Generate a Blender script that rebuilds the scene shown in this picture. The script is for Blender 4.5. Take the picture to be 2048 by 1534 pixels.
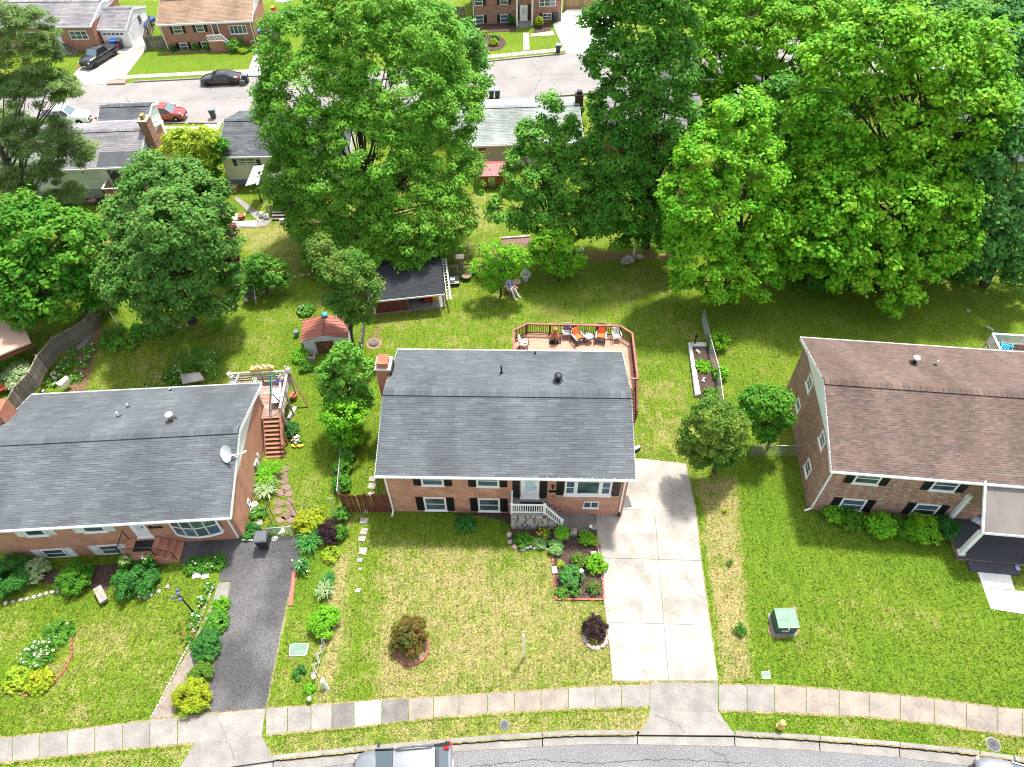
import bpy, math, random
import numpy as np
from mathutils import Vector, Matrix, Euler
R = math.radians
rnd = random.Random(7)
scene = bpy.context.scene
for _o in list(bpy.data.objects):
 bpy.data.objects.remove(_o)

# ------------------------------------------------------------------ camera
CAM_H, F_PX, W_PX, H_PX = 36.0,1409.8,2048.0,1534.0
cam_d = bpy.data.cameras.new('camera')
cam = bpy.data.objects.new('camera', cam_d)
scene.collection.objects.link(cam)
cam_d.sensor_width = 36.0
cam_d.lens = 36.0 * F_PX / W_PX
cam_d.clip_start = 0.5
cam_d.clip_end = 4000
CAM_M = Matrix.Translation((0,0, CAM_H)) @ Matrix.Rotation(R(90 - 48.83), 4, 'X') @ Matrix.Rotation(R(-0.762), 4, 'Z')
cam.matrix_world = CAM_M
scene.camera = cam
scene.render.resolution_x, scene.render.resolution_y = 1024,767

# ------------------------------------------------------------------ light
SUN_EL, SUN_AZ = 66.0,27.0          # azimuth measured from +Y towards +X
world = bpy.data.worlds.new('World')
scene.world = world
world.use_nodes = True
wn = world.node_tree.nodes
bg = wn['Background']
sky = wn.new('ShaderNodeTexSky')
sky.sky_type = 'NISHITA'
sky.sun_disc = False
sky.sun_elevation = R(SUN_EL)
sky.sun_rotation = R(SUN_AZ)
sky.air_density = 1.0
sky.dust_density = 2.5
sky.ozone_density = 0.6
hz_ = wn.new('ShaderNodeHueSaturation'); hz_.inputs['Saturation'].default_value = .40      # milky, thinly clouded sky
world.node_tree.links.new(sky.outputs[0], hz_.inputs['Color']); world.node_tree.links.new(hz_.outputs[0], bg.inputs[0])
bg.inputs[1].default_value = 0.15
sun_d = bpy.data.lights.new('sun', 'SUN')
sun_d.energy = 2.9
sun_d.angle = R(4.5)
sun_d.color = (1.0,0.955,0.88)
sun = bpy.data.objects.new('sun', sun_d)
scene.collection.objects.link(sun)
_d = Vector((math.sin(R(SUN_AZ)) * math.cos(R(SUN_EL)), math.cos(R(SUN_AZ)) * math.cos(R(SUN_EL)), math.sin(R(SUN_EL))))
sun.rotation_euler = _d.to_track_quat('Z', 'Y').to_euler()
sun.location = (0,0,120)
scene.view_settings.view_transform = 'Standard'
scene.view_settings.look = 'None'
scene.view_settings.exposure = 1.2
scene.view_settings.gamma = 1.0
scene.view_settings.use_curve_mapping = False
scene.cycles.pixel_filter_type = 'BLACKMAN_HARRIS'
scene.cycles.filter_width = 1.05
scene.cycles.max_bounces = 6
scene.cycles.diffuse_bounces = 4
scene.cycles.glossy_bounces = 2
scene.cycles.transmission_bounces = 3
scene.cycles.transparent_max_bounces = 6

# ------------------------------------------------------------------ survey helpers
CROT = CAM_M.to_3x3()
CINV = CROT.inverted()
CPOS = Vector((0,0, CAM_H))
def ray(u, v):
 return CROT @ Vector(((u - W_PX / 2) / F_PX, -(v - H_PX / 2) / F_PX, -1.0))
def smooth(a, b, t):
 t = min(1.0, max(0.0,(t - a) / (b - a)))
 return t * t * (3 - 2 * t)
def hgt(x, y):
 """ground height: the left neighbour's front garden dips towards the far left"""
 d = smooth(-18.0,-23.5, x) * smooth(11.0,15.0, y) * (1 - smooth(33.0,37.0, y))
 return -0.85 * d
def G(u, v, z=None):
 d = ray(u, v)
 if z is not None:
  return CPOS + d * ((z - CAM_H) / d.z)
 zz = 0.0
 for _ in range(6):
  p = CPOS + d * ((zz - CAM_H) / d.z)
  zz = hgt(p.x, p.y)
 return p
def ZAT(p, v):
 """height above the point p whose image lies on row v"""
 lo, hi = -3.0,34.0
 for _ in range(40):
  m = (lo + hi) / 2
  q = CINV @ (Vector((p[0], p[1], m)) - CPOS)
  vv = H_PX / 2 - F_PX * q.y / -q.z
  if vv > v: lo = m
  else: hi = m
 return lo
def PX(p):
 q = CINV @ (Vector(p) - CPOS)
 return W_PX / 2 + F_PX * q.x / -q.z, H_PX / 2 - F_PX * q.y / -q.z

# ------------------------------------------------------------------ materials
MATS = {}
def lin(c):
 return tuple(x for x in c) + (1.0,)
def mat(name, col, rough=0.8, col2=None, scale=3.0, detail=6.0, bump=0.0, bscale=40.0, metal=0.0, spec=0.4,
  objrand=0.0, islrand=0.0, stretch=None, contrast=(0.35,0.65), transl=0.0, fine=None, finescale=60.0, hue=0.0):
 if name in MATS: return MATS[name]
 m = bpy.data.materials.new(name)
 m.use_nodes = True
 nt = m.node_tree; N = nt.nodes; L = nt.links
 b = N['Principled BSDF']
 b.inputs['Roughness'].default_value = rough
 b.inputs['Metallic'].default_value = metal
 b.inputs['Specular IOR Level'].default_value = spec
 tc = N.new('ShaderNodeTexCoord')
 vec = tc.outputs['Object']
 if stretch:
  mp = N.new('ShaderNodeMapping'); mp.inputs['Scale'].default_value = stretch
  L.new(vec, mp.inputs[0]); vec = mp.outputs[0]
 cur = None
 rgb = N.new('ShaderNodeRGB'); rgb.outputs[0].default_value = lin(col); cur = rgb.outputs[0]
 if col2 is not None:
  nz = N.new('ShaderNodeTexNoise'); nz.inputs['Scale'].default_value = scale; nz.inputs['Detail'].default_value = detail
  L.new(vec, nz.inputs['Vector'])
  mr = N.new('ShaderNodeMapRange'); mr.inputs[1].default_value = contrast[0]; mr.inputs[2].default_value = contrast[1]
  L.new(nz.outputs[0], mr.inputs[0])
  mx = N.new('ShaderNodeMix'); mx.data_type = 'RGBA'
  L.new(mr.outputs[0], mx.inputs[0]); L.new(cur, mx.inputs[6]); mx.inputs[7].default_value = lin(col2)
  cur = mx.outputs[2]
 if fine is not None:
  nz = N.new('ShaderNodeTexNoise'); nz.inputs['Scale'].default_value = finescale; nz.inputs['Detail'].default_value = 3
  L.new(vec, nz.inputs['Vector'])
  mr = N.new('ShaderNodeMapRange'); mr.inputs[1].default_value = .3; mr.inputs[2].default_value = .7
  mr.inputs[3].default_value = 1 - fine; mr.inputs[4].default_value = 1 + fine
  L.new(nz.outputs[0], mr.inputs[0])
  hs = N.new('ShaderNodeHueSaturation'); L.new(mr.outputs[0], hs.inputs['Value']); L.new(cur, hs.inputs['Color']); cur = hs.outputs[0]
 if objrand or islrand or hue:
  add = None
  oi = N.new('ShaderNodeObjectInfo'); ge = N.new('ShaderNodeNewGeometry')
  ad = N.new('ShaderNodeMath'); ad.operation = 'ADD'
  if objrand: L.new(oi.outputs['Random'], ad.inputs[0])
  else: ad.inputs[0].default_value = 0
  if islrand: L.new(ge.outputs['Random Per Island'], ad.inputs[1])
  else: ad.inputs[1].default_value = 0
  fr = N.new('ShaderNodeMath'); fr.operation = 'FRACT'; L.new(ad.outputs[0], fr.inputs[0])
  amt = max(objrand, islrand)
  mr = N.new('ShaderNodeMapRange'); mr.inputs[3].default_value = 1 - amt; mr.inputs[4].default_value = 1 + amt
  L.new(fr.outputs[0], mr.inputs[0])
  hs = N.new('ShaderNodeHueSaturation'); L.new(mr.outputs[0], hs.inputs['Value']); L.new(cur, hs.inputs['Color'])
  if hue:
   m2 = N.new('ShaderNodeMath'); m2.operation = 'MULTIPLY'; m2.inputs[1].default_value = 7.31; L.new(fr.outputs[0], m2.inputs[0])
   f2 = N.new('ShaderNodeMath'); f2.operation = 'FRACT'; L.new(m2.outputs[0], f2.inputs[0])
   mr2 = N.new('ShaderNodeMapRange'); mr2.inputs[3].default_value = .5 - hue; mr2.inputs[4].default_value = .5 + hue
   L.new(f2.outputs[0], mr2.inputs[0]); L.new(mr2.outputs[0], hs.inputs['Hue'])
  cur = hs.outputs[0]
 L.new(cur, b.inputs['Base Color'])
 if bump:
  nz = N.new('ShaderNodeTexNoise'); nz.inputs['Scale'].default_value = bscale; nz.inputs['Detail'].default_value = 4
  L.new(vec, nz.inputs['Vector'])
  bp = N.new('ShaderNodeBump'); bp.inputs['Strength'].default_value = bump; bp.inputs['Distance'].default_value = 0.02
  L.new(nz.outputs[0], bp.inputs['Height']); L.new(bp.outputs[0], b.inputs['Normal'])
 if transl:
  tr = N.new('ShaderNodeBsdfTranslucent'); L.new(cur, tr.inputs[0])
  ms = N.new('ShaderNodeMixShader'); ms.inputs[0].default_value = transl
  out = N['Material Output']
  L.new(b.outputs[0], ms.inputs[1]); L.new(tr.outputs[0], ms.inputs[2]); L.new(ms.outputs[0], out.inputs[0])
 MATS[name] = m
 return m

def leafmat(name, col, col2, transl=0.36, scale=0.45, hue=0.02, val=0.28):
 """foliage: clump-scale drift between two greens plus a different value for every leaf"""
 g = 1.0 if 'purple' in name or 'lime' in name else 1.22
 col = tuple(min(.6, c * g) for c in col); col2 = tuple(min(.6, c * g) for c in col2)
 return mat(name, col, rough=0.62, col2=col2, scale=scale, detail=3, islrand=val, hue=hue, transl=transl, spec=0.25, contrast=(0.38,0.62))

def brickmat(name, c1, c2, mortar, bw=0.21, bh=0.076, msize=0.012, patch=None, var=0.5):
 if name in MATS: return MATS[name]
 m = bpy.data.materials.new(name); m.use_nodes = True
 nt = m.node_tree; N = nt.nodes; L = nt.links; b = N['Principled BSDF']
 b.inputs['Roughness'].default_value = 0.9; b.inputs['Specular IOR Level'].default_value = 0.2
 tc = N.new('ShaderNodeTexCoord'); sp = N.new('ShaderNodeSeparateXYZ'); L.new(tc.outputs['Object'], sp.inputs[0])
 ad = N.new('ShaderNodeMath'); L.new(sp.outputs[0], ad.inputs[0]); L.new(sp.outputs[1], ad.inputs[1])
 cb = N.new('ShaderNodeCombineXYZ'); L.new(ad.outputs[0], cb.inputs[0]); L.new(sp.outputs[2], cb.inputs[1])
 br = N.new('ShaderNodeTexBrick')
 br.inputs['Scale'].default_value = 1.0; br.inputs['Brick Width'].default_value = bw; br.inputs['Row Height'].default_value = bh
 br.inputs['Mortar Size'].default_value = msize; br.inputs['Mortar Smooth'].default_value = 0.2; br.inputs['Bias'].default_value = 0.0
 br.inputs['Color1'].default_value = lin(c1); br.inputs['Color2'].default_value = lin(c2); br.inputs['Mortar'].default_value = lin(mortar)
 L.new(cb.outputs[0], br.inputs['Vector'])
 cur = br.outputs['Color']
 nz = N.new('ShaderNodeTexNoise'); nz.inputs['Scale'].default_value = 1.3; nz.inputs['Detail'].default_value = 8; L.new(cb.outputs[0], nz.inputs['Vector'])
 mr = N.new('ShaderNodeMapRange'); mr.inputs[1].default_value = .3; mr.inputs[2].default_value = .7; mr.inputs[3].default_value = .82; mr.inputs[4].default_value = 1.15
 L.new(nz.outputs[0], mr.inputs[0])
 hs = N.new('ShaderNodeHueSaturation'); L.new(mr.outputs[0], hs.inputs['Value']); L.new(cur, hs.inputs['Color']); cur = hs.outputs[0]
 if patch is not None:     # random bricks in a third colour (tumbled or whitewashed bricks)
  mp = N.new('ShaderNodeMapping'); mp.inputs['Scale'].default_value = (1 / bw * .9,1 / bh * .8,1); L.new(cb.outputs[0], mp.inputs[0])
  vo = N.new('ShaderNodeTexNoise'); vo.inputs['Scale'].default_value = 1.0; vo.inputs['Detail'].default_value = 2; L.new(mp.outputs[0], vo.inputs['Vector'])
  m2 = N.new('ShaderNodeMapRange'); m2.inputs[1].default_value = var; m2.inputs[2].default_value = var + .08; L.new(vo.outputs[0], m2.inputs[0])
  mx = N.new('ShaderNodeMix'); mx.data_type = 'RGBA'; L.new(m2.outputs[0], mx.inputs[0]); L.new(cur, mx.inputs[6]); mx.inputs[7].default_value = lin(patch)
  cur = mx.outputs[2]
 L.new(cur, b.inputs['Base Color'])
 bp = N.new('ShaderNodeBump'); bp.inputs['Strength'].default_value = .5; bp.inputs['Distance'].default_value = 0.008
 L.new(br.outputs['Fac'], bp.inputs['Height']); bp.invert = True; L.new(bp.outputs[0], b.inputs['Normal'])
 MATS[name] = m
 return m

def shinglemat(name, cols, streak=0.2, grain=0.2):
 """asphalt shingles: one colour per tab out of a short ramp, with granule speckle and faint weather streaks"""
 if name in MATS: return MATS[name]
 m = bpy.data.materials.new(name); m.use_nodes = True
 nt = m.node_tree; N = nt.nodes; L = nt.links; b = N['Principled BSDF']
 b.inputs['Roughness'].default_value = 0.92; b.inputs['Specular IOR Level'].default_value = 0.15
 oi = N.new('ShaderNodeObjectInfo'); ge = N.new('ShaderNodeNewGeometry')
 ad = N.new('ShaderNodeMath'); L.new(oi.outputs['Random'], ad.inputs[0]); L.new(ge.outputs['Random Per Island'], ad.inputs[1])
 fr = N.new('ShaderNodeMath'); fr.operation = 'FRACT'; L.new(ad.outputs[0], fr.inputs[0])
 cr = N.new('ShaderNodeValToRGB'); e = cr.color_ramp.elements
 e[0].position = 0; e[0].color = lin(cols[0]); e[1].position = 1; e[1].color = lin(cols[-1])
 for i, c in enumerate(cols[1:-1]):
  q = e.new((i + 1) / (len(cols) - 1)); q.color = lin(c)
 L.new(fr.outputs[0], cr.inputs[0])
 tc = N.new('ShaderNodeTexCoord')
 def noise(sc, det, st):
  mp = N.new('ShaderNodeMapping'); mp.inputs['Scale'].default_value = st; L.new(ge.outputs['Position'], mp.inputs[0])
  nz = N.new('ShaderNodeTexNoise'); nz.inputs['Scale'].default_value = sc; nz.inputs['Detail'].default_value = det; L.new(mp.outputs[0], nz.inputs['Vector'])
  return nz.outputs[0]
 cur = cr.outputs[0]
 for sc, det, st, a in ((0.35,4,(1.6,.5,1), streak),(34,3,(1,1,1), grain)):
  mr = N.new('ShaderNodeMapRange'); mr.inputs[1].default_value = .3; mr.inputs[2].default_value = .7
  mr.inputs[3].default_value = 1 - a; mr.inputs[4].default_value = 1 + a
  L.new(noise(sc, det, st), mr.inputs[0])
  hs = N.new('ShaderNodeHueSaturation'); L.new(mr.outputs[0], hs.inputs['Value']); L.new(cur, hs.inputs['Color']); cur = hs.outputs[0]
 L.new(cur, b.inputs['Base Color'])
 MATS[name] = m
 return m

# ------------------------------------------------------------------ mesh builder
class MB:
 def __init__(s):
  s.v = []; s.f = []; s.m = []; s.cm = 0
 def add(s, vs, fs):
  o = len(s.v); s.v.extend([tuple(p) for p in vs])
  for f in fs:
   s.f.append([o + i for i in f]); s.m.append(s.cm)
  return s
 def box(s, x0, y0, z0, x1, y1, z1):
  return s.add([(x0,y0,z0),(x1,y0,z0),(x1,y1,z0),(x0,y1,z0),(x0,y0,z1),(x1,y0,z1),(x1,y1,z1),(x0,y1,z1)],
                     [(0,3,2,1),(4,5,6,7),(0,1,5,4),(1,2,6,5),(2,3,7,6),(3,0,4,7)])
 def cbox(s, c, sz, rz=0.0, rx=0.0, ry=0.0):
  M = Matrix.Translation(c) @ Euler((rx, ry, rz)).to_matrix().to_4x4()
  h = [q / 2 for q in sz]
  P = [M @ Vector((a * h[0], b * h[1], d * h[2])) for d in (-1,1) for a, b in ((-1,-1),(1,-1),(1,1),(-1,1))]
  return s.add(P, [(0,3,2,1),(4,5,6,7),(0,1,5,4),(1,2,6,5),(2,3,7,6),(3,0,4,7)])
 def bar(s, a, b, w, h=None, up=(0,0,1)):
  h = w if h is None else h
  a = Vector(a); b = Vector(b); d = (b - a).normalized(); up = Vector(up)
  if abs(d.dot(up)) > .99: up = Vector((0,1,0))
  r = d.cross(up).normalized(); t = r.cross(d).normalized()
  P = [q + r * (i * w / 2) + t * (j * h / 2) for q in (a, b) for i, j in ((-1,-1),(1,-1),(1,1),(-1,1))]
  return s.add(P, [(0,3,2,1),(4,5,6,7),(0,1,5,4),(1,2,6,5),(2,3,7,6),(3,0,4,7)])
 def tube(s, pts, rad, n=8, cap=True):
  pts = [Vector(p) for p in pts]
  if not hasattr(rad, '__len__'): rad = [rad] * len(pts)
  rings = []; prev = None
  for i, p in enumerate(pts):
   d = (pts[min(i + 1, len(pts) - 1)] - pts[max(i - 1,0)])
   d = d.normalized() if d.length > 1e-9 else Vector((0,0,1))
   if prev is None:
    up = Vector((0,0,1)) if abs(d.z) < .95 else Vector((1,0,0))
    r = d.cross(up).normalized()
   else:
    r = (prev - d * prev.dot(d)).normalized()
   prev = r; t = d.cross(r)
   rings.append([p + (r * math.cos(2 * math.pi * k / n) + t * math.sin(2 * math.pi * k / n)) * rad[i] for k in range(n)])
  o = []; fs = []
  for rg in rings: o += rg
  for i in range(len(rings) - 1):
   for k in range(n):
    fs.append((i*n+k, i*n+(k+1)%n, (i+1)*n+(k+1)%n, (i+1)*n+k))
  if cap:
   fs.append(tuple(reversed(range(n)))); fs.append(tuple(range((len(rings)-1)*n, len(rings)*n)))
  return s.add(o, fs)
 def lathe(s, c, prof, n=12, sx=1.0, sy=1.0):
  o = []; fs = []
  for r, z in prof:
   for k in range(n):
    a = 2 * math.pi * k / n
    o.append((c[0] + r * sx * math.cos(a), c[1] + r * sy * math.sin(a), c[2] + z))
  for i in range(len(prof) - 1):
   for k in range(n):
    fs.append((i*n+k, i*n+(k+1)%n, (i+1)*n+(k+1)%n, (i+1)*n+k))
  fs.append(tuple(reversed(range(n)))); fs.append(tuple(range((len(prof)-1)*n, len(prof)*n)))
  return s.add(o, fs)
 def prism(s, poly, z0, z1):
  """poly: list of (x,y) or (x,y,z) -> z offset added; counter-clockwise or not, both fine"""
  n = len(poly)
  ar = sum(poly[i][0] * poly[(i+1) % n][1] - poly[(i+1) % n][0] * poly[i][1] for i in range(n))
  if ar < 0: poly = list(reversed(poly))
  zz = [(p[2] if len(p) > 2 else 0.0) for p in poly]
  P = [(p[0], p[1], z0 + q) for p, q in zip(poly, zz)] + [(p[0], p[1], z1 + q) for p, q in zip(poly, zz)]
  fs = [tuple(reversed(range(n))), tuple(range(n, 2 * n))] + [(i, (i+1) % n, n + (i+1) % n, n + i) for i in range(n)]
  return s.add(P, fs)
 def blob(s, c, r, seed=0, n=8, jit=0.25):
  """an uneven stone"""
  q = random.Random(seed); rows = max(3, n // 2); o = []; fs = []
  for i in range(rows + 1):
   th = math.pi * i / rows
   for k in range(n):
    a = 2 * math.pi * k / n; j = 1 + q.uniform(-jit, jit) * (0 < i < rows)
    o.append((c[0] + r[0] * j * math.sin(th) * math.cos(a), c[1] + r[1] * j * math.sin(th) * math.sin(a), c[2] + r[2] * j * math.cos(th)))
  for i in range(rows):
   for k in range(n):
    fs.append((i*n+k, (i+1)*n+k, (i+1)*n+(k+1)%n, i*n+(k+1)%n))
  return s.add(o, fs)
 def mesh(s, name, mats, smooth=False):
  me = bpy.data.meshes.new(name)
  me.from_pydata(s.v, [], s.f)
  if not isinstance(mats, (list, tuple)): mats = [mats]
  for m in mats: me.materials.append(m)
  if len(mats) > 1: me.polygons.foreach_set('material_index', s.m)
  if smooth: me.polygons.foreach_set('use_smooth', [True] * len(me.polygons))
  me.update()
  return me
 def build(s, name, mats, parent=None, smooth=False, **k):
  return link(name, s.mesh(name, mats, smooth), parent, **k)

def link(name, data, parent=None, loc=None, rz=None, **k):
 o = bpy.data.objects.new(name, data)
 scene.collection.objects.link(o)
 if parent is not None: o.parent = parent
 if loc is not None: o.location = loc
 if rz is not None: o.rotation_euler = (0,0, rz)
 return tag(o, **k)
def tag(o, label=None, cat=None, group=None, kind=None):
 if label: o['label'] = label
 if cat: o['category'] = cat
 if group: o['group'] = group
 if kind: o['kind'] = kind
 return o
def thing(name, label, cat, loc=(0,0,0), rz=0.0, group=None):
 return link(name, None, None, loc=tuple(loc), rz=rz, label=label, cat=cat, group=group)
def dup(root, loc=None, rz=None, label=None, group=None):
 r = root.copy(); scene.collection.objects.link(r)
 if loc is not None: r.location = loc
 if rz is not None: r.rotation_euler = (0,0, rz)
 if label: r['label'] = label
 if group: r['group'] = group
 for ch in KIDS(root):
  c = ch.copy(); scene.collection.objects.link(c); c.parent = r
  for g in KIDS(ch):
   d = g.copy(); scene.collection.objects.link(d); d.parent = c
 return r
def KIDS(o):
 return [c for c in scene.collection.objects if c.parent is o or c.parent == o]
def npmesh(name, V, Fq, m, smooth=False, nper=4):
 """fast mesh from numpy arrays of quads"""
 me = bpy.data.meshes.new(name)
 nv, nf = len(V), len(Fq)
 me.vertices.add(nv); me.vertices.foreach_set('co', np.asarray(V, dtype=np.float32).ravel())
 me.loops.add(nf * nper); me.loops.foreach_set('vertex_index', np.asarray(Fq, dtype=np.int32).ravel())
 me.polygons.add(nf); me.polygons.foreach_set('loop_start', np.arange(0, nf * nper, nper, dtype=np.int32))
 me.polygons.foreach_set('loop_total', np.full(nf, nper, dtype=np.int32))
 if smooth: me.polygons.foreach_set('use_smooth', [True] * nf)
 me.materials.append(m)
 me.update(calc_edges=True)
 return me

# common materials
M_WHITE = mat('white_paint', (.78,.78,.75), .5, col2=(0.578,0.578,0.552), scale=2.5, objrand=.03)
M_VINYL = mat('white_vinyl', (.82,.82,.81), .35)
M_BLACK = mat('black_paint', (.012,.012,.014), .45)
M_GLASS = mat('window_glass', (.03,.045,.055), .08, col2=(.10,.14,.16), scale=.9, spec=.8)
M_GLASS_BLUE = mat('window_glass_with_blind', (.10,.17,.24), .12, col2=(.05,.08,.11), scale=1.6, stretch=(1,1,6), spec=.7)
M_METAL = mat('galvanized_metal', (.42,.43,.44), .4, metal=.7)
M_DMETAL = mat('dark_metal', (.025,.027,.03), .5)
M_CONC = mat('concrete', (0.296,0.274,0.244), .9, col2=(0.2,0.189,0.174), scale=1.3, detail=10, objrand=.09, bump=.25, bscale=60, fine=.16, finescale=16, contrast=(.3,.7))
M_DRIVE = mat('driveway_concrete', (.41,.38,.335), .9, col2=(.27,.25,.22), scale=.8, detail=13, objrand=.05, bump=.2, bscale=60, fine=.13, finescale=12, contrast=(.38,.66))
M_ASPH = mat('asphalt_grey', (0.2,0.2,0.204), .95, col2=(0.162,0.162,0.166), scale=.5, detail=8, bump=.5, bscale=90, fine=.38, finescale=15)
M_ASPHB = mat('asphalt_black', (0.0651,0.063,0.0651), .9, col2=(0.147,0.142,0.142), scale=.45, detail=8, bump=.5, bscale=90, fine=.4, finescale=14, contrast=(.4,.75))
M_MULCH = mat('dark_mulch', (.055,.032,.024), .95, col2=(.10,.065,.05), scale=14, bump=.8, bscale=30, fine=.7, finescale=13)
M_SOIL = mat('bare_soil', (.33,.21,.13), .95, col2=(.22,.15,.09), scale=2.2, fine=.25, finescale=22, bump=.6, bscale=25)
M_REDWOOD = mat('red_stained_wood', (.16,.045,.032), .75, col2=(.11,.03,.022), scale=3, stretch=(1,1,1), objrand=.16)
M_DECKRAIL = mat('deck_rail_stain', (.34,.135,.105), .7, col2=(.26,.10,.08), scale=3, objrand=.08)
M_DECKDARK = mat('deck_baluster_stain', (.13,.045,.035), .75, objrand=.12)
M_DECK = mat('deck_board_tan', (.52,.30,.21), .75, col2=(.44,.25,.175), scale=2.0, stretch=(1,6,1), objrand=.09)
M_GREYWOOD = mat('weathered_wood', (.21,.185,.165), .9, col2=(.12,.105,.095), scale=3, objrand=.22, fine=.15, finescale=20)
M_BRICKPC = mat('edging_brick', (.38,.13,.085), .9, col2=(.28,.11,.08), scale=6, objrand=.22)
M_STONE = mat('pale_stone', (.46,.41,.36), .92, col2=(.30,.27,.24), scale=6, objrand=.2, bump=.4, bscale=30)
M_BARK = mat('bark', (.10,.078,.06), .95, col2=(.055,.043,.034), scale=8, stretch=(1,1,.25), bump=.7, bscale=14)
M_PLASTIC = mat('white_plastic', (.8,.8,.8), .35)
# ================================================================== SETTING
def gp(pts, z=None):
 return [G(u, v, z) for u, v in pts]
def xy(pts, z=0.0):
 return [(G(u, v, z).x, G(u, v, z).y) for u, v in pts]
def resample(pts, us):
 out = []
 for u in us:
  if u <= pts[0][0]: a, b = pts[0], pts[1]
  elif u >= pts[-1][0]: a, b = pts[-2], pts[-1]
  else:
   for a, b in zip(pts, pts[1:]):
    if a[0] <= u <= b[0]: break
  t = (u - a[0]) / (b[0] - a[0]); out.append((u, a[1] + (b[1] - a[1]) * t))
 return out
WALK_IN = [(-260,1494),(0,1476.5),(125,1462.5),(300,1440.5),(399,1429.6),(532,1417),(665,1407.7),(759,1400),(918,1390.5),(1025,1384),(1134,1376.4),(1194,1373),(1300,1368.5),(1435,1369),(1549,1370.5),(1671,1379.5),(1849,1395),(2002,1415.5),(2048,1419),(2300,1462)]
WALK_OUT = [(-260,1547),(0,1526.6),(222,1501.6),(388,1487.5),(540,1470),(709,1454.6),(865,1435.8),(1025,1425),(1180,1416.5),(1300,1414),(1438,1422),(1549,1425),(1736,1434.3),(1862,1446.8),(2048,1475),(2300,1520)]
KERB = [(-260,1630),(0,1592),(300,1556),(480,1528),(540,1520.4),(727,1501.6),(884,1487.5),(1009,1478),(1137,1470.5),(1275,1468.6),(1469,1470.8),(1608,1478),(1777,1490.6),(1933,1506.3),(2048,1523.5),(2300,1570)]
PAN = [(-260,1668),(0,1626),(300,1588),(480,1553),(540,1546),(727,1524),(893,1504.7),(1009,1497),(1180,1488.5),(1275,1489.0),(1469,1492.7),(1608,1500),(1783,1514),(1908,1528),(2048,1550),(2300,1602)]
ROAD_Z = -0.13
US = [-260 + 20 * i for i in range(129)]
kerb_xy = np.array([(G(u, v, -0.0).x, G(u, v, 0.0).y) for u, v in resample(KERB, US)])
# far street: near and far edges
FAR_N = [(-700,262),(0,250),(313,246),(440,247),(700,232),(1000,203),(1181,187),(1400,172),(1800,150),(2048,140),(2500,120)]
FAR_F = [(-700,205),(0,180),(130,172),(213,168.5),(405,158.5),(700,146),(970,124.5),(1130,108.5),(1210,99),(1500,80),(2048,50),(2500,30)]

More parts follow.
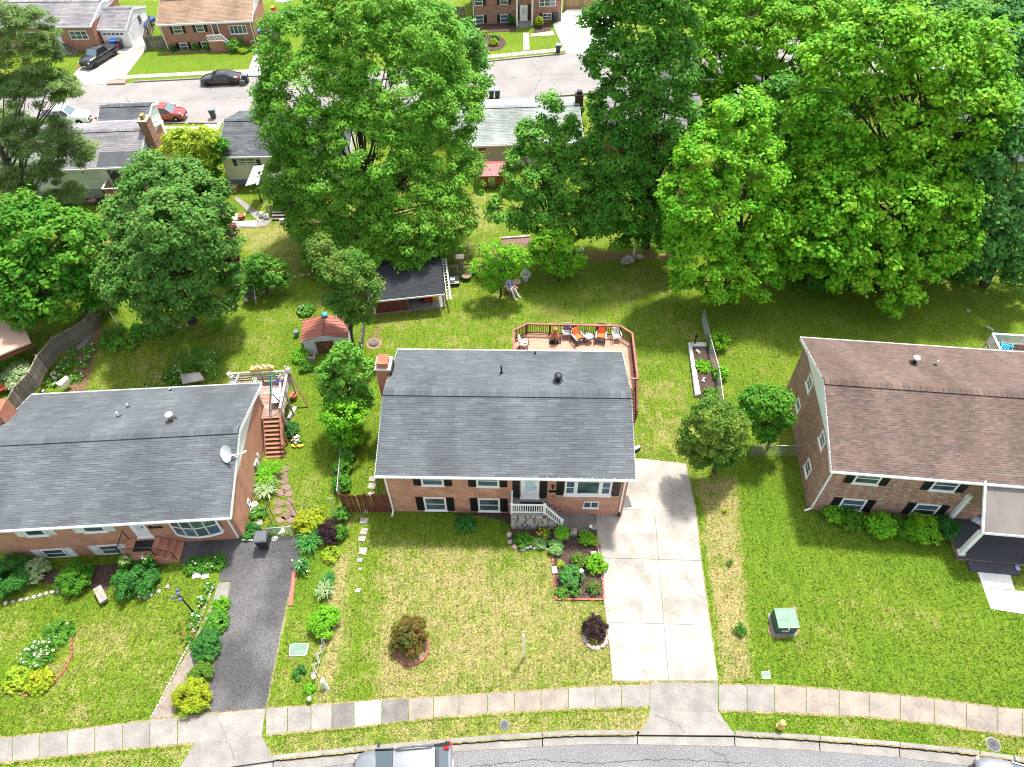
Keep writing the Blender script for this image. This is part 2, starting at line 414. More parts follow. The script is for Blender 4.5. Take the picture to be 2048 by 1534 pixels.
# lawn character map: r = dry straw, g = bare soil, b = lush
def soft_poly(X, Y, poly, soft):
 P = np.array(poly); n = len(P)
 inside = np.zeros(X.shape, bool); dist = np.full(X.shape, 1e9)
 for i in range(n):
  x1, y1 = P[i]; x2, y2 = P[(i + 1) % n]
  c = ((y1 > Y) != (y2 > Y)) & (X < (x2 - x1) * (Y - y1) / (y2 - y1 + 1e-12) + x1)
  inside ^= c
  dx, dy = x2 - x1, y2 - y1
  t = np.clip(((X - x1) * dx + (Y - y1) * dy) / (dx * dx + dy * dy + 1e-12), 0,1)
  dist = np.minimum(dist, np.hypot(X - x1 - t * dx, Y - y1 - t * dy))
 sd = np.where(inside, dist, -dist)
 return np.clip(sd / soft * .5 + .5,0,1)
ZONES = [  # polygon in survey points, softness, (dry, soil, lush), blend
 ([(690,1060),(1100,1090),(1210,1200),(1226,1362),(1140,1376),(760,1400),(650,1400),(690,1200)], 1.2,(.66,.0,.0)),
 ([(690,1150),(1000,1110),(1100,1200),(1210,1260),(1215,1350),(900,1385),(700,1390)], 2.0,(.76,.0,.0)),
 ([(765,1030),(1020,1040),(1020,1075),(870,1072),(700,1068)], .8,(.12,.05,.35)),
 ([(668,1110),(700,1110),(690,1250),(655,1400),(625,1400),(655,1200)], .35,(.95,.1,.0)),
 ([(715,1040),(750,1040),(735,1400),(695,1400)], .8,(.3,.0,.2)),
 ([(1388,960),(1475,960),(1508,1360),(1440,1368)], .25,(.80,.0,.0)),
 ([(1386,1000),(1398,1000),(1440,1360),(1428,1360)], .12,(.05,.0,.5)),
 ([(1478,900),(1640,1020),(2048,1190),(2048,1415),(1549,1370),(1508,1360)], .25,(.12,.0,.55)),
 ([(1540,1150),(1800,1160),(1950,1240),(1990,1390),(1700,1370),(1560,1340)], 1.6,(.42,.0,.25)),
 ([(1780,1310),(1990,1250),(2048,1330),(2048,1395),(1850,1385)], 1.2,(.34,.0,.3)),
 ([(0,1170),(430,1130),(400,1300),(300,1440),(0,1476)], .6,(.46,.03,.1)),
 ([(60,1180),(390,1140),(370,1200),(60,1240)], 1.2,(.22,.0,.3)),
 ([(540,1240),(640,1240),(630,1400),(540,1412)], .8,(.5,.45,.0)),
 ([(600,1080),(670,1080),(650,1230),(590,1230)], .5,(.15,.0,.5)),
 ([(540,900),(660,860),(660,1000),(580,1050)], 1.0,(.5,.05,.1)),
 ([(300,740),(480,700),(470,760),(360,790)], 1.6,(.5,.4,.0)),
 ([(150,800),(230,660),(420,630),(590,640),(600,720),(440,720),(300,760)], 1.6,(.42,.02,.15)),
 ([(590,720),(730,720),(690,900),(560,960)], 1.4,(.3,.02,.3)),
 ([(735,640),(1040,560),(1380,540),(1400,900),(1265,900),(1260,700),(740,700)], 1.5,(.42,.0,.15)),
 ([(1265,760),(1380,760),(1370,900),(1270,900)], 1.5,(.55,.02,.1)),
 ([(750,620),(1000,600),(1010,690),(860,690)], 1.6,(.45,.0,.15)),
 ([(1400,600),(1600,600),(2048,680),(2048,540),(1400,540)], 1.5,(.15,.30,.25)),
 ([(1000,490),(1380,500),(1380,525),(1120,530)], .8,(.1,.75,.0)),
 ([(1400,520),(2048,500),(2048,580),(1400,590)], 1.2,(.1,.55,.15)),
 ([(480,440),(980,380),(1000,470),(600,530),(480,520)], 1.5,(.62,.1,.0)),
 ([(170,480),(240,480),(240,520),(180,525)], 1.0,(.9,.4,.0)),
 ([(900,495),(1070,500),(1070,540),(900,525)], .7,(.5,.55,.0)),
 ([(0,560),(220,520),(230,640),(150,720),(60,730),(0,640)], 1.0,(.2,.25,.3)),
 ([(140,720),(190,640),(210,660),(150,790),(90,820)], .4,(.4,.9,.0)),
 ([(620,700),(760,690),(740,1020),(690,1020)], .8,(.25,.0,.3)),
 ([(735,650),(770,650),(765,700),(730,700)], .5,(.4,.7,.0)),
 ([(1385,680),(1440,680),(1440,800),(1385,800)], .3,(.2,.9,.0)),
 ([(250,105),(500,105),(520,160),(210,165)], 1.0,(.2,.0,.4)),
 ([(0,30),(2048,10),(2048,120),(0,160)], 2.0,(.25,.05,.3)),
 ([(1320,330),(1400,330),(1380,420),(1330,420)], 1.5,(.6,.0,.2)),
 ([(560,800),(590,790),(590,860),(560,920)], .5,(.3,.6,.0)),
 ([(540,925),(575,930),(590,1060),(555,1065)], .4,(.3,.6,.0)),
 ([(45,1300),(150,1270),(140,1360),(60,1400)], .5,(.5,.5,.0)),
]
def ground_mat():
 m = bpy.data.materials.new('lawn'); m.use_nodes = True
 nt = m.node_tree; N = nt.nodes; L = nt.links; b = N['Principled BSDF']
 b.inputs['Roughness'].default_value = .95; b.inputs['Specular IOR Level'].default_value = .1
 at = N.new('ShaderNodeAttribute'); at.attribute_name = 'lawn'; at.attribute_type = 'GEOMETRY'
 sep = N.new('ShaderNodeSeparateColor'); L.new(at.outputs['Color'], sep.inputs[0])
 ge = N.new('ShaderNodeNewGeometry')
 def noise(sc, det=5, st=(1,1,1), rough=.6, dist=0):
  mp = N.new('ShaderNodeMapping'); mp.inputs['Scale'].default_value = st; L.new(ge.outputs['Position'], mp.inputs[0])
  nz = N.new('ShaderNodeTexNoise'); nz.inputs['Scale'].default_value = sc; nz.inputs['Detail'].default_value = det
  nz.inputs['Roughness'].default_value = rough; nz.inputs['Distortion'].default_value = dist
  L.new(mp.outputs[0], nz.inputs['Vector']); return nz.outputs[0]
 def rng(s, a, b_, c=0., d=1.):
  r = N.new('ShaderNodeMapRange'); r.inputs[1].default_value = a; r.inputs[2].default_value = b_; r.inputs[3].default_value = c; r.inputs[4].default_value = d
  L.new(s, r.inputs[0]); return r.outputs[0]
 def math_(op, a, b_):
  q = N.new('ShaderNodeMath'); q.operation = op
  for i, w in enumerate((a, b_)):
   if isinstance(w, (int, float)): q.inputs[i].default_value = w
   else: L.new(w, q.inputs[i])
  return q.outputs[0]
 def mix(f, a, b_):
  q = N.new('ShaderNodeMix'); q.data_type = 'RGBA'
  L.new(f, q.inputs[0])
  for i, w in ((6, a),(7, b_)):
   if isinstance(w, tuple): q.inputs[i].default_value = lin(w)
   else: L.new(w, q.inputs[i])
  return q.outputs[2]
 big = noise(.30,6, dist=.5); mid = noise(1.3,7, rough=.68, dist=.5); fine = noise(5.0,6, rough=.75); blade = noise(17,4,(1,1.3,1), .8); clump = noise(8.5,6, rough=.8)
 green = mix(rng(big, .35,.65),(.092,.182,.010),(.150,.220,.016))
 green = mix(sep.outputs[2], green, (.052,.165,.007))
 green = mix(rng(fine, .42,.68), green, (.180,.215,.028))
 straw = mix(rng(fine, .35,.65),(.24,.215,.068),(.38,.315,.14))
 # dry fraction = map + patchy noise
 n1 = math_('ADD', math_('MULTIPLY', mid, .95), math_('ADD', math_('MULTIPLY', clump, .55), math_('MULTIPLY', big, .62)))
 d = math_('ADD', math_('MULTIPLY', sep.outputs[0], .72), n1)
 dryf = rng(d, 1.37,1.70)
 col = mix(dryf, green, straw)
 mow = noise(1.0,4,(7,.7,1), .6,.2)
 hm = N.new('ShaderNodeHueSaturation'); L.new(rng(mow, .35,.65,.84,1.14), hm.inputs['Value']); L.new(col, hm.inputs['Color']); col = hm.outputs[0]
 weed = noise(1.7,7, rough=.7, dist=.4)
 col = mix(rng(weed, .52,.72,0,.5), col, (.045,.125,.010))
 soil = mix(rng(fine, .35,.65),(.25,.16,.09),(.17,.10,.055))
 sf = rng(math_('ADD', math_('MULTIPLY', sep.outputs[1], .85), math_('MULTIPLY', mid, 1.0)), .92,1.12)
 col = mix(sf, col, soil)
 hs = N.new('ShaderNodeHueSaturation'); L.new(rng(blade, .34,.66,.28,1.75), hs.inputs['Value']); L.new(col, hs.inputs['Color'])
 h2 = N.new('ShaderNodeHueSaturation'); L.new(rng(clump, .33,.67,.52,1.48), h2.inputs['Value']); L.new(hs.outputs[0], h2.inputs['Color'])
 L.new(h2.outputs[0], b.inputs['Base Color'])
 bp = N.new('ShaderNodeBump'); bp.inputs['Strength'].default_value = .9; bp.inputs['Distance'].default_value = .05
 L.new(math_('ADD', clump, blade), bp.inputs['Height']); L.new(bp.outputs[0], b.inputs['Normal'])
 return m
M_LAWN = ground_mat()
MATS['lawn'] = M_LAWN
_polys = [([(G(u, v, 0).x, G(u, v, 0).y) for u, v in z[0]], z[1], z[2]) for z in ZONES]
def lawn_attr(me, X, Y):
 r = np.full(X.shape, .37); g = np.full(X.shape, .0); bl = np.full(X.shape, .25)
 for poly, soft, (a, b_, c) in _polys:
  w = soft_poly(X, Y, poly, soft)
  r = r * (1 - w) + a * w; g = g * (1 - w) + b_ * w; bl = bl * (1 - w) + c * w
 at = me.color_attributes.new('lawn', 'FLOAT_COLOR', 'POINT')
 at.data.foreach_set('color', np.stack([r, g, bl, np.ones_like(r)], 1).astype(np.float32).ravel())
def axis(a, b_, st, far):
 o = list(np.arange(a, b_ + 1e-6, st)); s = st
 lo = [a]; hi = [b_]
 while hi[-1] < far: s *= 1.6; hi.append(hi[-1] + s); lo.append(lo[-1] - s)
 return np.array(sorted(lo[1:])+ o + hi[1:])
gx = axis(-62,62,.4,1500); gy = axis(4,112,.4,1600)
GX, GY = np.meshgrid(gx, gy)
X = GX.ravel(); Y = GY.ravel()
ky = np.interp(X, kerb_xy[:, 0], kerb_xy[:, 1])
def _sm(a, b_, t):
 t = np.clip((t - a) / (b_ - a), 0,1); return t * t * (3 - 2 * t)
Z = -0.85 * _sm(-18,-23.5, X) * _sm(11,15, Y) * (1 - _sm(33,37, Y))
near = (Y - ky) < .62
Z = np.where(near, -.35, Z)
nx, ny = len(gx), len(gy)
ii = np.arange(nx * ny).reshape(ny, nx)
F = np.stack([ii[:-1, :-1], ii[:-1,1:], ii[1:, 1:], ii[1:, :-1]], -1).reshape(-1,4)
me = npmesh('ground', np.stack([X, Y, Z], 1), F, M_LAWN, True)
lawn_attr(me, X, Y)
link('ground', me, kind='structure')

def strip(name, A, B, z, m, parent=None, za=None, kind='structure'):
 """sheet between two polylines of 3D points"""
 n = len(A); V = [tuple(p) for p in A] + [tuple(p) for p in B]
 b = MB(); b.add([(p[0], p[1], z) for p in V], [(i, i + 1, n + i + 1, n + i) for i in range(n - 1)])
 me = b.mesh(name, m)
 return link(name, me, parent, kind=kind)
# short blades standing in the lawns near the camera
def blades(n, seed):
 rs = np.random.RandomState(seed)
 u = rs.uniform(-40,2090, n); v = 470 + 1060 * rs.uniform(0,1, n) ** .8
 P = np.array([tuple(ray(a, b_)) for a, b_ in zip(u, v)]); P *= (CAM_H / -P[:, 2:3]); X, Y = P[:, 0], P[:, 1]
 keep = np.ones(n, bool)
 fl = lambda A: [(G(a, b_, 0).x, G(a, b_, 0).y) for a, b_ in A]
 for poly in (fl(WALK_IN) + fl(WALK_OUT)[::-1], fl([(1190,1010),(1250,915),(1374,926),(1438,1364),(1470,1470),(1276,1470),(1298,1366),(1226,1363)]),
                 fl([(601,1073),(599,1138),(533,1418),(548,1522),(350,1549),(389,1430),(302,1440),(380,1300),(436,1166),(361,1134),(369,1084)]),
                 fl([(1018,1050),(1195,1060),(1207,1200),(1108,1200),(1102,1100),(1018,1095)]), fl([(1950,1136),(2020,1140),(2120,1190),(2120,1242),(1978,1220)]),
                 fl([(85,770),(165,670),(195,680),(120,790)])):
  keep &= soft_poly(X, Y, poly, .02) < .5
 ky_ = np.interp(X, kerb_xy[:, 0], kerb_xy[:, 1]); keep &= Y > ky_ + .25
 X, Y = X[keep], Y[keep]; n = len(X); k = 3
 X = np.repeat(X, k) + rs.normal(0,.03, n * k); Y = np.repeat(Y, k) + rs.normal(0,.03, n * k); m = n * k
 Z0 = -0.85 * _sm(-18,-23.5, X) * _sm(11,15, Y) * (1 - _sm(33,37, Y))
 a = rs.uniform(0,6.283, m); w = rs.uniform(.012,.028, m); h = rs.uniform(.03,.085, m); l = rs.uniform(0,.07, m); b_ = rs.uniform(0,6.283, m)
 V = np.stack([np.stack([X - w * np.cos(a), Y - w * np.sin(a), Z0], 1), np.stack([X + w * np.cos(a), Y + w * np.sin(a), Z0], 1), np.stack([X + l * np.cos(b_), Y + l * np.sin(b_), Z0 + h], 1)], 1).reshape(-1,3)
 me = npmesh('grass', V, np.arange(m * 3).reshape(m, 3), M_LAWN, False, 3); lawn_attr(me, V[:, 0], V[:, 1])
 tag(link('grass', me), 'short mown grass blades covering the near lawns', 'grass', kind='stuff')
blades(85000,5)
kA = gp(resample(KERB, US), 0.0)
pB = gp(resample(PAN, US), ROAD_Z)
wo = gp(resample(WALK_OUT, US), 0.0)
wi = gp(resample(WALK_IN, US), 0.0)
# verge between pavement and kerb
def verge(name, us):
 A = gp(resample(WALK_OUT, us), 0.0); K = gp(resample(KERB, us), 0.0)
 V = []; n = len(us); rows = 5
 for j in range(rows):
  for i in range(n):
   t = j / (rows - 1); p = A[i].lerp(K[i], t * .90)
   if j == 0: p = A[i] + (A[i] - K[i]).normalized() * .3
   V.append((p.x, p.y, .006 if j else -.03))
 V = np.array(V); ii = np.arange(n * rows).reshape(rows, n)
 F = np.stack([ii[:-1, :-1], ii[1:, :-1], ii[1:, 1:], ii[:-1,1:]], -1).reshape(-1,4)
 me = npmesh(name, V, F, M_LAWN, True); lawn_attr(me, V[:, 0], V[:, 1] + 0)
 c = me.color_attributes['lawn']; a = np.empty(len(V) * 4, np.float32); c.data.foreach_get('color', a); a = a.reshape(-1,4)
 a[:, 0] = np.where(V[:, 0] > 8.5,.42,.62); a[:, 1] = .05; a[:, 2] = np.where(V[:, 0] > 8.5,.35,.1); c.data.foreach_set('color', a.ravel())
 link(name, me, kind='structure')
verge('verge', [-260 + 15 * i for i in range(43)] + [385])
verge('verge', [522 + 15 * i for i in range(52)] + [1298])
verge('verge', [1445 + 15 * i for i in range(57)])
# street in front
far_pts = [Vector((p.x * 1.3,-30,0)) for p in pB]
strip('street', pB, far_pts, ROAD_Z, M_ASPH)
def edge_off(A, B, d):
 return [a + (b_ - a).normalized() * d for a, b_ in zip(A, B)]
# gutter pan and kerb in poured lengths
kerb_us = [-260,-100,60,220,360,545,710,893,1085,1275,1470,1640,1800,1960,2120,2300]
for a, b_ in zip(kerb_us, kerb_us[1:]):
 us = [a + (b_ - a) * t / 6 for t in range(7)]
 us[0] += 1; us[-1] -= 1
 Kp = gp(resample(KERB, us), 0.0); Pp = gp(resample(PAN, us), ROAD_Z); Wp = gp(resample(WALK_OUT, us), 0.0)
 Kb = [Vector((k.x, k.y, 0)) + (Vector((k.x, k.y, 0)) - Vector((w.x, w.y, 0))).normalized() * .05 for k, w in zip(Kp, Wp)]
 g_ = MB(); n = len(us)
 poly = [(p.x, p.y) for p in Kb] + [(p.x, p.y) for p in reversed(Pp)]
 g_.prism(poly, ROAD_Z - .1, ROAD_Z + .015)
 g_.build('gutter_pan', M_CONC, kind='structure')
 if a in (1275,): continue                      # dropped kerb at the concrete driveway
 if a in (360,): continue
 In = [p + (Vector((w.x, w.y, 0)) - Vector((p.x, p.y, 0))).normalized() * .2 for p, w in zip(Kp, Wp)]
 k_ = MB(); k_.prism([(p.x, p.y) for p in Kp] + [(p.x, p.y) for p in reversed(In)], ROAD_Z - .1,.018)
 k_.build('kerb', M_CONC, kind='structure')
# pavement: one thing, a slab for every poured bay
pave = link('pavement', None, kind='structure')
js = [-250 + 55 * i for i in range(12)] + [399]
M_SLAB_W = mat('new_white_concrete', (.80,.78,.74), .9, col2=(.70,.68,.64), scale=2, fine=.05)
M_SLAB_T = mat('tan_concrete', (.315,.265,.21), .9, col2=(.215,.19,.165), scale=1.2, detail=10, objrand=.08, fine=.16, finescale=15)
M_SLAB_D = mat('dark_old_concrete', (.19,.178,.165), .95, col2=(.14,.132,.122), scale=1.5, fine=.2, finescale=16)
rngs = random.Random(3)
def slabs(us, pick=None, gap=1.6):
 for a, b_ in zip(us, us[1:]):
  if b_ - a < 12: continue
  us2 = [a + gap * .5,(a + b_) / 2, b_ - gap * .5]
  ti = gp(resample(WALK_IN, us2), 0); to = gp(resample(WALK_OUT, us2), 0)
  skew = [(p.lerp(q, .02), p.lerp(q, .98)) for p, q in zip(ti, to)]
  b = MB(); b.prism([(s[0].x, s[0].y) for s in skew] + [(s[1].x, s[1].y) for s in reversed(skew)], -.08,.022 + rngs.uniform(-.004,.006))
  m = M_CONC if pick is None else pick(a)
  b.build('paving_slab', m, pave)
slabs(js)
def pk(a):
 if 700 < a < 712: return M_SLAB_W
 if 655 < a < 700 or 760 < a < 775: return M_SLAB_D
 if 775 < a < 1120: return M_SLAB_T
 return M_CONC
slabs([532,575,622,664,709,763,817,867,918,975,1029,1082,1137,1190,1243,1300], pk)
slabs([1437,1494,1549,1612,1678,1738,1800,1868,1932,1995,2044,2100,2160,2230,2300], lambda a: M_SLAB_T if a > 1540 else M_CONC)
# dead grass creeping over the slab edges
M_STRAW = mat('dead_grass', (.34,.27,.14), .95, col2=(.22,.20,.07), scale=5, fine=.4, finescale=16, bump=.6)
def ragged(name, pts, w, z=.034, seed=1, base=0.0):
 rr = random.Random(seed); P = gp(pts, 0); Q = []
 for a, b_ in zip(P, P[1:]):
  n = max(1, int((b_ - a).length / .12))
  Q += [a.lerp(b_, i / n) for i in range(n)]
 Q.append(P[-1]); V = []; F = []
 for i, q in enumerate(Q):
  d = (Q[min(i + 1, len(Q) - 1)] - Q[max(i - 1,0)]).normalized(); nrm = Vector((-d.y, d.x, 0))
  V += [q + nrm * (w * rr.uniform(.1,1.0)) + Vector((0,0, z + base)), q - nrm * (w * rr.uniform(.2,1.1)) + Vector((0,0,.004 + base))]
 F = [(2*i, 2*i+1,2*i+3,2*i+2) for i in range(len(Q) - 1)]
 b = MB(); b.add(V, F); b.build(name, M_STRAW, kind='stuff')
for k, (A, lo, hi) in enumerate(((WALK_IN, -250,397),(WALK_IN, 534,1298),(WALK_IN, 1438,2290),(WALK_OUT, -250,388),(WALK_OUT, 526,1296),(WALK_OUT, 1440,2290),(KERB, 560,1270),(KERB, 1475,2290))):
 ragged('dead_grass_edge', resample(A, [lo + (hi - lo) * i / 24 for i in range(25)]), .075 if A is not KERB else .05, seed=k, base=0.0)
for k, pts in enumerate(([(1226,1362),(1214,1245),(1209,1200)], [(1436,1362),(1420,1245),(1402,1116),(1392,1020),(1372,928)], [(1229,1364),(1434,1364)], [(533,1416),(576,1198),(599,1138)], [(407,1427),(533,1416.5)], [(407,1425),(454,1212)], [(1270,917),(1372,927)], [(301,1438),(380,1300),(424,1210)])):
 ragged('dead_grass_edge', pts, .06, seed=20 + k)
# driveways
drv = link('concrete_driveway', None, kind='structure')
def slabpoly(pts, m, parent, name='paving_slab', z0=-.08, z1=.03, shrink=.013, zz=0.0, kind=None):
 P = gp(pts, zz); c = sum(P, Vector()) / len(P)
 P = [p + (c - p).normalized() * shrink for p in P]
 b = MB(); b.prism([(p.x, p.y) for p in P], zz + z0, zz + z1); return b.build(name, m, parent, kind=kind)
cj = lambda v: 1309 + (v - 1020) * .083
le = [(1193,1058),(1197,1116),(1208,1180),(1214,1245),(1226,1362)]
re_ = [(1372,928),(1392,1020),(1402,1116),(1420,1245),(1436,1362)]
def on(L_, v):
 for a, b_ in zip(L_, L_[1:]):
  if a[1] <= v <= b_[1]: return a[0] + (b_[0] - a[0]) * (v - a[1]) / (b_[1] - a[1])
 return L_[0][0] if v < L_[0][1] else L_[-1][0]
slabpoly([(1250,917),(1290,918),(1372,928),(1392,1023),(1228,1019)], M_DRIVE, drv)
slabpoly([(1191,1019),(1309,1020.5),(cj(1116), 1119),(1196,1116),(1193,1060)], M_DRIVE, drv)
slabpoly([(1309,1020.5),(1392,1023),(1402,1122),(cj(1116), 1119)], M_DRIVE, drv)
for a, b_ in ((1116,1245),(1245,1362)):
 slabpoly([(on(le, a), a),(cj(a), a + 3),(cj(b_), b_ + (3 if b_ < 1300 else 0)),(on(le, b_), b_)], M_DRIVE, drv)
 slabpoly([(cj(a), a + 3),(on(re_, a), a + 6),(on(re_, b_), b_ + (6 if b_ < 1300 else 0)),(cj(b_), b_ + (3 if b_ < 1300 else 0))], M_DRIVE, drv)
slabpoly([(1122,1008),(1190,1010),(1192,1061),(1100,1058),(1100,1040)], M_CONC, drv)
ap = link('driveway_apron', None, kind='structure')
slabpoly([(1300,1366),(1436,1366),(1436,1425),(1300,1418)], M_CONC, ap, z1=.02)
slabpoly([(1300,1416),(1437,1422),(1448,1440),(1472,1471),(1276,1469.5),(1296,1438)], M_CONC, ap, z1=.014)
ap2 = link('driveway_apron', None, kind='structure')
slabpoly([(399,1430),(532,1417),(524,1472),(389,1488)], M_CONC, ap2, z1=.02)
slabpoly([(389,1487),(524,1471),(549,1521),(480,1531),(350,1551)], M_CONC, ap2, z1=.014)
b = MB()
P = gp([(601,1073),(599,1138),(576,1198),(533,1416.5),(407,1427),(454,1210),(463,1163),(437,1162),(444,1122),(361,1134),(369,1084),(480,1072)], 0)
b.prism([(p.x, p.y) for p in P], -.08,.028); b.build('asphalt_driveway', M_ASPHB, kind='structure')
slabpoly([(436,1166),(462,1164),(452,1212),(424,1210)], M_CONC, None, name='concrete_path', kind='structure')
slabpoly([(424,1212),(452,1214),(412,1300),(345,1434),(303,1438),(380,1300)], mat('gravel_path', (.28,.235,.195), .95, col2=(.21,.175,.145), scale=3, fine=.3, finescale=25), None, name='path', z1=.015, kind='structure')
# hairline cracks and tar seams
def crack(name, pts, z, w, m, seed):
 rr = random.Random(seed); P = gp(pts, z); Q = []
 for a, b_ in zip(P, P[1:]):
  n = max(2, int((b_ - a).length / .18)); Q += [a.lerp(b_, i / n) + Vector((rr.uniform(-.04,.04), rr.uniform(-.04,.04), 0)) for i in range(n)]
 Q.append(P[-1]); V = []
 for i, q in enumerate(Q):
  d = (Q[min(i + 1, len(Q) - 1)] - Q[max(i - 1,0)]).normalized(); nr = Vector((-d.y, d.x, 0)) * w * rr.uniform(.3,1); V += [q + nr, q - nr]
 b = MB(); b.add(V, [(2*i, 2*i+1,2*i+3,2*i+2) for i in range(len(Q) - 1)]); b.build(name, m, kind='stuff')
M_CRK = mat('crack_dirt', (.10,.09,.08), .95); M_TAR = mat('tar_seam', (.05,.05,.052), .7)
for i, (pts, z, w, m) in enumerate([([(1370,1150),(1395,1190),(1409,1195)], .034,.012, M_CRK),([(1230,1290),(1262,1302),(1290,1340),(1294,1360)], .034,.010, M_CRK),([(1330,940),(1345,985),(1390,1005)], .034,.010, M_CRK),
 ([(1310,1430),(1350,1444),(1370,1466)], .026,.010, M_CRK),([(440,1440),(452,1475),(470,1520)], .026,.012, M_CRK),([(940,1534),(1060,1520),(1200,1527),(1330,1518),(1500,1527)], ROAD_Z + .004,.022, M_TAR),
 ([(1420,1500),(1450,1512),(1462,1545)], ROAD_Z + .005,.02, M_TAR),([(560,170),(640,185),(300,205),(60,210)], .016,.03, M_TAR),([(980,160),(1080,150),(1200,146)], .016,.03, M_TAR),([(250,190),(262,215),(250,238)], .017,.03, M_TAR),([(1060,120),(1085,150),(1070,180)], .017,.03, M_TAR)]):
 crack('crack', pts, z, w, m, i)
# far street
def far_sheet(name, A, B, z, m):
 us = [-700 + 40 * i for i in range(81)]
 pa = gp(resample(A, us), z); pb = gp(resample(B, us), z)
 return strip(name, pa, pb, z, m)
M_FROAD = mat('pale_old_asphalt', (.29,.265,.255), .95, col2=(.225,.21,.20), scale=.35, detail=10, fine=.14, finescale=7)
far_sheet('far_street', FAR_N, FAR_F, .012, M_FROAD)
def shifted(A, d): return [(u, v + d) for u, v in A]
FWALK = M_SLAB_P = mat('far_pavement_concrete', (.42,.36,.30), .9, col2=(.34,.29,.25), scale=1.5)
def far_walk(lo, hi, A, d0, d1, name='far_pavement'):
 us = [lo + (hi - lo) * i / 16 for i in range(17)]
 par = link(name, None, kind='structure')
 for a, b_ in zip(us, us[1:]):
  q = resample(A, [a + .4, b_ - .4])
  P = gp([(q[0][0], q[0][1] + d0),(q[1][0], q[1][1] + d0),(q[1][0], q[1][1] + d1),(q[0][0], q[0][1] + d1)], 0)
  m = MB(); m.prism([(p.x, p.y) for p in P], -.05,.03); m.build('paving_slab', FWALK, par)
far_walk(213,640, FAR_F, -15.5,-8.5)
far_walk(-300,213, FAR_F, -15.5,-8.5)
far_walk(960,1128, FAR_F, -13.5,-6.5)
far_walk(313,440, FAR_N, 6,12)
far_walk(1040,1180, FAR_N, 6,10)
def far_kerb(lo, hi, A, side):
 us = [lo + (hi - lo) * i / 20 for i in range(21)]
 q = gp(resample(A, us), 0); w = gp([(u, v + side * 1.3) for u, v in resample(A, us)], 0)
 MB().prism([(p.x, p.y) for p in q] + [(p.x, p.y) for p in reversed(w)], 0,.14).build('kerb', M_CONC, kind='structure')
far_kerb(268,520, FAR_F, -1); far_kerb(600,900, FAR_F, -1); far_kerb(960,1128, FAR_F, -1)
far_kerb(-300,120, FAR_F, -1); far_kerb(-300,435, FAR_N, 1); far_kerb(470,1300, FAR_N, 1)
slabpoly([(177,114),(153,142),(143,155),(150,172),(210,169),(253,151),(296,94),(296,66),(285,66),(247,94),(200,98)], M_DRIVE, None, name='far_driveway', z1=.04, kind='structure')
slabpoly([(1134,19),(1191,17),(1230,40),(1225,98),(1133,109),(1106,50)], mat('white_new_concrete', (.85,.84,.80), .9, col2=(.76,.74,.70), scale=.8), None, name='far_driveway', z1=.04, kind='structure')
slabpoly([(513,97),(548,88),(556,140),(505,158),(490,158)], mat('worn_grey_driveway', (.38,.37,.36), .95, col2=(.28,.27,.27), scale=1), None, name='far_driveway', z1=.04, kind='structure')
slabpoly([(410,246),(445,244),(436,262),(405,262)], M_SLAB_P, None, name='far_driveway', z1=.045, kind='structure')
slabpoly([(1046,66),(1058,66),(1059,101),(1047,102)], M_SLAB_P, None, name='far_path', z1=.045, kind='structure')
slabpoly([(1062,68),(1106,62),(1110,71),(1060,74)], M_SLAB_P, None, name='far_path', z1=.04, kind='structure')
# concrete path and slabs behind the cream house
slabpoly([(466,396),(476,395),(537,438),(520,446)], M_CONC, None, name='far_path', z1=.04, kind='structure')
slabpoly([(500,447),(545,438),(536,452),(502,456)], M_CONC, None, name='far_path', z1=.035, kind='structure')
# white walk of the right neighbour
slabpoly([(1952,1138),(2018,1143),(2029,1180),(1966,1176)], M_SLAB_W, None, name='front_path', z1=.04, kind='structure')
slabpoly([(1966,1177),(2030,1181),(2110,1192),(2120,1240),(1981,1218)], M_SLAB_W, None, name='front_path', z1=.04, kind='structure')
# ================================================================== HOUSES
SH_BLUE = shinglemat('slate_blue_shingle', [(.088,.095,.103),(.103,.116,.126),(.092,.100,.108),(.122,.142,.152),(.098,.108,.117),(.108,.119,.129)], grain=.2)
SH_BROWN = shinglemat('brown_shingle', [(.130,.090,.074),(.155,.108,.088),(.135,.098,.084),(.100,.078,.070),(.172,.122,.100)], grain=.28)
SH_TAN = shinglemat('tan_shingle', [(.25,.175,.12),(.29,.20,.14),(.22,.155,.11),(.32,.225,.16)], grain=.3)
SH_GREY = shinglemat('old_grey_shingle', [(.22,.21,.22),(.17,.165,.175),(.26,.25,.26),(.19,.18,.19)], grain=.22, streak=.2)
SH_PALE = shinglemat('pale_green_grey_shingle', [(.31,.34,.32),(.26,.29,.27),(.35,.38,.36),(.28,.31,.30)], grain=.2, streak=.28)
SH_DARK = shinglemat('charcoal_shingle', [(.085,.09,.10),(.11,.12,.13),(.075,.08,.09),(.13,.14,.15)], grain=.22)
SH_BLACK = shinglemat('black_roll_shingle', [(.032,.035,.041),(.046,.050,.058),(.038,.041,.048)], grain=.2)
SH_TAUPE = shinglemat('taupe_roof_coating', [(.20,.178,.165),(.21,.186,.174)], grain=.12, streak=.3)
BR_RED = brickmat('red_brick', (.42,.10,.036),(.50,.155,.065),(.58,.48,.38), bw=.24, bh=.095, msize=.016)
BR_SALMON = brickmat('salmon_brick', (.36,.115,.068),(.43,.16,.10),(.42,.28,.20), bw=.215, bh=.078, msize=.008)
BR_MIX = brickmat('tumbled_brick', (.38,.125,.06),(.20,.11,.085),(.48,.40,.34), bw=.26, bh=.10, msize=.014, patch=(.50,.41,.34), var=.57)
BR_FAR = brickmat('far_red_brick', (.34,.13,.085),(.40,.17,.11),(.46,.36,.30), bw=.22, bh=.08, msize=.008)
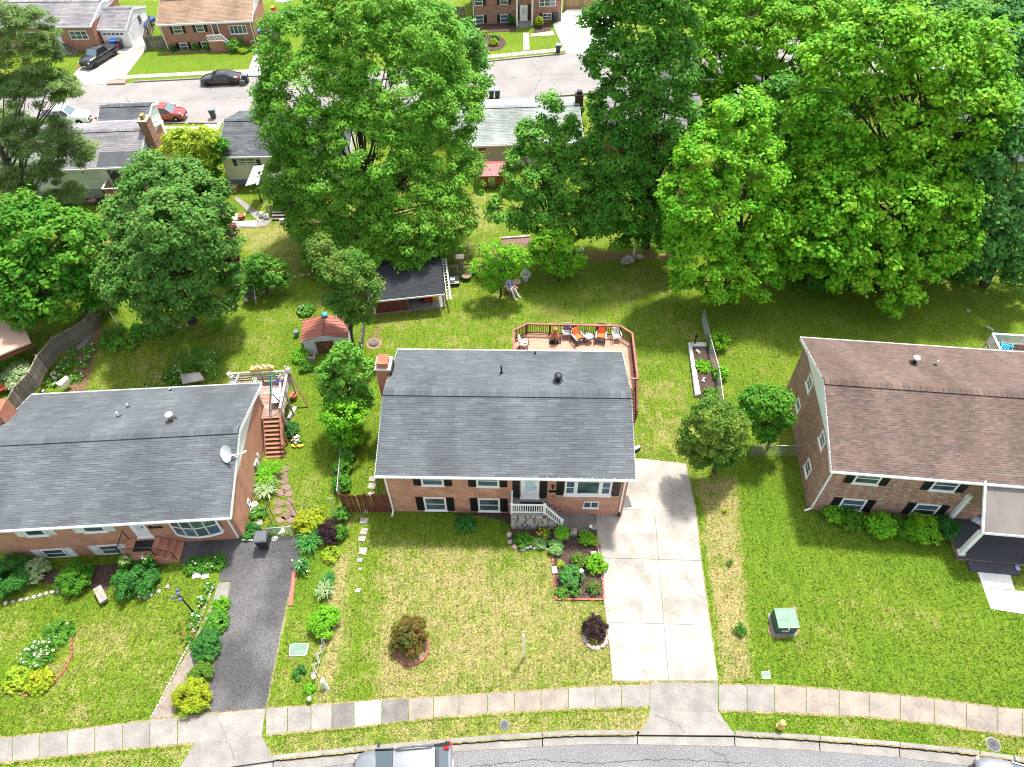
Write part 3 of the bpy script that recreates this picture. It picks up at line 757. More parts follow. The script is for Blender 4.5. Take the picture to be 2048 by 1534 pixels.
BR_FARMIX = brickmat('far_mixed_brick', (.34,.12,.08),(.24,.12,.09),(.44,.34,.28), bw=.22, bh=.08, msize=.008, patch=(.50,.36,.28), var=.58)
M_TRIM = mat('white_trim_aluminium', (.80,.81,.81), .45)
M_BLUETRIM = mat('pale_blue_white_siding', (.68,.74,.78), .6)
def sidingmat(n, c):
 return mat(n, c, .6, col2=tuple(x * .86 for x in c), scale=2.2, stretch=(.3,.3,3))
SD_GREY = sidingmat('light_grey_siding', (.72,.76,.78)); SD_CREAM = sidingmat('cream_siding', (.84,.79,.58)); SD_TAN = sidingmat('tan_siding', (.74,.70,.62)); SD_WHITE = sidingmat('white_siding', (.78,.80,.82))

class House:
 def __init__(s, name, label, x, y, rot, w, d, he, hr, wall, gable, roof, base=0.0, ovf=.45, ovr=.22, expo=.145, own=0,
                 tab=(.28,.95), ridge_boards=True, roofth=.10, lap=None, cat='house', soffit=None, fd=None, rear=True, tabth=.016):
  s.__dict__.update(w=w, d=d, he=he, hr=hr, ovf=ovf, ovr=ovr, base=base, fd=fd)
  s.root = thing(name, label, cat, (x, y, 0), rot)
  s.M = Matrix.Translation((x, y, 0)) @ Matrix.Rotation(rot, 4, 'Z'); s.MI = s.M.inverted()
  zt = he - .10
  x0, x1, y0, y1 = ovr, w - ovr, ovf, d - ovf
  pitch = (hr - he) / (d / 2)
  # walls (brick or siding to the eave), closed box with gables of their own
  b = MB()
  b.box(x0, y0, base - .3, x1, y1, zt);
  s.wall = b.build('wall', wall, s.root)
  if lap:          # lapped boards on the side that faces us
   for nm, (ya, sgn) in {'f': (y0,-1)}.items():
    k = MB(); z = lap[0]
    while z < zt - .02:
     k.add([(x0, ya - .028, z),(x1, ya - .028, z),(x1, ya - .004, min(z + lap[1], zt)),(x0, ya - .004, min(z + lap[1], zt)),(x0, ya, z),(x1, ya, z)],
                          [(0,1,2,3),(4,5,1,0)]); z += lap[1]
    k.build('siding_boards', wall, s.wall, kind='stuff')
  for xx, sg in ((x0,-1),(x1,1)):
   g = MB(); o = xx + sg * .015
   zg = lambda yy: he + (yy if yy < d / 2 else d - yy) * pitch - roofth - .02
   P = [(y0, zt - .05),(y1, zt - .05),(y1, zg(y1)),(d / 2, zg(d / 2)),(y0, zg(y0))]
   n = len(P); a = [(o - sg * .2, p, q) for p, q in P] + [(o, p, q) for p, q in P]
   fs = [tuple(range(n)), tuple(range(2 * n - 1, n - 1,-1))] + [(i, n + i, n + (i + 1) % n, (i + 1) % n) for i in range(n)]
   g.add(a, fs); g.build('gable', gable, s.root)
  # roof deck
  r = MB(); t = roofth
  for side in (0,1):
   Y = lambda yy: yy if side == 0 else d - yy
   P = [(0, Y(0), he),(w, Y(0), he),(w, d / 2, hr),(0, d / 2, hr),(0, Y(0), he - t),(w, Y(0), he - t),(w, d / 2, hr - t),(0, d / 2, hr - t)]
   fs = [(0,1,2,3),(7,6,5,4),(0,4,5,1),(1,5,6,2),(3,7,4,0)]
   if side: fs = [tuple(reversed(f)) for f in fs]
   r.add(P, fs)
  s.roof = r.build('roof', roof, s.root)
  # shingles
  rg = random.Random(int(x * 13 + y * 7)); sl = math.hypot(d / 2, hr - he); cs, sn = (d / 2) / sl, (hr - he) / sl
  def tabgeo(xa, xb, t0, t1, side, th):
   def pt(xx, tt, up):
    yy, zz = tt * cs - up * sn, he + tt * sn + up * cs
    return (xx, yy if side == 0 else d - yy, zz)
   vs = [pt(xa, t0,.003), pt(xb, t0,.003), pt(xb, t1,.003), pt(xa, t1,.003), pt(xa, t0, th), pt(xb, t0, th), pt(xb, t1,.006), pt(xa, t1,.006)]
   fs = [(4,5,6,7),(0,1,5,4),(1,2,6,5),(3,0,4,7)]
   if side: fs = [tuple(reversed(f)) for f in fs]
   return vs, fs
  count = 0; proto = None; J = MB()
  for side in (0,1):
   t0 = 0.0; j = 0
   while t0 < sl - .05:
    t1 = min(t0 + expo, sl)
    xa = 0.0 if not side else 0.0
    xa = -.03; off = rg.uniform(0,.4); first = True
    while xa < w + .02:
     L_ = rg.uniform(*tab) * (rg.random() if first else 1) + (.05 if first else 0); first = False
     xb = min(xa + max(L_, .08), w + .03)
     th = tabth + rg.choice((0,0,.007))
     if side == 0 and count < own:
      if proto is None:
       m = MB(); v, f = tabgeo(0,1.0,0, expo, 0, th); m.add([(a, b_, c - he) for a, b_, c in v], f); proto = m.mesh('shingle', roof)
      o = link('shingle', proto, s.roof, loc=(xa, t0 * cs, he + t0 * sn)); o.scale = (xb - xa - .003,1,1)
      count += 1
     else:
      J.add(*tabgeo(xa, xb - .003, t0, t1, side, th))
     xa = xb
    t0 += expo; j += 1
  J.build('shingles', roof, s.roof, kind='stuff')
  # ridge cap
  if ridge_boards:
   rv = MB()
   for side in (0,1):
    sgn = 1 if side else -1
    P = [(-.02, d/2, hr + .05),(w + .02, d/2, hr + .05),(w + .02, d/2 + sgn * .26, hr + .05 - .26 * pitch),(-.02, d/2 + sgn * .26, hr + .05 - .26 * pitch)]
    Q = [(a, b_, c - .045) for a, b_, c in P]
    fs = [(0,1,2,3),(2,6,7,3),(0,3,7,4),(1,5,6,2)]
    if side == 0: fs = [tuple(reversed(f)) for f in fs]
    rv.add(P + Q, fs)
   rid = rv.build('ridge_vent', M_BLACK, s.roof)
   n = int(w / .3); cm = MB(); e = w / n
   P = [(0,0,.025),(e * .96,0,.017),(e * .96,-.275,.017 - .275 * pitch),(0,-.275,.025 - .275 * pitch),(0,.275,.025 - .275 * pitch),(e * .96,.275,.017 - .275 * pitch)]
   cm.add(P, [(0,3,2,1),(0,1,5,4)]); cm.add([(0,0,.025),(0,-.275,.025-.275*pitch),(0,-.275,.0-.275*pitch),(0,0,0)],[(0,1,2,3)])
   me_ = cm.mesh('ridge_cap', roof)
   for i in range(n):
    link('ridge_cap', me_, s.roof, loc=(i * e, d / 2, hr + .052))
  # fascia, gutters and rake boards
  f = MB()
  for fb, sb in (((-.02,-.015, he - t - .16, w + .02,.012, he - .012),(x0,.012, he - t - .10, x1, y0, he - t - .07)),
                       ((-.02, d - .012, he - t - .16, w + .02, d + .015, he - .012),(x0, y1, he - t - .10, x1, d - .012, he - t - .07))):
   f = MB(); f.box(*fb); f.build('fascia', M_TRIM, s.root)
   f = MB(); f.box(*sb); f.build('soffit', M_TRIM, s.root)
  for xx in (0, w):
   k = MB(); sg = -1 if xx == 0 else 1
   for side in (0,1):
    Y = lambda yy: yy if side == 0 else d - yy
    a = [(xx, Y(-.02), he + .008),(xx, d / 2, hr + .008),(xx, d / 2, hr - .24),(xx, Y(-.02), he - .24)]
    c = [(xx + sg * .03, q[1], q[2]) for q in a]
    k.add(a + c, [(0,1,2,3),(7,6,5,4),(0,4,5,1),(3,2,6,7),(0,3,7,4),(1,5,6,2)])
   k.build('rake_board', M_TRIM, s.root)
  for yy, sg in ((0,-1),(d, 1)):
   g = MB(); a, c = sorted((yy + sg * .016, yy + sg * .125))
   zg_ = he - .03
   g.box(-.03, a, zg_ - .11, w + .03, c, zg_ - .10); o1 = c if sg > 0 else a
   g.box(-.03, o1 - .006, zg_ - .10, w + .03, o1 + .006, zg_);
   g.box(-.03, a, zg_ - .10,-.018, c, zg_); g.box(w + .018, a, zg_ - .10, w + .03, c, zg_)
   g.build('gutter', M_TRIM, s.root)
 # ---- survey on the walls
 def hit(s, u, v, side='f'):
  o = s.MI @ CPOS; d = s.MI.to_3x3() @ ray(u, v)
  if side == 'f': t = (s.ovf - o.y) / d.y
  elif side == 'r': t = (s.w - s.ovr - o.x) / d.x
  elif side == 'l': t = (s.ovr - o.x) / d.x
  p = o + d * t
  return (p.x if side == 'f' else p.y), p.z
 def roofhit(s, u, v, side=0):
  o = s.MI @ CPOS; d = s.MI.to_3x3() @ ray(u, v)
  sl = (s.hr - s.he) / (s.d / 2)
  # z = he + y*sl (side 0) or he + (D-y)*sl
  if side == 0: t = (s.he + o.y * sl - o.z) / (d.z - d.y * sl)
  else: t = (s.he + (s.d - o.y) * sl - o.z) / (d.z + d.y * sl)
  p = o + d * t
  return s.M @ p
 def pb(s, b, side, a0, a1, z0, z1, o0, o1):
  if side == 'f': return b.box(a0, s.ovf - o1, z0, a1, s.ovf - o0, z1)
  if side == 'r': return b.box(s.w - s.ovr + o0, a0, z0, s.w - s.ovr + o1, a1, z1)
  return b.box(s.ovr - o1, a0, z0, s.ovr - o0, a1, z1)
 def window(s, side, a0, z0, a1, z1, kind='sash', shutters=0.0, glass=None, frame=None, fr=.10, sill=True, smat=None, cols=1):
  frame = frame or M_VINYL; glass = glass or M_GLASS
  b = MB(); o = .05
  s.pb(b, side, a0, a1, z0, z0 + fr, 0, o); s.pb(b, side, a0, a1, z1 - fr, z1,0, o)
  s.pb(b, side, a0, a0 + fr, z0 + fr, z1 - fr, 0, o); s.pb(b, side, a1 - fr, a1, z0 + fr, z1 - fr, 0, o)
  for k in range(1, cols):
   c = a0 + (a1 - a0) * k / cols; s.pb(b, side, c - .03, c + .03, z0 + fr, z1 - fr, 0, o - .004)
  if kind == 'sash': s.pb(b, side, a0 + fr, a1 - fr, (z0 + z1) / 2 - .025,(z0 + z1) / 2 + .025,0, o - .012)
  w = b.build('window', frame, s.root)
  for k in range(cols):
   c0 = a0 + (a1 - a0) * k / cols + (fr if k == 0 else .03); c1 = a0 + (a1 - a0) * (k + 1) / cols - (fr if k == cols - 1 else .03)
   if kind == 'sash':
    for q0, q1, dd in ((z0 + fr, (z0 + z1) / 2 - .025,.016),((z0 + z1) / 2 + .025, z1 - fr, .026)):
     p = MB(); s.pb(p, side, c0, c1, q0, q1,.002, dd); p.build('pane', glass if not isinstance(glass, (list, tuple)) else glass[0 if dd < .02 else 1], w)
   else:
    p = MB(); s.pb(p, side, c0, c1, z0 + fr, z1 - fr, .002,.018); p.build('pane', glass, w)
  if sill:
   p = MB(); s.pb(p, side, a0 - .06, a1 + .06, z0 - .07, z0 - .003,.0,.085); p.build('window_sill', frame, w)
  if shutters:
   for q0, q1 in ((a0 - .03 - shutters, a0 - .03),(a1 + .03, a1 + .03 + shutters)):
    p = MB(); s.pb(p, side, q0, q1, z0 - .02, z1 + .02,.001,.022)
    for (c0, c1, e0, e1) in ((q0, q0 + .045, z0 - .02, z1 + .02),(q1 - .045, q1, z0 - .02, z1 + .02),(q0, q1, z0 - .02, z0 + .05),(q0, q1, z1 - .05, z1 + .02),(q0, q1,(z0+z1)/2 - .03,(z0+z1)/2 + .03)):
     s.pb(p, side, c0 + .0005, c1 - .0005, e0, e1,.022,.038)
    zz = z0 + .07
    while zz < z1 - .07:
     if abs(zz - (z0 + z1) / 2) > .05: s.pb(p, side, q0 + .05, q1 - .05, zz, zz + .022,.022,.032)
     zz += .055
    p.build('shutter', smat or M_BLACK, s.root)
  return w
 def wpx(s, bl, br, top, side='f', **k):
  """window from photographed bottom-left, bottom-right and the row of its top"""
  a0, z0 = s.hit(*bl, side); a1, z1b = s.hit(*br, side)
  if a1 < a0: a0, a1 = a1, a0
  z0 = (z0 + z1b) / 2
  z1 = z0 + top if top < 10 else s.hit(bl[0], top, side)[1]
  return s.window(side, a0, z0, a1, z1, **k)
 def downspout(s, a, side='f', zb=.25, zt=None, kick=None, col=None, w=.085):
  zt = s.he - .2 if zt is None else zt
  b = MB()
  if side == 'f':
   b.bar((a, -.06, zt + .06),(a, s.ovf - .07, zt - .22), w); b.bar((a, s.ovf - .06, zt - .2),(a, s.ovf - .06, zb), w)
   if kick: b.bar((a, s.ovf - .06, zb + .03),(a + kick[0], s.ovf - .06 + kick[1], zb - .12), w * 1.05)
  b.build('downspout', col or M_TRIM, s.root)
 def door(s, a0, z0, a1, z1, side='f', m=None, glass=None):
  b = MB(); s.pb(b, side, a0, a0 + .09, z0, z1,0,.06); s.pb(b, side, a1 - .09, a1, z0, z1,0,.06); s.pb(b, side, a0 + .09, a1 - .09, z1 - .09, z1,0,.06)
  s.pb(b, side, a0 - .05, a1 + .05, z0 - .10, z0 - .002,0,.13)
  fr = b.build('door_frame', M_VINYL, s.root)
  d = MB(); p0, p1 = a0 + .09, a1 - .09; q = .14
  s.pb(d, side, p0, p0 + q, z0, z1 - .09,0,.045); s.pb(d, side, p1 - q, p1, z0, z1 - .09,0,.045)
  s.pb(d, side, p0 + q, p1 - q, z0, z0 + .62,0,.045); s.pb(d, side, p0 + q, p1 - q, z1 - .09 - q, z1 - .09,0,.045)
  do = d.build('door', m or M_VINYL, s.root)
  g = MB(); s.pb(g, side, p0 + q, p1 - q, z0 + .62, z1 - .09 - q, .002,.03); g.build('pane', glass or mat('pale_blue_glass', (.50,.62,.68), .15), do)
  h = MB(); s.pb(h, side, p1 - .11, p1 - .07, z0 + .95, z0 + 1.12,.045,.08); h.build('handle', M_DMETAL, do)
  return do

def roof_pipe(name, label, house, uv, side, h, r, m, m2=None, style='pipe', group=None):
 p = house.roofhit(uv[0], uv[1], side)
 t = thing(name, label, 'roof vent', p, 0, group)
 b = MB(); b.lathe((0,0,-.05), [(r, 0),(r, h)], 12)
 b.build('pipe', m, t, smooth=False)
 k = MB(); k.lathe((0,0,-.08), [(r * 2.6,0),(r * 2.6,.07),(r * 1.5,.14),(r * 1.05,.17)], 14); k.build('flashing', M_DMETAL, t)
 if style == 'cap':
  c = MB(); c.lathe((0,0, h - .12), [(r * 1.05,0),(r * 1.8,.03),(r * 1.8,.14),(r * 1.2,.2),(.01,.22)], 14); c.build('cap', m2 or m, t, smooth=True)
 return t

# ---------------------------------------------------------------- the middle house
MH = House('brick_house', 'red brick house in the middle with blue grey roof, white porch railing and black shutters',
           -7.40,21.22, R(-1.95), 13.9,9.3,4.447,5.915, BR_RED, M_TRIM, SH_BLUE, ovf=.45, own=300, tab=(.25,.85))
mk = dict(shutters=.42)
MH.wpx((843.8,969.8),(888.5,970.8), 1.15, glass=(M_GLASS_BLUE, M_GLASS), **mk)
MH.wpx((953.3,971.6),(998.7,973.6), 1.15, glass=(M_GLASS_BLUE, M_GLASS_BLUE), **mk)
MH.wpx((851.0,1019.3),(894.8,1020.2), 994.2, glass=(M_GLASS, M_GLASS), **mk)
MH.wpx((957.4,1021.0),(1000.3,1022.0), 996.4, glass=(M_GLASS, M_GLASS), **mk)
a0, z0 = MH.hit(1128.5,987); a1, _z = MH.hit(1220.5,990); z1 = z0 + 1.35
sidew = (a1 - a0) * .235
MH.window('f', a0, z0, a0 + sidew, z1, glass=(M_GLASS_BLUE, M_GLASS_BLUE), sill=False)
MH.window('f', a0 + sidew + .004, z0, a1 - sidew - .004, z1, kind='fixed', sill=False)
MH.window('f', a1 - sidew, z0, a1, z1, glass=(M_GLASS_BLUE, M_GLASS_BLUE), sill=False)
b = MB(); MH.pb(b, 'f', a0 - .05, a1 + .05, z0 - .2, z0 - .004,0,.09); b.build('window_sill', M_VINYL, MH.root)
for q0 in (a0 - .47, a1 + .05):
 b = MB(); MH.pb(b, 'f', q0, q0 + .42, z0 - .12, z1,0,.025)
 for e in (z0 - .12,(z0 + z1) / 2 - .06, z1 - .06): MH.pb(b, 'f', q0 + .001, q0 + .419, e, e + .06,.025,.042)
 MH.pb(b, 'f', q0 + .002, q0 + .047, z0 - .12, z1,.025,.041); MH.pb(b, 'f', q0 + .373, q0 + .418, z0 - .12, z1,.025,.041)
 b.build('shutter', M_BLACK, MH.root)
da0, dz = MH.hit(1041.5,993); da1, _z = MH.hit(1077.5,993.5)
MH.door(da0, dz, da1, dz + 2.1)
for q0 in (da0 - .46, da1 + .05):
 b = MB(); MH.pb(b, 'f', q0, q0 + .40, dz - .05, dz + 2.05,0,.025)
 for e in (dz - .05, dz + .95, dz + 1.99): MH.pb(b, 'f', q0 + .001, q0 + .399, e, e + .06,.025,.042)
 b.build('shutter', M_BLACK, MH.root)
MH.wpx((1166,1014),(1196,1015.5), 1002.5, kind='fixed', cols=2, fr=.05)
b = MB(); a, z = MH.hit(1098,982); MH.pb(b, 'f', a, a + .62, z, z + .09,0,.11); b.build('mailbox', M_BLACK, MH.root)
b = MB(); a, z = MH.hit(1103,974); MH.pb(b, 'f', a, a + .14, z, z + .26,0,.14); b.build('porch_light', M_DMETAL, MH.root)
b = MB(); a, z = MH.hit(1104,992); MH.pb(b, 'f', a, a + .12, z, z + .12,0,.03); b.build('outlet_box', M_METAL, MH.root)
MH.downspout(.35, zb=.12, kick=(-.05,-.3)); MH.downspout(13.9 - .42, zb=.45)
MB().bar((13.9 - .42,.39,.46),(13.9 - .40,.36,.05), .12).build('drain_boot', M_BLACK, MH.root)
b = MB()      # gutter straps at the right end of the front gutter
for k in range(9): b.box(8.6 + k * .6,-.13, MH.he - .04,8.63 + k * .6,.05, MH.he + .02)
b.build('gutter_strap', M_TRIM, MH.root, kind='stuff')
# chimney on the left gable
cp = MH.roofhit(772,745,1)
ch = link('chimney', None, MH.root)
lp = MH.MI @ G(771,716,6.9)
cx, cy = -.32,6.85
MB().box(cx - .42, cy - .5,-.3, cx + .42, cy + .5,5.75).build('stack', BR_SALMON, ch)
MB().box(cx - .48, cy - .56,5.75, cx + .48, cy + .56,5.86).build('chimney_crown', M_STONE, ch)
MB().box(cx - .3, cy - .36,5.86, cx + .3, cy + .36,6.12).box(cx - .33, cy - .39,6.12, cx + .33, cy + .39,6.2).build('chimney_pot', BR_SALMON, ch)
MB().box(cx + .43, cy - .55,5.2, cx + .50, cy + .5,5.72).build('flashing', M_BLACK, ch)
roof_pipe('roof_vent', 'black round capped flue on the rear slope of the middle roof', MH, (1116,763), 1,.52,.13, M_BLACK, M_DMETAL, 'cap')
roof_pipe('roof_vent', 'thin pipe on the rear slope of the middle roof, left of the capped flue', MH, (1003,747), 1,.75,.055, M_DMETAL, M_METAL, 'pipe')
roof_pipe('roof_vent', 'short black pipe at the rear eave of the middle roof beside the deck', MH, (1070,708), 1,.3,.045, M_BLACK)

# front stoop of the middle house
SP = G(1021.5,1057.5,0); LM = MH.MI
sp = LM @ SP; s_x0 = sp.x; s_y0 = sp.y
ZP = dz - .16
s_x1 = (LM @ G(1090,1047, ZP)).x
s_x2 = (LM @ G(1124,1048,0.1)).x
st = thing('front_stoop', 'raised concrete stoop faced in pale stone with white railing and grey steps', 'porch', MH.root.location, R(-1.95))
yb = MH.ovf - .07
MB().box(s_x0, s_y0,-.1, s_x1, yb, ZP - .12).build('base', mat('mortar_dark', (.10,.09,.08), .95), st)
MB().box(s_x0 - .03, s_y0 - .03, ZP - .12, s_x1 + .01, yb + .04, ZP).build('slab', M_CONC, st)
nst = 4; sw = (s_x2 - s_x1) / nst
for k in range(nst - 0):
 b = MB(); hz = ZP * (1 - (k + 1) / (nst + 1)); b.box(s_x1 + .012 + sw * k, s_y0 + .02,-.1, s_x1 + sw * (k + 1), yb, hz); b.build('step', M_CONC, st)
rg = random.Random(5)      # facing stones on the front of the stoop
def facing(parent, P0, du, dv, W_, H_, n_out, fn=lambda a: 1.0, sx=.42, sy=.26, m=None):
 rows = max(1, int(H_ / sy))
 for j in range(rows):
  a = -rg.uniform(0,.2)
  while a < W_:
   l = rg.uniform(.6,1.4) * sx; a0_, a1_ = max(a, 0) + .012, min(a + l, W_) - .012
   h0, h1 = H_ * j / rows + .012, H_ * (j + 1) / rows - .012
   if a1_ - a0_ > .06 and h1 <= H_ * fn((a0_ + a1_) / 2) + .02:
    q = [(a0_ + rg.uniform(0,.05), h0 + rg.uniform(-.01,.04)),(a1_ - rg.uniform(0,.05), h0 + rg.uniform(-.01,.04)),(a1_ + rg.uniform(-.03,.01),(h0 + h1) / 2),(a1_ - rg.uniform(0,.07), h1 - rg.uniform(0,.04)),((a0_ + a1_) / 2, h1),(a0_ + rg.uniform(0,.07), h1 - rg.uniform(0,.05))]
    mm = MB(); n = len(q); d1 = rg.uniform(.02,.045)
    V = [P0 + du * x_ + dv * y_ for x_, y_ in q] + [P0 + du * x_ * 1.0 + dv * y_ + n_out * d1 for x_, y_ in q]
    mm.add(V, [tuple(range(n, 2 * n))] + [(i, (i + 1) % n, n + (i + 1) % n, n + i) for i in range(n)])
    mm.build('facing_stone', m or M_STONE, parent)
   a += l
facing(st, Vector((s_x0, s_y0,0)), Vector((1,0,0)), Vector((0,0,1)), s_x2 - s_x0 - .1, ZP - .13, Vector((0,-1,0)), lambda a: 1.0 if a < s_x1 - s_x0 else 1 - .8 * (a - s_x1 + s_x0) / (s_x2 - s_x1))
rl = link('railing', None, st)
zt = ZP + .86; yr = s_y0 + .06
def post(x_, y_, z0_, z1_, nm='post', w_=.11):
 MB().box(x_ - w_/2, y_ - w_/2, z0_, x_ + w_/2, y_ + w_/2, z1_).box(x_ - w_/2 - .015, y_ - w_/2 - .015, z1_, x_ + w_/2 + .015, y_ + w_/2 + .015, z1_ + .035).build(nm, M_VINYL, rl)
post(s_x0 + .07, yr, ZP, zt + .06); post(s_x1 - .02, yr, ZP, zt + .06); post(s_x2 - .02, yr, 0,.98); post(s_x0 + .07, yb - .1, ZP, zt + .06)
b = MB(); b.bar((s_x0 + .07, yr, zt),(s_x1 - .02, yr, zt), .07,.09); b.bar((s_x1 - .02, yr, zt),(s_x2, yr, .92), .07,.09); b.bar((s_x0 + .07, yr, zt),(s_x0 + .07, yb - .1, zt), .07,.09); b.build('top_rail', M_VINYL, rl)
b = MB(); b.bar((s_x0 + .07, yr, ZP + .10),(s_x1 - .02, yr, ZP + .10), .06,.07); b.bar((s_x1 - .02, yr, ZP + .08),(s_x2, yr, .2), .06,.07); b.bar((s_x0 + .07, yr, ZP + .10),(s_x0 + .07, yb - .1, ZP + .10), .06,.07); b.build('bottom_rail', M_VINYL, rl)
bm_ = MB(); bm_.box(-.022,-.02,0,.022,.02,.70); bme = bm_.mesh('baluster', M_VINYL)
x_ = s_x0 + .2
while x_ < s_x2 - .1:
 zb_ = ZP + .12 if x_ < s_x1 else ZP + .08 + (x_ - s_x1) / (s_x2 - s_x1) * (.2 - ZP - .08)
 link('baluster', bme, rl, loc=(x_, yr, zb_)); x_ += .125
y_ = yr + .13
while y_ < yb - .15: link('baluster', bme, rl, loc=(s_x0 + .07, y_, ZP + .12)); y_ += .125
mtx = (LM @ G(1062,1008, ZP)).x; mt = MB()
ring = [(mtx + .62 * math.cos(math.pi + math.pi * k / 14), yb - .18 + .62 * math.sin(math.pi + math.pi * k / 14)) for k in range(15)]
mt.prism([(a, b_) for a, b_ in ring], ZP + .004, ZP + .02)
o = mt.build('door_mat', M_BLACK); o.matrix_world = MH.M; tag(o, 'black half round door mat on the grey front stoop', 'doormat')
b = MB(); P = gp([(1256,991),(1264,1014),(1244,1015),(1245,991)], 0.04); b.prism([(p.x, p.y) for p in P], .04,.06); b.build('rubber_mat', M_DMETAL, label='dark flat mat on the driveway against the right side wall of the middle house', cat='mat')

# ---------------------------------------------------------------- left neighbour


LROT = R(2.865); LW = 14.0
LH = House('brick_house', 'salmon brick house at the left edge with blue grey roof and white shutters', -15.119 - LW * math.cos(LROT), 19.551 - LW * math.sin(LROT), LROT, LW, 9.446,3.178,4.667,
           brickmat('left_house_brick', (.40,.145,.080),(.46,.19,.115),(.50,.36,.28), bw=.24, bh=.095, msize=.014), M_TRIM, SH_BLUE, base=-.9, own=300, tab=(.3,1.0))
W_SH = dict(shutters=.46, smat=M_WHITE)
LH.wpx((56,1071.8),(97,1069.3), 1.1, glass=(M_GLASS, M_GLASS_BLUE), **W_SH)
LH.wpx((170.6,1064.6),(214.4,1061.4), 1.05, glass=(M_GLASS, M_GLASS_BLUE), **W_SH)
LH.wpx((97,1116.0),(141.5,1112.5), 1.0, **W_SH)
LH.wpx((209,1109.0),(250,1105.5), 1.05, **W_SH)
a0, ldz = LH.hit(276.5,1072.5); a1, _z = LH.hit(306.7,1071)
LH.door(a0, ldz, a1, ldz + 2.05)
a, z = LH.hit(298,1056); b = MB(); LH.pb(b, 'f', a, a + .75, z - .02, z + .14,0,.04); LH.pb(b, 'f', a + .05, a + .25, z + .14, z + .22,0,.04)
b.build('name_plate', M_BLACK, LH.root)
a, z = LH.hit(307,1044); b = MB(); LH.pb(b, 'f', a, a + .13, z - .1, z + .15,0,.13); b.build('porch_light', M_DMETAL, LH.root)
# bow window
ba0, bz0 = LH.hit(356,1063); ba1, bz1 = LH.hit(447,1058.6); bz = (bz0 + bz1) / 2; zt_ = LH.he - .22
bow = link('window', None, LH.root); NB = 4
arc = [(ba0 + (ba1 - ba0) * k / NB, LH.ovf - .06 - .34 * math.sin(math.pi * (k * .8 + .4) / NB)) for k in range(NB + 1)]
b = MB(); pl = [(ba0 - .05, LH.ovf)] + [(x_, y_ - .05) for x_, y_ in arc] + [(ba1 + .05, LH.ovf)]
b.prism(pl, bz - .1, bz + .05); b.build('window_sill', M_VINYL, bow); MB().prism(pl, zt_ - .05, zt_ + .06).build('window_head', M_VINYL, bow)
for k in range(NB):
 p, q = Vector((*arc[k], 0)), Vector((*arc[k + 1], 0)); dd = (q - p).normalized()
 b = MB()
 for t_ in (0.0,1.0):
  c = p.lerp(q, t_); b.bar((c.x, c.y, bz + .05),(c.x, c.y, zt_ - .05), .09)
 zm = (bz + zt_) / 2; b.bar((p.x, p.y, zm),(q.x, q.y, zm), .06)
 b.build('window_frame', M_VINYL, bow)
 for z0_, z1_ in ((bz + .06, zm - .035),(zm + .035, zt_ - .06)):
  g = MB(); g.bar(Vector((p.x, p.y, (z0_ + z1_) / 2)) + dd * .05, Vector((q.x, q.y, (z0_ + z1_) / 2)) - dd * .05,.02, z1_ - z0_); g.build('pane', rnd.choice((M_GLASS, M_GLASS_BLUE)), bow)
LH.downspout(LW - .5, zb=.3)
# white drain pipe lying from the corner towards the bin
p0, p1 = G(484,1079,.12), G(516,1082,.06); b = MB(); b.tube([p0, p0.lerp(p1,.5) + Vector((0,0,.02)), p1], .06,8)
b.build('drain_pipe', M_WHITE, label='white drain pipe lying on the black asphalt from the left house corner to the bin', cat='pipe')
LH.wpx((521,926.5),(514.5,905), .45, side='r', kind='fixed', sill=False, frame=M_WHITE)
LH.wpx((502,1022),(497,998), .5, side='r', kind='fixed', sill=False, frame=M_WHITE)
ma, mz = LH.hit(510,932, 'r')
b = MB(); LH.pb(b, 'r', ma - .15, ma + .15, mz - .2, mz + .25,0,.14); LH.pb(b, 'r', ma - .02, ma + .03,0, mz - .2,0,.05); b.build('electric_meter', M_METAL, LH.root)
b = MB(); LH.pb(b, 'r', ma + .25, ma + .5, mz - .3, mz + .1,0,.1); b.build('meter_box', M_WHITE, LH.root)
LH.downspout(LW - .5, side='x') if False else None
MB().bar((LW - LH.ovr + .05,9.446 - .5, LH.he - .1),(LW - LH.ovr + .05,9.446 - .5,.1), .09).build('downspout', M_TRIM, LH.root)
# brick stoop of the left house
lst = thing('brick_stoop', 'brick stoop with black mat and steps at the left house front door', 'porch', LH.root.location, LROT)
LI = LH.MI; zp = ldz - .12
q0 = LI @ G(257,1073, zp); q1 = LI @ G(313,1100, zp); fr_ = LI @ G(330,1129,0)
x0_, x1_ = q0.x, q1.x; y0_ = fr_.y + .1; y1_ = LH.ovf - .03; xs = (LI @ G(366,1100,0)).x
BR_STOOP = brickmat('terracotta_brick', (.46,.20,.13),(.50,.24,.16),(.42,.30,.24), msize=.007)
MB().box(x0_, y0_, -1, x1_, y1_, zp).build('platform', BR_STOOP, lst)
for k in range(3):
 xa_ = x1_ + (xs - x1_) * k / 3 + .004; xb_ = x1_ + (xs - x1_) * (k + 1) / 3; hz = zp * (1 - (k + 1) / 3.6)
 MB().box(xa_, y0_ + .01,-1, xb_, y1_, hz).build('step', BR_STOOP, lst)
m_ = MB(); cx_ = (x0_ + x1_) / 2 + .1; m_.box(cx_ - .5, y0_ + .35, zp + .003, cx_ + .5, y1_ - .2, zp + .02)
o = m_.build('door_mat', M_BLACK); o.matrix_world = LH.M; tag(o, 'black rectangular door mat on the brick stoop of the left house', 'doormat')
rl = link('railing', None, lst); b = MB()
for x_, z_ in ((x0_ + .08, zp),(x1_, zp),(xs - .1,.15)):
 b.bar((x_, y0_ + .06, z_),(x_, y0_ + .06, z_ + .9), .035)
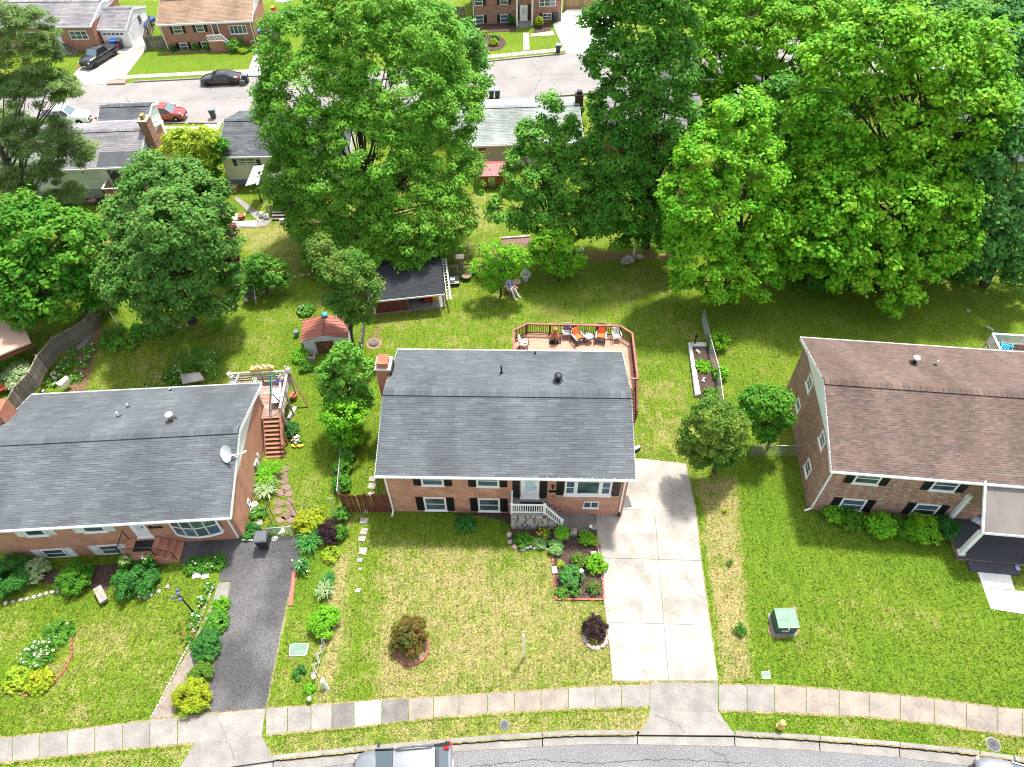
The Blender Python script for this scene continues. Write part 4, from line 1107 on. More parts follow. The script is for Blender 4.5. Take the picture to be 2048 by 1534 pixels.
b.bar((x0_ + .08, y0_ + .06, zp + .9),(x1_, y0_ + .06, zp + .9), .035); b.bar((x1_, y0_ + .06, zp + .9),(xs - .1, y0_ + .06,1.05), .035); b.bar((x0_ + .08, y0_ + .06, zp + .9),(x0_ + .08, y1_ - .05, zp + .9), .035)
b.bar((x0_ + .08, y1_ - .06, zp),(x0_ + .08, y1_ - .06, zp + .9), .035)
b.build('rail', M_BLACK, rl)
sb = MB(); sb.box(-.009,-.009,0,.009,.009,.86); sbm = sb.mesh('baluster', M_BLACK)
x_ = x0_ + .2
while x_ < xs - .15:
 zz = zp if x_ < x1_ else zp + (x_ - x1_) / (xs - .1 - x1_) * (.15 - zp)
 link('baluster', sbm, rl, loc=(x_, y0_ + .06, zz)); x_ += .13
# roof vents of the left house
roof_pipe('roof_vent', 'white open pipe on the left house roof, lower of the two by the ridge', LH, (238,833), 1,.42,.06, M_WHITE)
roof_pipe('roof_vent', 'shorter white pipe on the left house roof, between the lower pipe and the rear eave', LH, (257,814), 1,.32,.05, M_WHITE)
roof_pipe('roof_vent', 'rusty flue with round white cap on the left house roof near the ridge', LH, (344,841), 1,.55,.12, mat('rusty_flue', (.16,.09,.07), .8, col2=(.3,.2,.16), scale=8), M_WHITE, 'cap')
roof_pipe('roof_vent', 'small white pipe at the rear edge of the left house roof', LH, (341,781), 1,.28,.045, M_WHITE)
# satellite dish on the right rake
p = LH.M @ Vector((LW + .06,3.1,3.6)); dt = thing('satellite_dish', 'white oval satellite dish mounted on the right edge of the left house roof', 'satellite dish', p)
b = MB(); rows = 5; n = 16; V = []; Fs = []
for i in range(rows + 1):
 r_ = .46 * i / rows
 for k in range(n):
  a = 2 * math.pi * k / n; V.append((r_ * math.cos(a), r_ * 1.1 * math.sin(a), .35 * r_ * r_))
for i in range(rows):
 for k in range(n): Fs.append((i*n+k, i*n+(k+1)%n, (i+1)*n+(k+1)%n, (i+1)*n+k))
MD = Matrix.Translation((-.42,0,1.0)) @ Vector((-.45,-.6,.5)).to_track_quat('Z', 'Y').to_matrix().to_4x4()
b.add([MD @ Vector(v) for v in V], Fs); b.build('dish', M_PLASTIC, dt, smooth=True)
MB().tube([(0,0,-.1),(0,0,.7),(-.36,0,.98)], .03,8).build('mast', M_PLASTIC, dt)
MB().tube([(-.36,0,.8),(.1,.3,.55),(.3,.42,.5)], .025,6).cbox((.33,.44,.54),(.16,.09,.09), .8).build('feed_arm', M_PLASTIC, dt)
MB().box(-.52,6.5,-.9,.18,7.7,4.9).build('chimney', BR_SALMON, LH.root)

# ---------------------------------------------------------------- right neighbour
RROT = R(-6.61)
RH = House('brick_house', 'tumbled brick house with brown shingle roof and black shutters at the right edge', 16.914,21.016, RROT, 15.5,9.953,4.639,6.241,
           BR_MIX, M_TRIM, SH_BROWN, ovf=.45, own=300, tab=(.3,.32), expo=.14, tabth=.012)
rk = dict(shutters=.44)
RH.wpx((1703.8,964),(1753.9,970), 1.05, glass=(M_GLASS, M_GLASS_BLUE), **rk)
RH.wpx((1857,978.5),(1907,983.5), 1.05, glass=(M_GLASS, M_GLASS_BLUE), **rk)
RH.wpx((1672.5,1017),(1721,1021), 1.15, glass=(M_GLASS, M_GLASS_BLUE), **rk)
RH.wpx((1818,1027),(1865,1031.5), 1.15, glass=(M_GLASS, M_GLASS_BLUE), **rk)
RH.wpx((1613,765),(1618.5,787), .85, side='l'); RH.wpx((1638,877),(1644.3,901), .8, side='l')
RH.wpx((1592,807),(1597,826), .6, side='l', kind='fixed'); RH.wpx((1610,931.5),(1614.5,957), .85, side='l')
RH.downspout(.35, zb=.15, kick=(-.35,-.1))
def vtext(s_, size, M_, m, parent, name='house_number', depth=.01):
 cu = bpy.data.curves.new('digits', 'FONT'); cu.body = s_; cu.size = size; cu.extrude = depth; cu.align_x = 'CENTER'
 to = bpy.data.objects.new('digits', cu); scene.collection.objects.link(to)
 dg = bpy.context.evaluated_depsgraph_get(); me_ = bpy.data.meshes.new_from_object(to.evaluated_get(dg))
 bpy.data.objects.remove(to); me_.materials.clear(); me_.materials.append(m)
 me_.transform(M_); return link(name, me_, parent)
for ch_, (u, v) in zip('7216', ((1928,993.5),(1932,998),(1934.5,1002),(1937,1007))):
 a, z = RH.hit(u, v)
 vtext(ch_, .30, Matrix.Translation((a, RH.ovf - .03, z)) @ Matrix.Rotation(R(90), 4, 'X'), M_VINYL, RH.root)
roof_pipe('roof_vent', 'white capped flue with black collar on the brown roof', RH, (1827,727), 1,.5,.11, M_BLACK, M_WHITE, 'cap')
roof_pipe('roof_vent', 'plain white pipe on the brown roof, right of the capped flue', RH, (1871,730), 1,.42,.05, M_WHITE)
# porch
po = thing('front_porch', 'dark slate grey porch floor with white pillars under a low taupe roof', 'porch', RH.root.location, RROT)
RI = RH.MI; fz = .32
c0 = RI @ G(1893,1039, fz); c1 = RI @ G(1909,1113, fz)
fx0 = c0.x; fy0 = c1.y - .05; fx1 = fx0 + 4.6
MB().box(fx0, fy0,-.1, fx1, RH.ovf - .02, fz - .06).build('base', BR_MIX, po)
M_SLATE = mat('dark_porch_coating', (.055,.058,.066), .85, col2=(.085,.09,.10), scale=16, detail=3, fine=.3, finescale=45)
MB().box(fx0 - .03, fy0 - .03, fz - .06, fx1, RH.ovf - .02, fz).build('floor', M_SLATE, po)
s0 = (RI @ G(1937,1128, fz * .5)).x
MB().box(s0, fy0 - .62,-.05, s0 + 2.6, fy0 - .035, fz * .5).build('step', M_SLATE, po)
pc = RI @ G(1921,1108, fz); pz = 2.75
ptop = RI @ G(1987,1036, pz)
px_, py_ = pc.x, pc.y + .05
for x_, y_ in ((px_, py_),(px_ + 3.6, py_)):
 MB().box(x_ - .12, y_ - .12, fz + .2, x_ + .12, y_ + .12, pz - .02).build('pillar', M_TRIM, po)
 MB().box(x_ - .17, y_ - .17, fz, x_ + .17, y_ + .17, fz + .2).build('pillar_base', M_TRIM, po)
MB().box(px_ - .1, RH.ovf - .24, fz, px_ + .1, RH.ovf - .02, pz + .2).build('pillar', M_TRIM, po)
ex = px_ - .15; yf = py_ - .15; zr0 = pz + .28; zr1 = RH.he + .05
MB().box(ex, yf, pz - .02, ex + 4.3, yf + .12, pz + .24).build('beam', M_TRIM, po)
b = MB(); b.add([(ex, yf, pz - .02),(ex + .1, yf, pz - .02),(ex + .1,-.02, pz - .02),(ex, -.02, pz - .02),(ex, yf, zr0 - .02),(ex + .1, yf, zr0 - .02),(ex + .1,-.02, zr1 - .12),(ex, -.02, zr1 - .12)],
    [(0,3,2,1),(4,5,6,7),(0,1,5,4),(1,2,6,5),(2,3,7,6),(3,0,4,7)])
b2 = MB(); P = [(ex - .06, yf - .08, zr0 - .14),(ex + .05, yf - .08, zr0 - .14),(ex + .05,.05, zr1 - .12),(ex - .06,.05, zr1 - .12),(ex - .06, yf - .08, zr0 + .02),(ex + .05, yf - .08, zr0 + .02),(ex + .05,.05, zr1 + .04),(ex - .06,.05, zr1 + .04)]
FQ = [(0,3,2,1),(4,5,6,7),(0,1,5,4),(1,2,6,5),(2,3,7,6),(3,0,4,7)]
b2.add(P, FQ); b2.build('rake_board', M_TRIM, po)
b2 = MB(); P = [(ex + .052, yf - .08, zr0 - .06),(ex + 4.4, yf - .08, zr0 - .06),(ex + 4.4,.5, zr1 + .02),(ex + .052,.5, zr1 + .02),(ex + .052, yf - .08, zr0),(ex + 4.4, yf - .08, zr0),(ex + 4.4,.5, zr1 + .15),(ex + .052,.5, zr1 + .15)]
b2.add(P, FQ); b2.build('roof', SH_TAUPE, po)
b2 = MB(); b2.box(ex - .06, yf - .13, zr0 - .15, ex + 4.4, yf - .082, zr0 + .01); b2.build('gutter', M_TRIM, po)
bd = MB(); RH.pb(bd, 'f', fx0 + 1.6, fx0 + 2.6, fz + .02, fz + 2.1,0,.05); bd.build('door', mat('brown_door', (.12,.06,.035), .5), RH.root)
# things on that porch
q = G(1948,1042, fz); b = MB()
for k in range(3): b.blob((q.x + .1 * k, q.y - .12 * k, fz + .2 + .02 * k),(.24,.2,.2), seed=k + 3, n=10, jit=.18)
b.build('laundry_bag', mat('pale_bag', (.62,.62,.68), .7, col2=(.25,.5,.65), scale=3, contrast=(.6,.7)), smooth=True, label='crumpled pale white and blue bag left on the dark porch by the pillar', cat='bag')
q = G(1976,1062, fz); MB().cbox((q.x, q.y, fz + .012),(.7,.45,.016), R(-12)).build('door_mat', mat('patterned_brown_mat', (.14,.11,.08), .9, col2=(.30,.22,.15), scale=14), label='patterned brown door mat on the dark porch behind the white pillar', cat='doormat')
q = G(2034,1136,.16); MB().blob((q.x, q.y, .2),(.13,.17,.04), seed=4).build('toy', mat('blue_toy', (.06,.12,.5), .5, col2=(.7,.7,.8), scale=12), label='small blue and white thing lying on the right end of the porch step', cat='toy')

# ---------------------------------------------------------------- houses along the far street
def far_house(*a, **k):
 k.setdefault('expo', .22); k.setdefault('tab', (.5,1.1)); k.setdefault('ovf', .32); k.setdefault('ovr', .15); k.setdefault('tabth', .014)
 return House(*a, **k)
fk = dict(shutters=.30, fr=.06, sill=False)
# tan roof
H9 = far_house('far_brick_house', 'red brick house with tan shingle roof and dark shutters across the far street', -39.85,83.66, R(4.53), 10.75,8.0,3.0,4.15, BR_FAR, M_BLUETRIM, SH_TAN)
H9.wpx((349,66.7),(367,66), .85, **fk); H9.wpx((394.5,64.2),(410.4,63.4), .85, **fk)
H9.wpx((362.6,101.0),(378.7,100), .85, **fk); H9.wpx((406,98.5),(419,97.3), .85, **fk)
H9.wpx((461.8,68.5),(495.8,66), .95, kind='fixed', cols=4, fr=.07)
a0, z0 = H9.hit(429,73.5); H9.door(a0, z0, a0 + .75, z0 + 1.6, m=mat('brown_door', (.12,.06,.035), .5), glass=M_GLASS)
H9.downspout(.3, zb=.1); H9.downspout(10.4, zb=.1)
s9 = thing('front_stoop', 'small stoop with white railing and sloping stair rail on the tan roofed house', 'porch', H9.root.location, R(4.53))
MB().box(a0 - .5,-.9,-.05, a0 + 1.2, H9.ovf - .02, z0 - .06).build('base', BR_FAR, s9)
rl = link('railing', None, s9)
b = MB(); b.bar((a0 - .5,-.88, z0 + .65),(a0 + 1.2,-.88, z0 + .65), .06,.08); b.bar((a0 + 1.2,-.88, z0 + .65),(a0 + 2.3,-.88,.45), .06,.08); b.bar((a0 - .5,-.88, z0 + .02),(a0 + 1.2,-.88, z0 + .02), .06,.05); b.bar((a0 + 1.2,-.88, z0 + .02),(a0 + 2.3,-.88,.1), .06,.05)
b.build('rail', M_VINYL, rl)
bb = MB(); bb.box(-.025,-.02,0,.025,.02,.62); bbm = bb.mesh('baluster', M_VINYL)
for k in range(19): link('baluster', bbm, rl, loc=(a0 - .5 + k * .155,-.88,(z0 if k < 11 else z0 * (1 - (k - 10.5) / 8.5)) + .02))
for k in range(4): MB().box(a0 + 1.21 + .27 * k, -.85,0, a0 + 1.48 + .27 * k, H9.ovf - .05, z0 * (1 - (k + 1) / 5)).build('step', M_CONC, s9)
# deck behind it
dk = thing('deck', 'grey deck with white railing and stairs behind the tan roofed house', 'deck', H9.M @ Vector((11.3,3.4,0)), R(4.53))
MB().box(0,0,1.25,2.2,3.2,1.35).build('floor', M_GREYWOOD, dk)
for k in range(5): MB().box(.1,-.3 - .27 * k, 1.05 - .22 * k, 1.0,-.05 - .27 * k, 1.1 - .22 * k).build('stair_tread', M_GREYWOOD, dk)
b = MB(); b.bar((2.2,0,2.1),(2.2,3.2,2.1), .08); b.bar((2.2,0,1.45),(2.2,3.2,1.45), .06); b.bar((1.1,0,2.1),(2.2,0,2.1), .08)
for k in range(20): b.box(2.18,.05 + .16 * k, 1.45,2.22,.1 + .16 * k, 2.08)
b.build('railing', M_VINYL, dk)
for x_ in (0.1,2.1): MB().bar((x_, .1,0),(x_, .1,1.25), .1).build('post', M_VINYL, dk)
# grey roof + garage
H8 = far_house('far_brick_house', 'far red brick rambler with grey roof and white triple window behind the black pickup', -47.3 - 12.0,83.76, R(-.73), 12.0,8.8,3.0,4.0, BR_FAR, SD_WHITE, SH_GREY)
H8.wpx((144,79),(179,78.5), .98, kind='sash', cols=3, fr=.08, sill=False); H8.wpx((60,80),(86,79.5), .9, **fk)
a0, z0 = H8.hit(113.5,85); H8.door(a0, z0, a0 + .8, z0 + 1.7)
g_ = thing('front_stoop', 'concrete steps with black iron railing at the far grey roofed house', 'porch', H8.root.location, R(-.73))
for k in range(5): MB().box(a0 + .85 + .26 * k, -.75,0, a0 + 1.1 + .26 * k, .3, z0 * (1 - k / 5) - .05).build('step', M_CONC, g_)
MB().box(a0 - .3,-.75,0, a0 + .84,.3, z0 - .05).build('base', M_CONC, g_)
b = MB(); b.bar((a0 - .2,-.73, z0 + .7),(a0 + .85,-.73, z0 + .7), .04); b.bar((a0 + .85,-.73, z0 + .7),(a0 + 2.1,-.73,.75), .05); b.bar((a0 + .85,-.73, z0 + .1),(a0 + 2.1,-.73,.15), .04)
for k in range(14): b.bar((a0 - .2 + .17 * k, -.73, max(0.1, z0 * (1 if k < 6 else 1 - (k - 6) / 8))),(a0 - .2 + .17 * k, -.73,.7 + z0 * (1 if k < 6 else 1 - (k - 6) / 8)), .025)
b.build('railing', M_BLACK, g_)
HG = far_house('far_garage', 'white sided garage with grey roof attached beside the far brick rambler', -47.3,84.75, R(-.33), 3.3,6.6,2.15,3.2, SD_WHITE, SD_WHITE, SH_GREY, cat='garage', ovf=.15, ovr=.08)
b = MB(); HG.pb(b, 'f', .25,2.9,0,1.75,0,.03)
for k in range(4): HG.pb(b, 'f', .27,2.88,.03 + .43 * k, .42 + .43 * k, .03,.045)
gd = b.build('garage_door', M_VINYL, HG.root)
for k in range(5): b = MB(); HG.pb(b, 'f', .38 + .5 * k, .72 + .5 * k, 1.42,1.62,.046,.06); b.build('pane', M_GLASS, gd)
HG.window('r', 3.8,1.15,4.5,1.95, kind='fixed', sill=False, frame=M_GREYWOOD, cols=2)
HG.window('r', 1.1,.7,1.35,1.5, kind='fixed', sill=False)
# brick house top centre
H10 = far_house('far_brick_house', 'brick colonial with two white porch columns at the top edge of the picture', -4.25,89.65, R(3.2), 11.1,8.0,3.45,4.6, BR_FARMIX, M_TRIM, SH_BROWN)
H10.wpx((950.7,46.5),(968,46), .9, glass=(M_GLASS_BLUE, M_GLASS_BLUE), **fk); H10.wpx((1000.3,44.8),(1016.8,44), .9, glass=(M_GLASS_BLUE, M_GLASS_BLUE), **fk); H10.wpx((1085,39),(1103,38.5), .72, cols=2, **fk)
H10.wpx((949,11.3),(966,10.9), .9, **fk); H10.wpx((999.6,9.6),(1016.4,9.4), .9, **fk); H10.wpx((1078,13),(1111,12.3), 1.0, kind='sash', cols=3, fr=.07, sill=False)
a0, z0 = H10.hit(1040,39.8); a1, _z = H10.hit(1054.6,39.7); z0 = max(z0,.2)
H10.door(a0, z0, a1, z0 + 1.7)
for q0 in (a0 - .42, a1 + .1): b = MB(); H10.pb(b, 'f', q0, q0 + .3, z0, z0 + 1.8,.0,.03); b.build('shutter', M_BLACK, H10.root)
H10.downspout(.2, zb=.1); H10.downspout(10.9, zb=.1)
p10 = thing('front_porch', 'grey porch floor with two white columns on the brick colonial at the top edge', 'porch', H10.root.location, R(3.2))
MB().box(a0 - .55,-1.1,-.02, a1 + .6,.3,.2).build('floor', M_CONC, p10); MB().box(a0 - .3,-1.4,-.02, a1 + .4,-1.105,.1).build('step', M_CONC, p10)
for x_ in (a0 - .45, a1 + .5): MB().box(x_ - .09,-1.0,.2, x_ + .09,-.82,3.2).build('column', M_TRIM, p10)
MB().box(a0 - .65,-1.15,3.2, a1 + .7,.3,3.4).build('roof', M_TRIM, p10)
# backs of the houses on this side of the far street
H5 = far_house('cream_house', 'cream sided house with charcoal roof half hidden behind the big oak', -25.39,55.56, R(.46), 11.5,8.0,3.02,4.28, SD_CREAM, SD_CREAM, SH_DARK, lap=(.55,.19), own=60)
H5.wpx((477,331),(514,329.5), .85, cols=2, shutters=.36, fr=.08, sill=False)
b = MB(); H5.pb(b, 'f', .05,11.2,-.2,.52,.03,.05); b.build('foundation', mat('blue_grey_block', (.22,.26,.30), .9), H5.root)
MB().bar((.2,-.1,2.85),(.2,.22,2.6), .08).bar((.2,.24,2.6),(.2,.24,.1), .08).build('downspout', M_TRIM, H5.root)
H4r = R(3.01); X4 = -39.31 - 4.5 * math.cos(H4r); Y4 = 52.97 - 4.5 * math.sin(H4r)
H4 = far_house('grey_sided_house', 'light grey sided house with old grey roof and tall brick chimney behind the pine', X4, Y4, H4r, 12.5,7.6,3.52,4.84, SD_GREY, M_BLUETRIM, SH_GREY, lap=(1.35,.17))
b = MB(); H4.pb(b, 'f', .1,12.2,-.2,1.3,.03,.05); b.build('foundation', mat('pale_block', (.36,.35,.34), .9, col2=(.28,.27,.27), scale=2), H4.root)
H4.wpx((165,352),(174,351.5), .55, sill=False); H4.wpx((118,355),(128,354.5), .55, sill=False); H4.wpx((72,358),(84,357), .55, sill=False)
bx_ = MB(); H4.pb(bx_, 'f', 9.6,10.5,1.5,3.15,.03,.07); bx_.build('door', M_GLASS, H4.root); bx_ = MB(); H4.pb(bx_, 'f', 8.9,9.55,1.5,3.15,.03,.07); bx_.build('door', M_VINYL, H4.root)
bw = MB(); x_ = 12.5 - .15 + .02; bw.box(x_, .32,-.2, x_ + .02,7.28,3.4); bw.build('side_wall', BR_FAR, H4.root)
cb_ = link('chimney', None, H4.root); cy_ = (H4.MI @ G(337,330,0)).y
MB().box(12.4,3.2,-.2,13.1,4.3,5.7).build('stack', BR_FARMIX, cb_)
MB().box(12.34,3.14,5.7,13.16,4.36,5.8).build('chimney_crown', M_STONE, cb_); MB().box(12.6,3.5,5.8,12.9,4.0,6.15).build('chimney_pot', mat('ochre_pot', (.35,.25,.10), .8), cb_)
b = MB(); b.box(7.0,1.0, H4.he + .15,7.01,1.01, H4.he + .16)
# dark patch of newer shingles low on its roof
pn = MB(); sl4 = (H4.hr - H4.he) / (H4.d / 2)
pn.add([(9.0,.08, H4.he + .08 * sl4 + .035),(12.3,.08, H4.he + .08 * sl4 + .035),(12.3,1.5, H4.he + 1.5 * sl4 + .035),(9.0,1.5, H4.he + 1.5 * sl4 + .035)], [(0,1,2,3)]); pn.build('roof_patch', SH_DARK, H4.roof)
H4b = far_house('white_addition', 'dark roofed addition on the street side of the grey sided house', X4 + 6.2, Y4 + 8.2, H4r, 4.6,3.2,3.6,4.2, SD_WHITE, SD_WHITE, SH_DARK, cat='house addition')
q = G(905,292,2.52)
H6 = far_house('tan_sided_house', 'tan sided house with pale green grey roof between the oak and the dark tree', q.x, q.y, R(2.4), 11.8,8.27,2.52,3.96, SD_TAN, SD_TAN, SH_PALE, lap=(.1,.15), own=60, expo=.18)
H6.wpx((937,310.3),(972.6,309), .75, cols=2, fr=.06, sill=False)
H6.wpx((1105,306),(1135,305), .75, cols=2, fr=.06, sill=False)
c6 = link('chimney', None, H6.root); lp = H6.MI @ G(1158,206,3.9)
MB().box(lp.x - .35,4.1,-.1, lp.x + .35,4.8,4.75).build('stack', mat('dark_chimney_brick', (.06,.04,.035), .9), c6); MB().box(lp.x - .22,4.25,4.75, lp.x + .22,4.65,5.05).build('chimney_pot', M_DMETAL, c6)
q = G(1330,256.5,2.5)
H7 = far_house('far_side_house', 'house with worn grey brown roof glimpsed between the tall trees', q.x - 5.5, q.y + .2, R(-1.5), 9.0,8.0,2.5,3.8, BR_FAR, SD_WHITE, SH_GREY)
H7b = far_house('far_side_house', 'pale roofed house mostly covered by the bright canopy on the right', G(1420,250,2.5).x + 2,60.5, R(-3), 11.0,8.0,2.5,3.8, SD_WHITE, SD_WHITE, SH_PALE)
H11 = far_house('far_brick_house', 'brick house at the far right hidden behind the tree tops', 24,90, R(4), 11,8,3.2,4.4, BR_FAR, SD_WHITE, SH_TAUPE)
H12 = far_house('far_brick_house', 'brick house behind the right hand canopy near the frame corner', 42,88, R(4), 11,8,3.2,4.4, BR_FAR, SD_WHITE, SH_GREY)
H13 = far_house('far_side_house', 'grey roofed house far right under the dark blue green trees', 42,58, R(-4), 11,8,2.8,4.1, SD_GREY, SD_WHITE, SH_GREY)
# ================================================================== VEGETATION
LF = {
 'oak': leafmat('oak_leaf', (.100,.270,.018),(.170,.380,.035)),
 'linden': leafmat('linden_leaf', (.085,.255,.030),(.150,.350,.060)),
 'pine': leafmat('pine_needles', (.100,.190,.040),(.180,.260,.070), transl=.3),
 'maple': leafmat('maple_leaf', (.050,.195,.012),(.105,.280,.018)),
 'dark': leafmat('dark_leaf', (.060,.185,.024),(.125,.265,.045)),
 'mid': leafmat('mid_green_leaf', (.075,.235,.022),(.140,.330,.035)),
 'deep': leafmat('deep_green_leaf', (.048,.190,.014),(.095,.265,.024)),
 'lime': leafmat('lime_leaf', (.120,.370,.010),(.230,.490,.020)),
 'bright': leafmat('bright_leaf', (.115,.350,.012),(.200,.440,.020)),
 'blue': leafmat('blue_green_leaf', (.055,.200,.032),(.115,.300,.065)),
 'olive': leafmat('olive_leaf', (.075,.180,.016),(.150,.230,.028)),
 'crepe': leafmat('crepe_leaf', (.055,.190,.018),(.130,.210,.030)),
 'plum': leafmat('plum_leaf', (.070,.014,.026),(.110,.034,.042)),
 'purple': leafmat('dark_purple_leaf', (.032,.014,.018),(.060,.028,.032)),
 'yellow': leafmat('yellow_green_leaf', (.230,.370,.018),(.360,.450,.035)),
 'gold': leafmat('gold_leaf', (.30,.33,.012),(.25,.37,.02)),
 'ever': leafmat('evergreen_leaf', (.030,.150,.022),(.065,.215,.032)),
 'silver': leafmat('silver_leaf', (.24,.36,.14),(.40,.50,.26)),
 'grassy': leafmat('grassy_leaf', (.050,.210,.040),(.085,.290,.055)),
 'bronze': leafmat('bronze_green_leaf', (.075,.110,.012),(.170,.085,.020)),
 'pale': leafmat('pale_lavender_leaf', (.17,.35,.09),(.26,.44,.15)),
}
def flowermat(n, c, c2=None): return mat(n, c, .6, col2=c2 or tuple(x * .75 for x in c), scale=20, islrand=.12, transl=.3)
FL = {'white': flowermat('white_flower', (.68,.66,.60)), 'pink': flowermat('pink_flower', (.72,.36,.42),(.82,.6,.62)), 'orange': flowermat('orange_flower', (.85,.22,.02),(.9,.4,.03)),
      'red': flowermat('red_flower', (.35,.01,.03)), 'yellow': flowermat('yellow_flower', (.80,.62,.04)), 'coral': flowermat('coral_flower', (.80,.12,.04)), 'blush': flowermat('blush_flower', (.74,.52,.52),(.85,.78,.76)), 'lilac': flowermat('lilac_flower', (.30,.16,.45))}

def rdir(rs, n):
 v = rs.normal(size=(n, 3)); return v / np.linalg.norm(v, axis=1, keepdims=True)
def leaves(P, Nn, rs, L_, W_, jitter=.35):
 """diamond leaves at P with normals Nn"""
 n = len(P)
 t = rs.normal(size=(n, 3)); t -= Nn * (t * Nn).sum(1, keepdims=True); t /= np.linalg.norm(t, axis=1, keepdims=True) + 1e-9
 b = np.cross(Nn, t)
 s = 1 + rs.uniform(-jitter, jitter, (n, 1))
 a = t * L_ * .5 * s; c = b * W_ * .5 * s
 V = np.stack([P - a, P + c + a * .15, P + a, P - c + a * .15], 1).reshape(-1,3)
 F = np.arange(4 * n).reshape(n, 4)
 return V, F
def foliage(lobes, L_, W_, cover, clump, seed, upw=.75, flat=.65, hollow=.70, under=.45, rnd_=.6):
 rs = np.random.RandomState(seed); out = []
 C = np.array([l[0] for l in lobes]); Rr = np.array([l[1] for l in lobes]); cl_c = []
 area = L_ * W_ * .5
 for i, (c, r) in enumerate(lobes):
  ar = 4 * math.pi * r * r
  k = max(7, int(ar / (clump * clump * 2.3)))
  d = rdir(rs, k); rr = r * rs.uniform(hollow, 1.0,(k, 1)) * np.array([[1,1,.92]])
  q = np.asarray(c) + d * rr
  keep = (d[:, 2] > -.25) | (rs.rand(k) < under)
  for j in range(len(lobes)):
   if j != i: keep &= np.linalg.norm(q - C[j], axis=1) > Rr[j] * .66
  q = q[keep]; d = d[keep]
  if len(q) == 0: continue
  m = max(3, int(cover * ar / area / k))
  cs = clump * rs.uniform(.6,1.25,(len(q), 1))
  cc = np.repeat(q, m, 0); cr = np.repeat(cs, m, 0); dd = np.repeat(d, m, 0)
  e = rdir(rs, len(cc)); rad = cr * rs.uniform(.15,1.0,(len(cc), 1)) ** .6 * np.where(rs.rand(len(cc), 1) < .1,1.55,1.0)
  p = cc + e * rad * np.array([[1,1, flat]])
  nn = e * .55 + dd * .35 + np.array([[0,0, upw]]) + rs.normal(size=p.shape) * rnd_ * .6
  nn /= np.linalg.norm(nn, axis=1, keepdims=True)
  out.append((p, nn)); cl_c.append(q)
 P = np.concatenate([o[0] for o in out]); N_ = np.concatenate([o[1] for o in out]); P[:, 2] = np.maximum(P[:, 2], .03)
 V, F = leaves(P, N_, rs, L_, W_)
 return V, F, np.concatenate(cl_c)
def lobe_px(base, u, v, rp, dy=0.0, minz=None):
 """a crown lobe seen at (u, v), as deep in the scene as the trunk plus dy, rp survey-pixels in radius"""
 y = base.y + dy; d = ray(u, v); t = y / d.y; p = CPOS + d * t
 q = CINV @ (p - CPOS); r = rp / F_PX * -q.z
 if p.z < r * .55: p.z = r * .55
 return (np.array((p.x, p.y, p.z)), r)
TOTAL_LEAVES = [0]
def tree(name, label, base_px, lobes, leaf, L_=.30, W_=.19, cover=1.5, clump=.8, seed=1, trunk_r=.28, group=None, cat='tree', limbs=26, hub=.45, **k):
 base = G(*base_px)
 big = trunk_r > .2
 lb = [lobe_px(base, l[0], l[1], l[2] * (1.07 if big else 1.0), *l[3:]) for l in lobes]; cover *= 1.9 if big else 1.35
 V, F, cl = foliage(lb, L_, W_, cover, clump, seed, **k)
 TOTAL_LEAVES[0] += len(F)
 o = thing(name, label, cat, base, 0, group)
 B = np.array(base)
 link('crown', npmesh('crown', V - B, F, leaf), o)
 C = np.mean([l[0] * l[1] for l in lb], 0) / np.mean([l[1] for l in lb]) - B
 top = max(l[0][2] + l[1] * .3 for l in lb)
 rg_ = random.Random(seed)
 hubz = top * hub
 tr = MB(); lean = Vector((C[0] * .25, C[1] * .25, hubz)); tp = Vector((C[0] * .7, C[1] * .7, top * .85))
 tr.tube([(0,0,-.2),(0,0,.3), lean * .5, lean, lean.lerp(tp, .5), tp], [trunk_r * 1.5, trunk_r * 1.1, trunk_r * .95, trunk_r * .8, trunk_r * .5, trunk_r * .12], 9)
 tr.build('trunk', M_BARK, o, smooth=True)
 br = MB()
 idx = [rg_.randrange(len(cl)) for _ in range(limbs)]
 for i in idx:
  e = Vector(cl[i] - B); t = rg_.uniform(.35,.95) * min(1, max(.3, e.z / top))
  s_ = Vector((0,0,0)).lerp(lean, min(1, t * 1.4)) if t * 1.4 < 1 else lean.lerp(tp, min(1,(t * 1.4 - 1) * 1.3))
  if s_.z > e.z + 1: s_ = s_ * (max(.2, e.z / s_.z))
  mid = s_.lerp(e, .55) + Vector((rg_.uniform(-.3,.3), rg_.uniform(-.3,.3), rg_.uniform(.0,.5)))
  br.tube([s_, mid, e], [trunk_r * .32, trunk_r * .18, trunk_r * .05], 5, cap=False)
  for _ in range(2):
   f = mid.lerp(e, rg_.uniform(.2,.8)); g = f + Vector((rg_.uniform(-1,1), rg_.uniform(-1,1), rg_.uniform(.1,.9))) * max(.3,(e - s_).length * .25)
   br.tube([f, g], [trunk_r * .1, trunk_r * .03], 4, cap=False)
 if limbs: br.build('branches', M_BARK, o, smooth=True, kind='stuff')
 return o

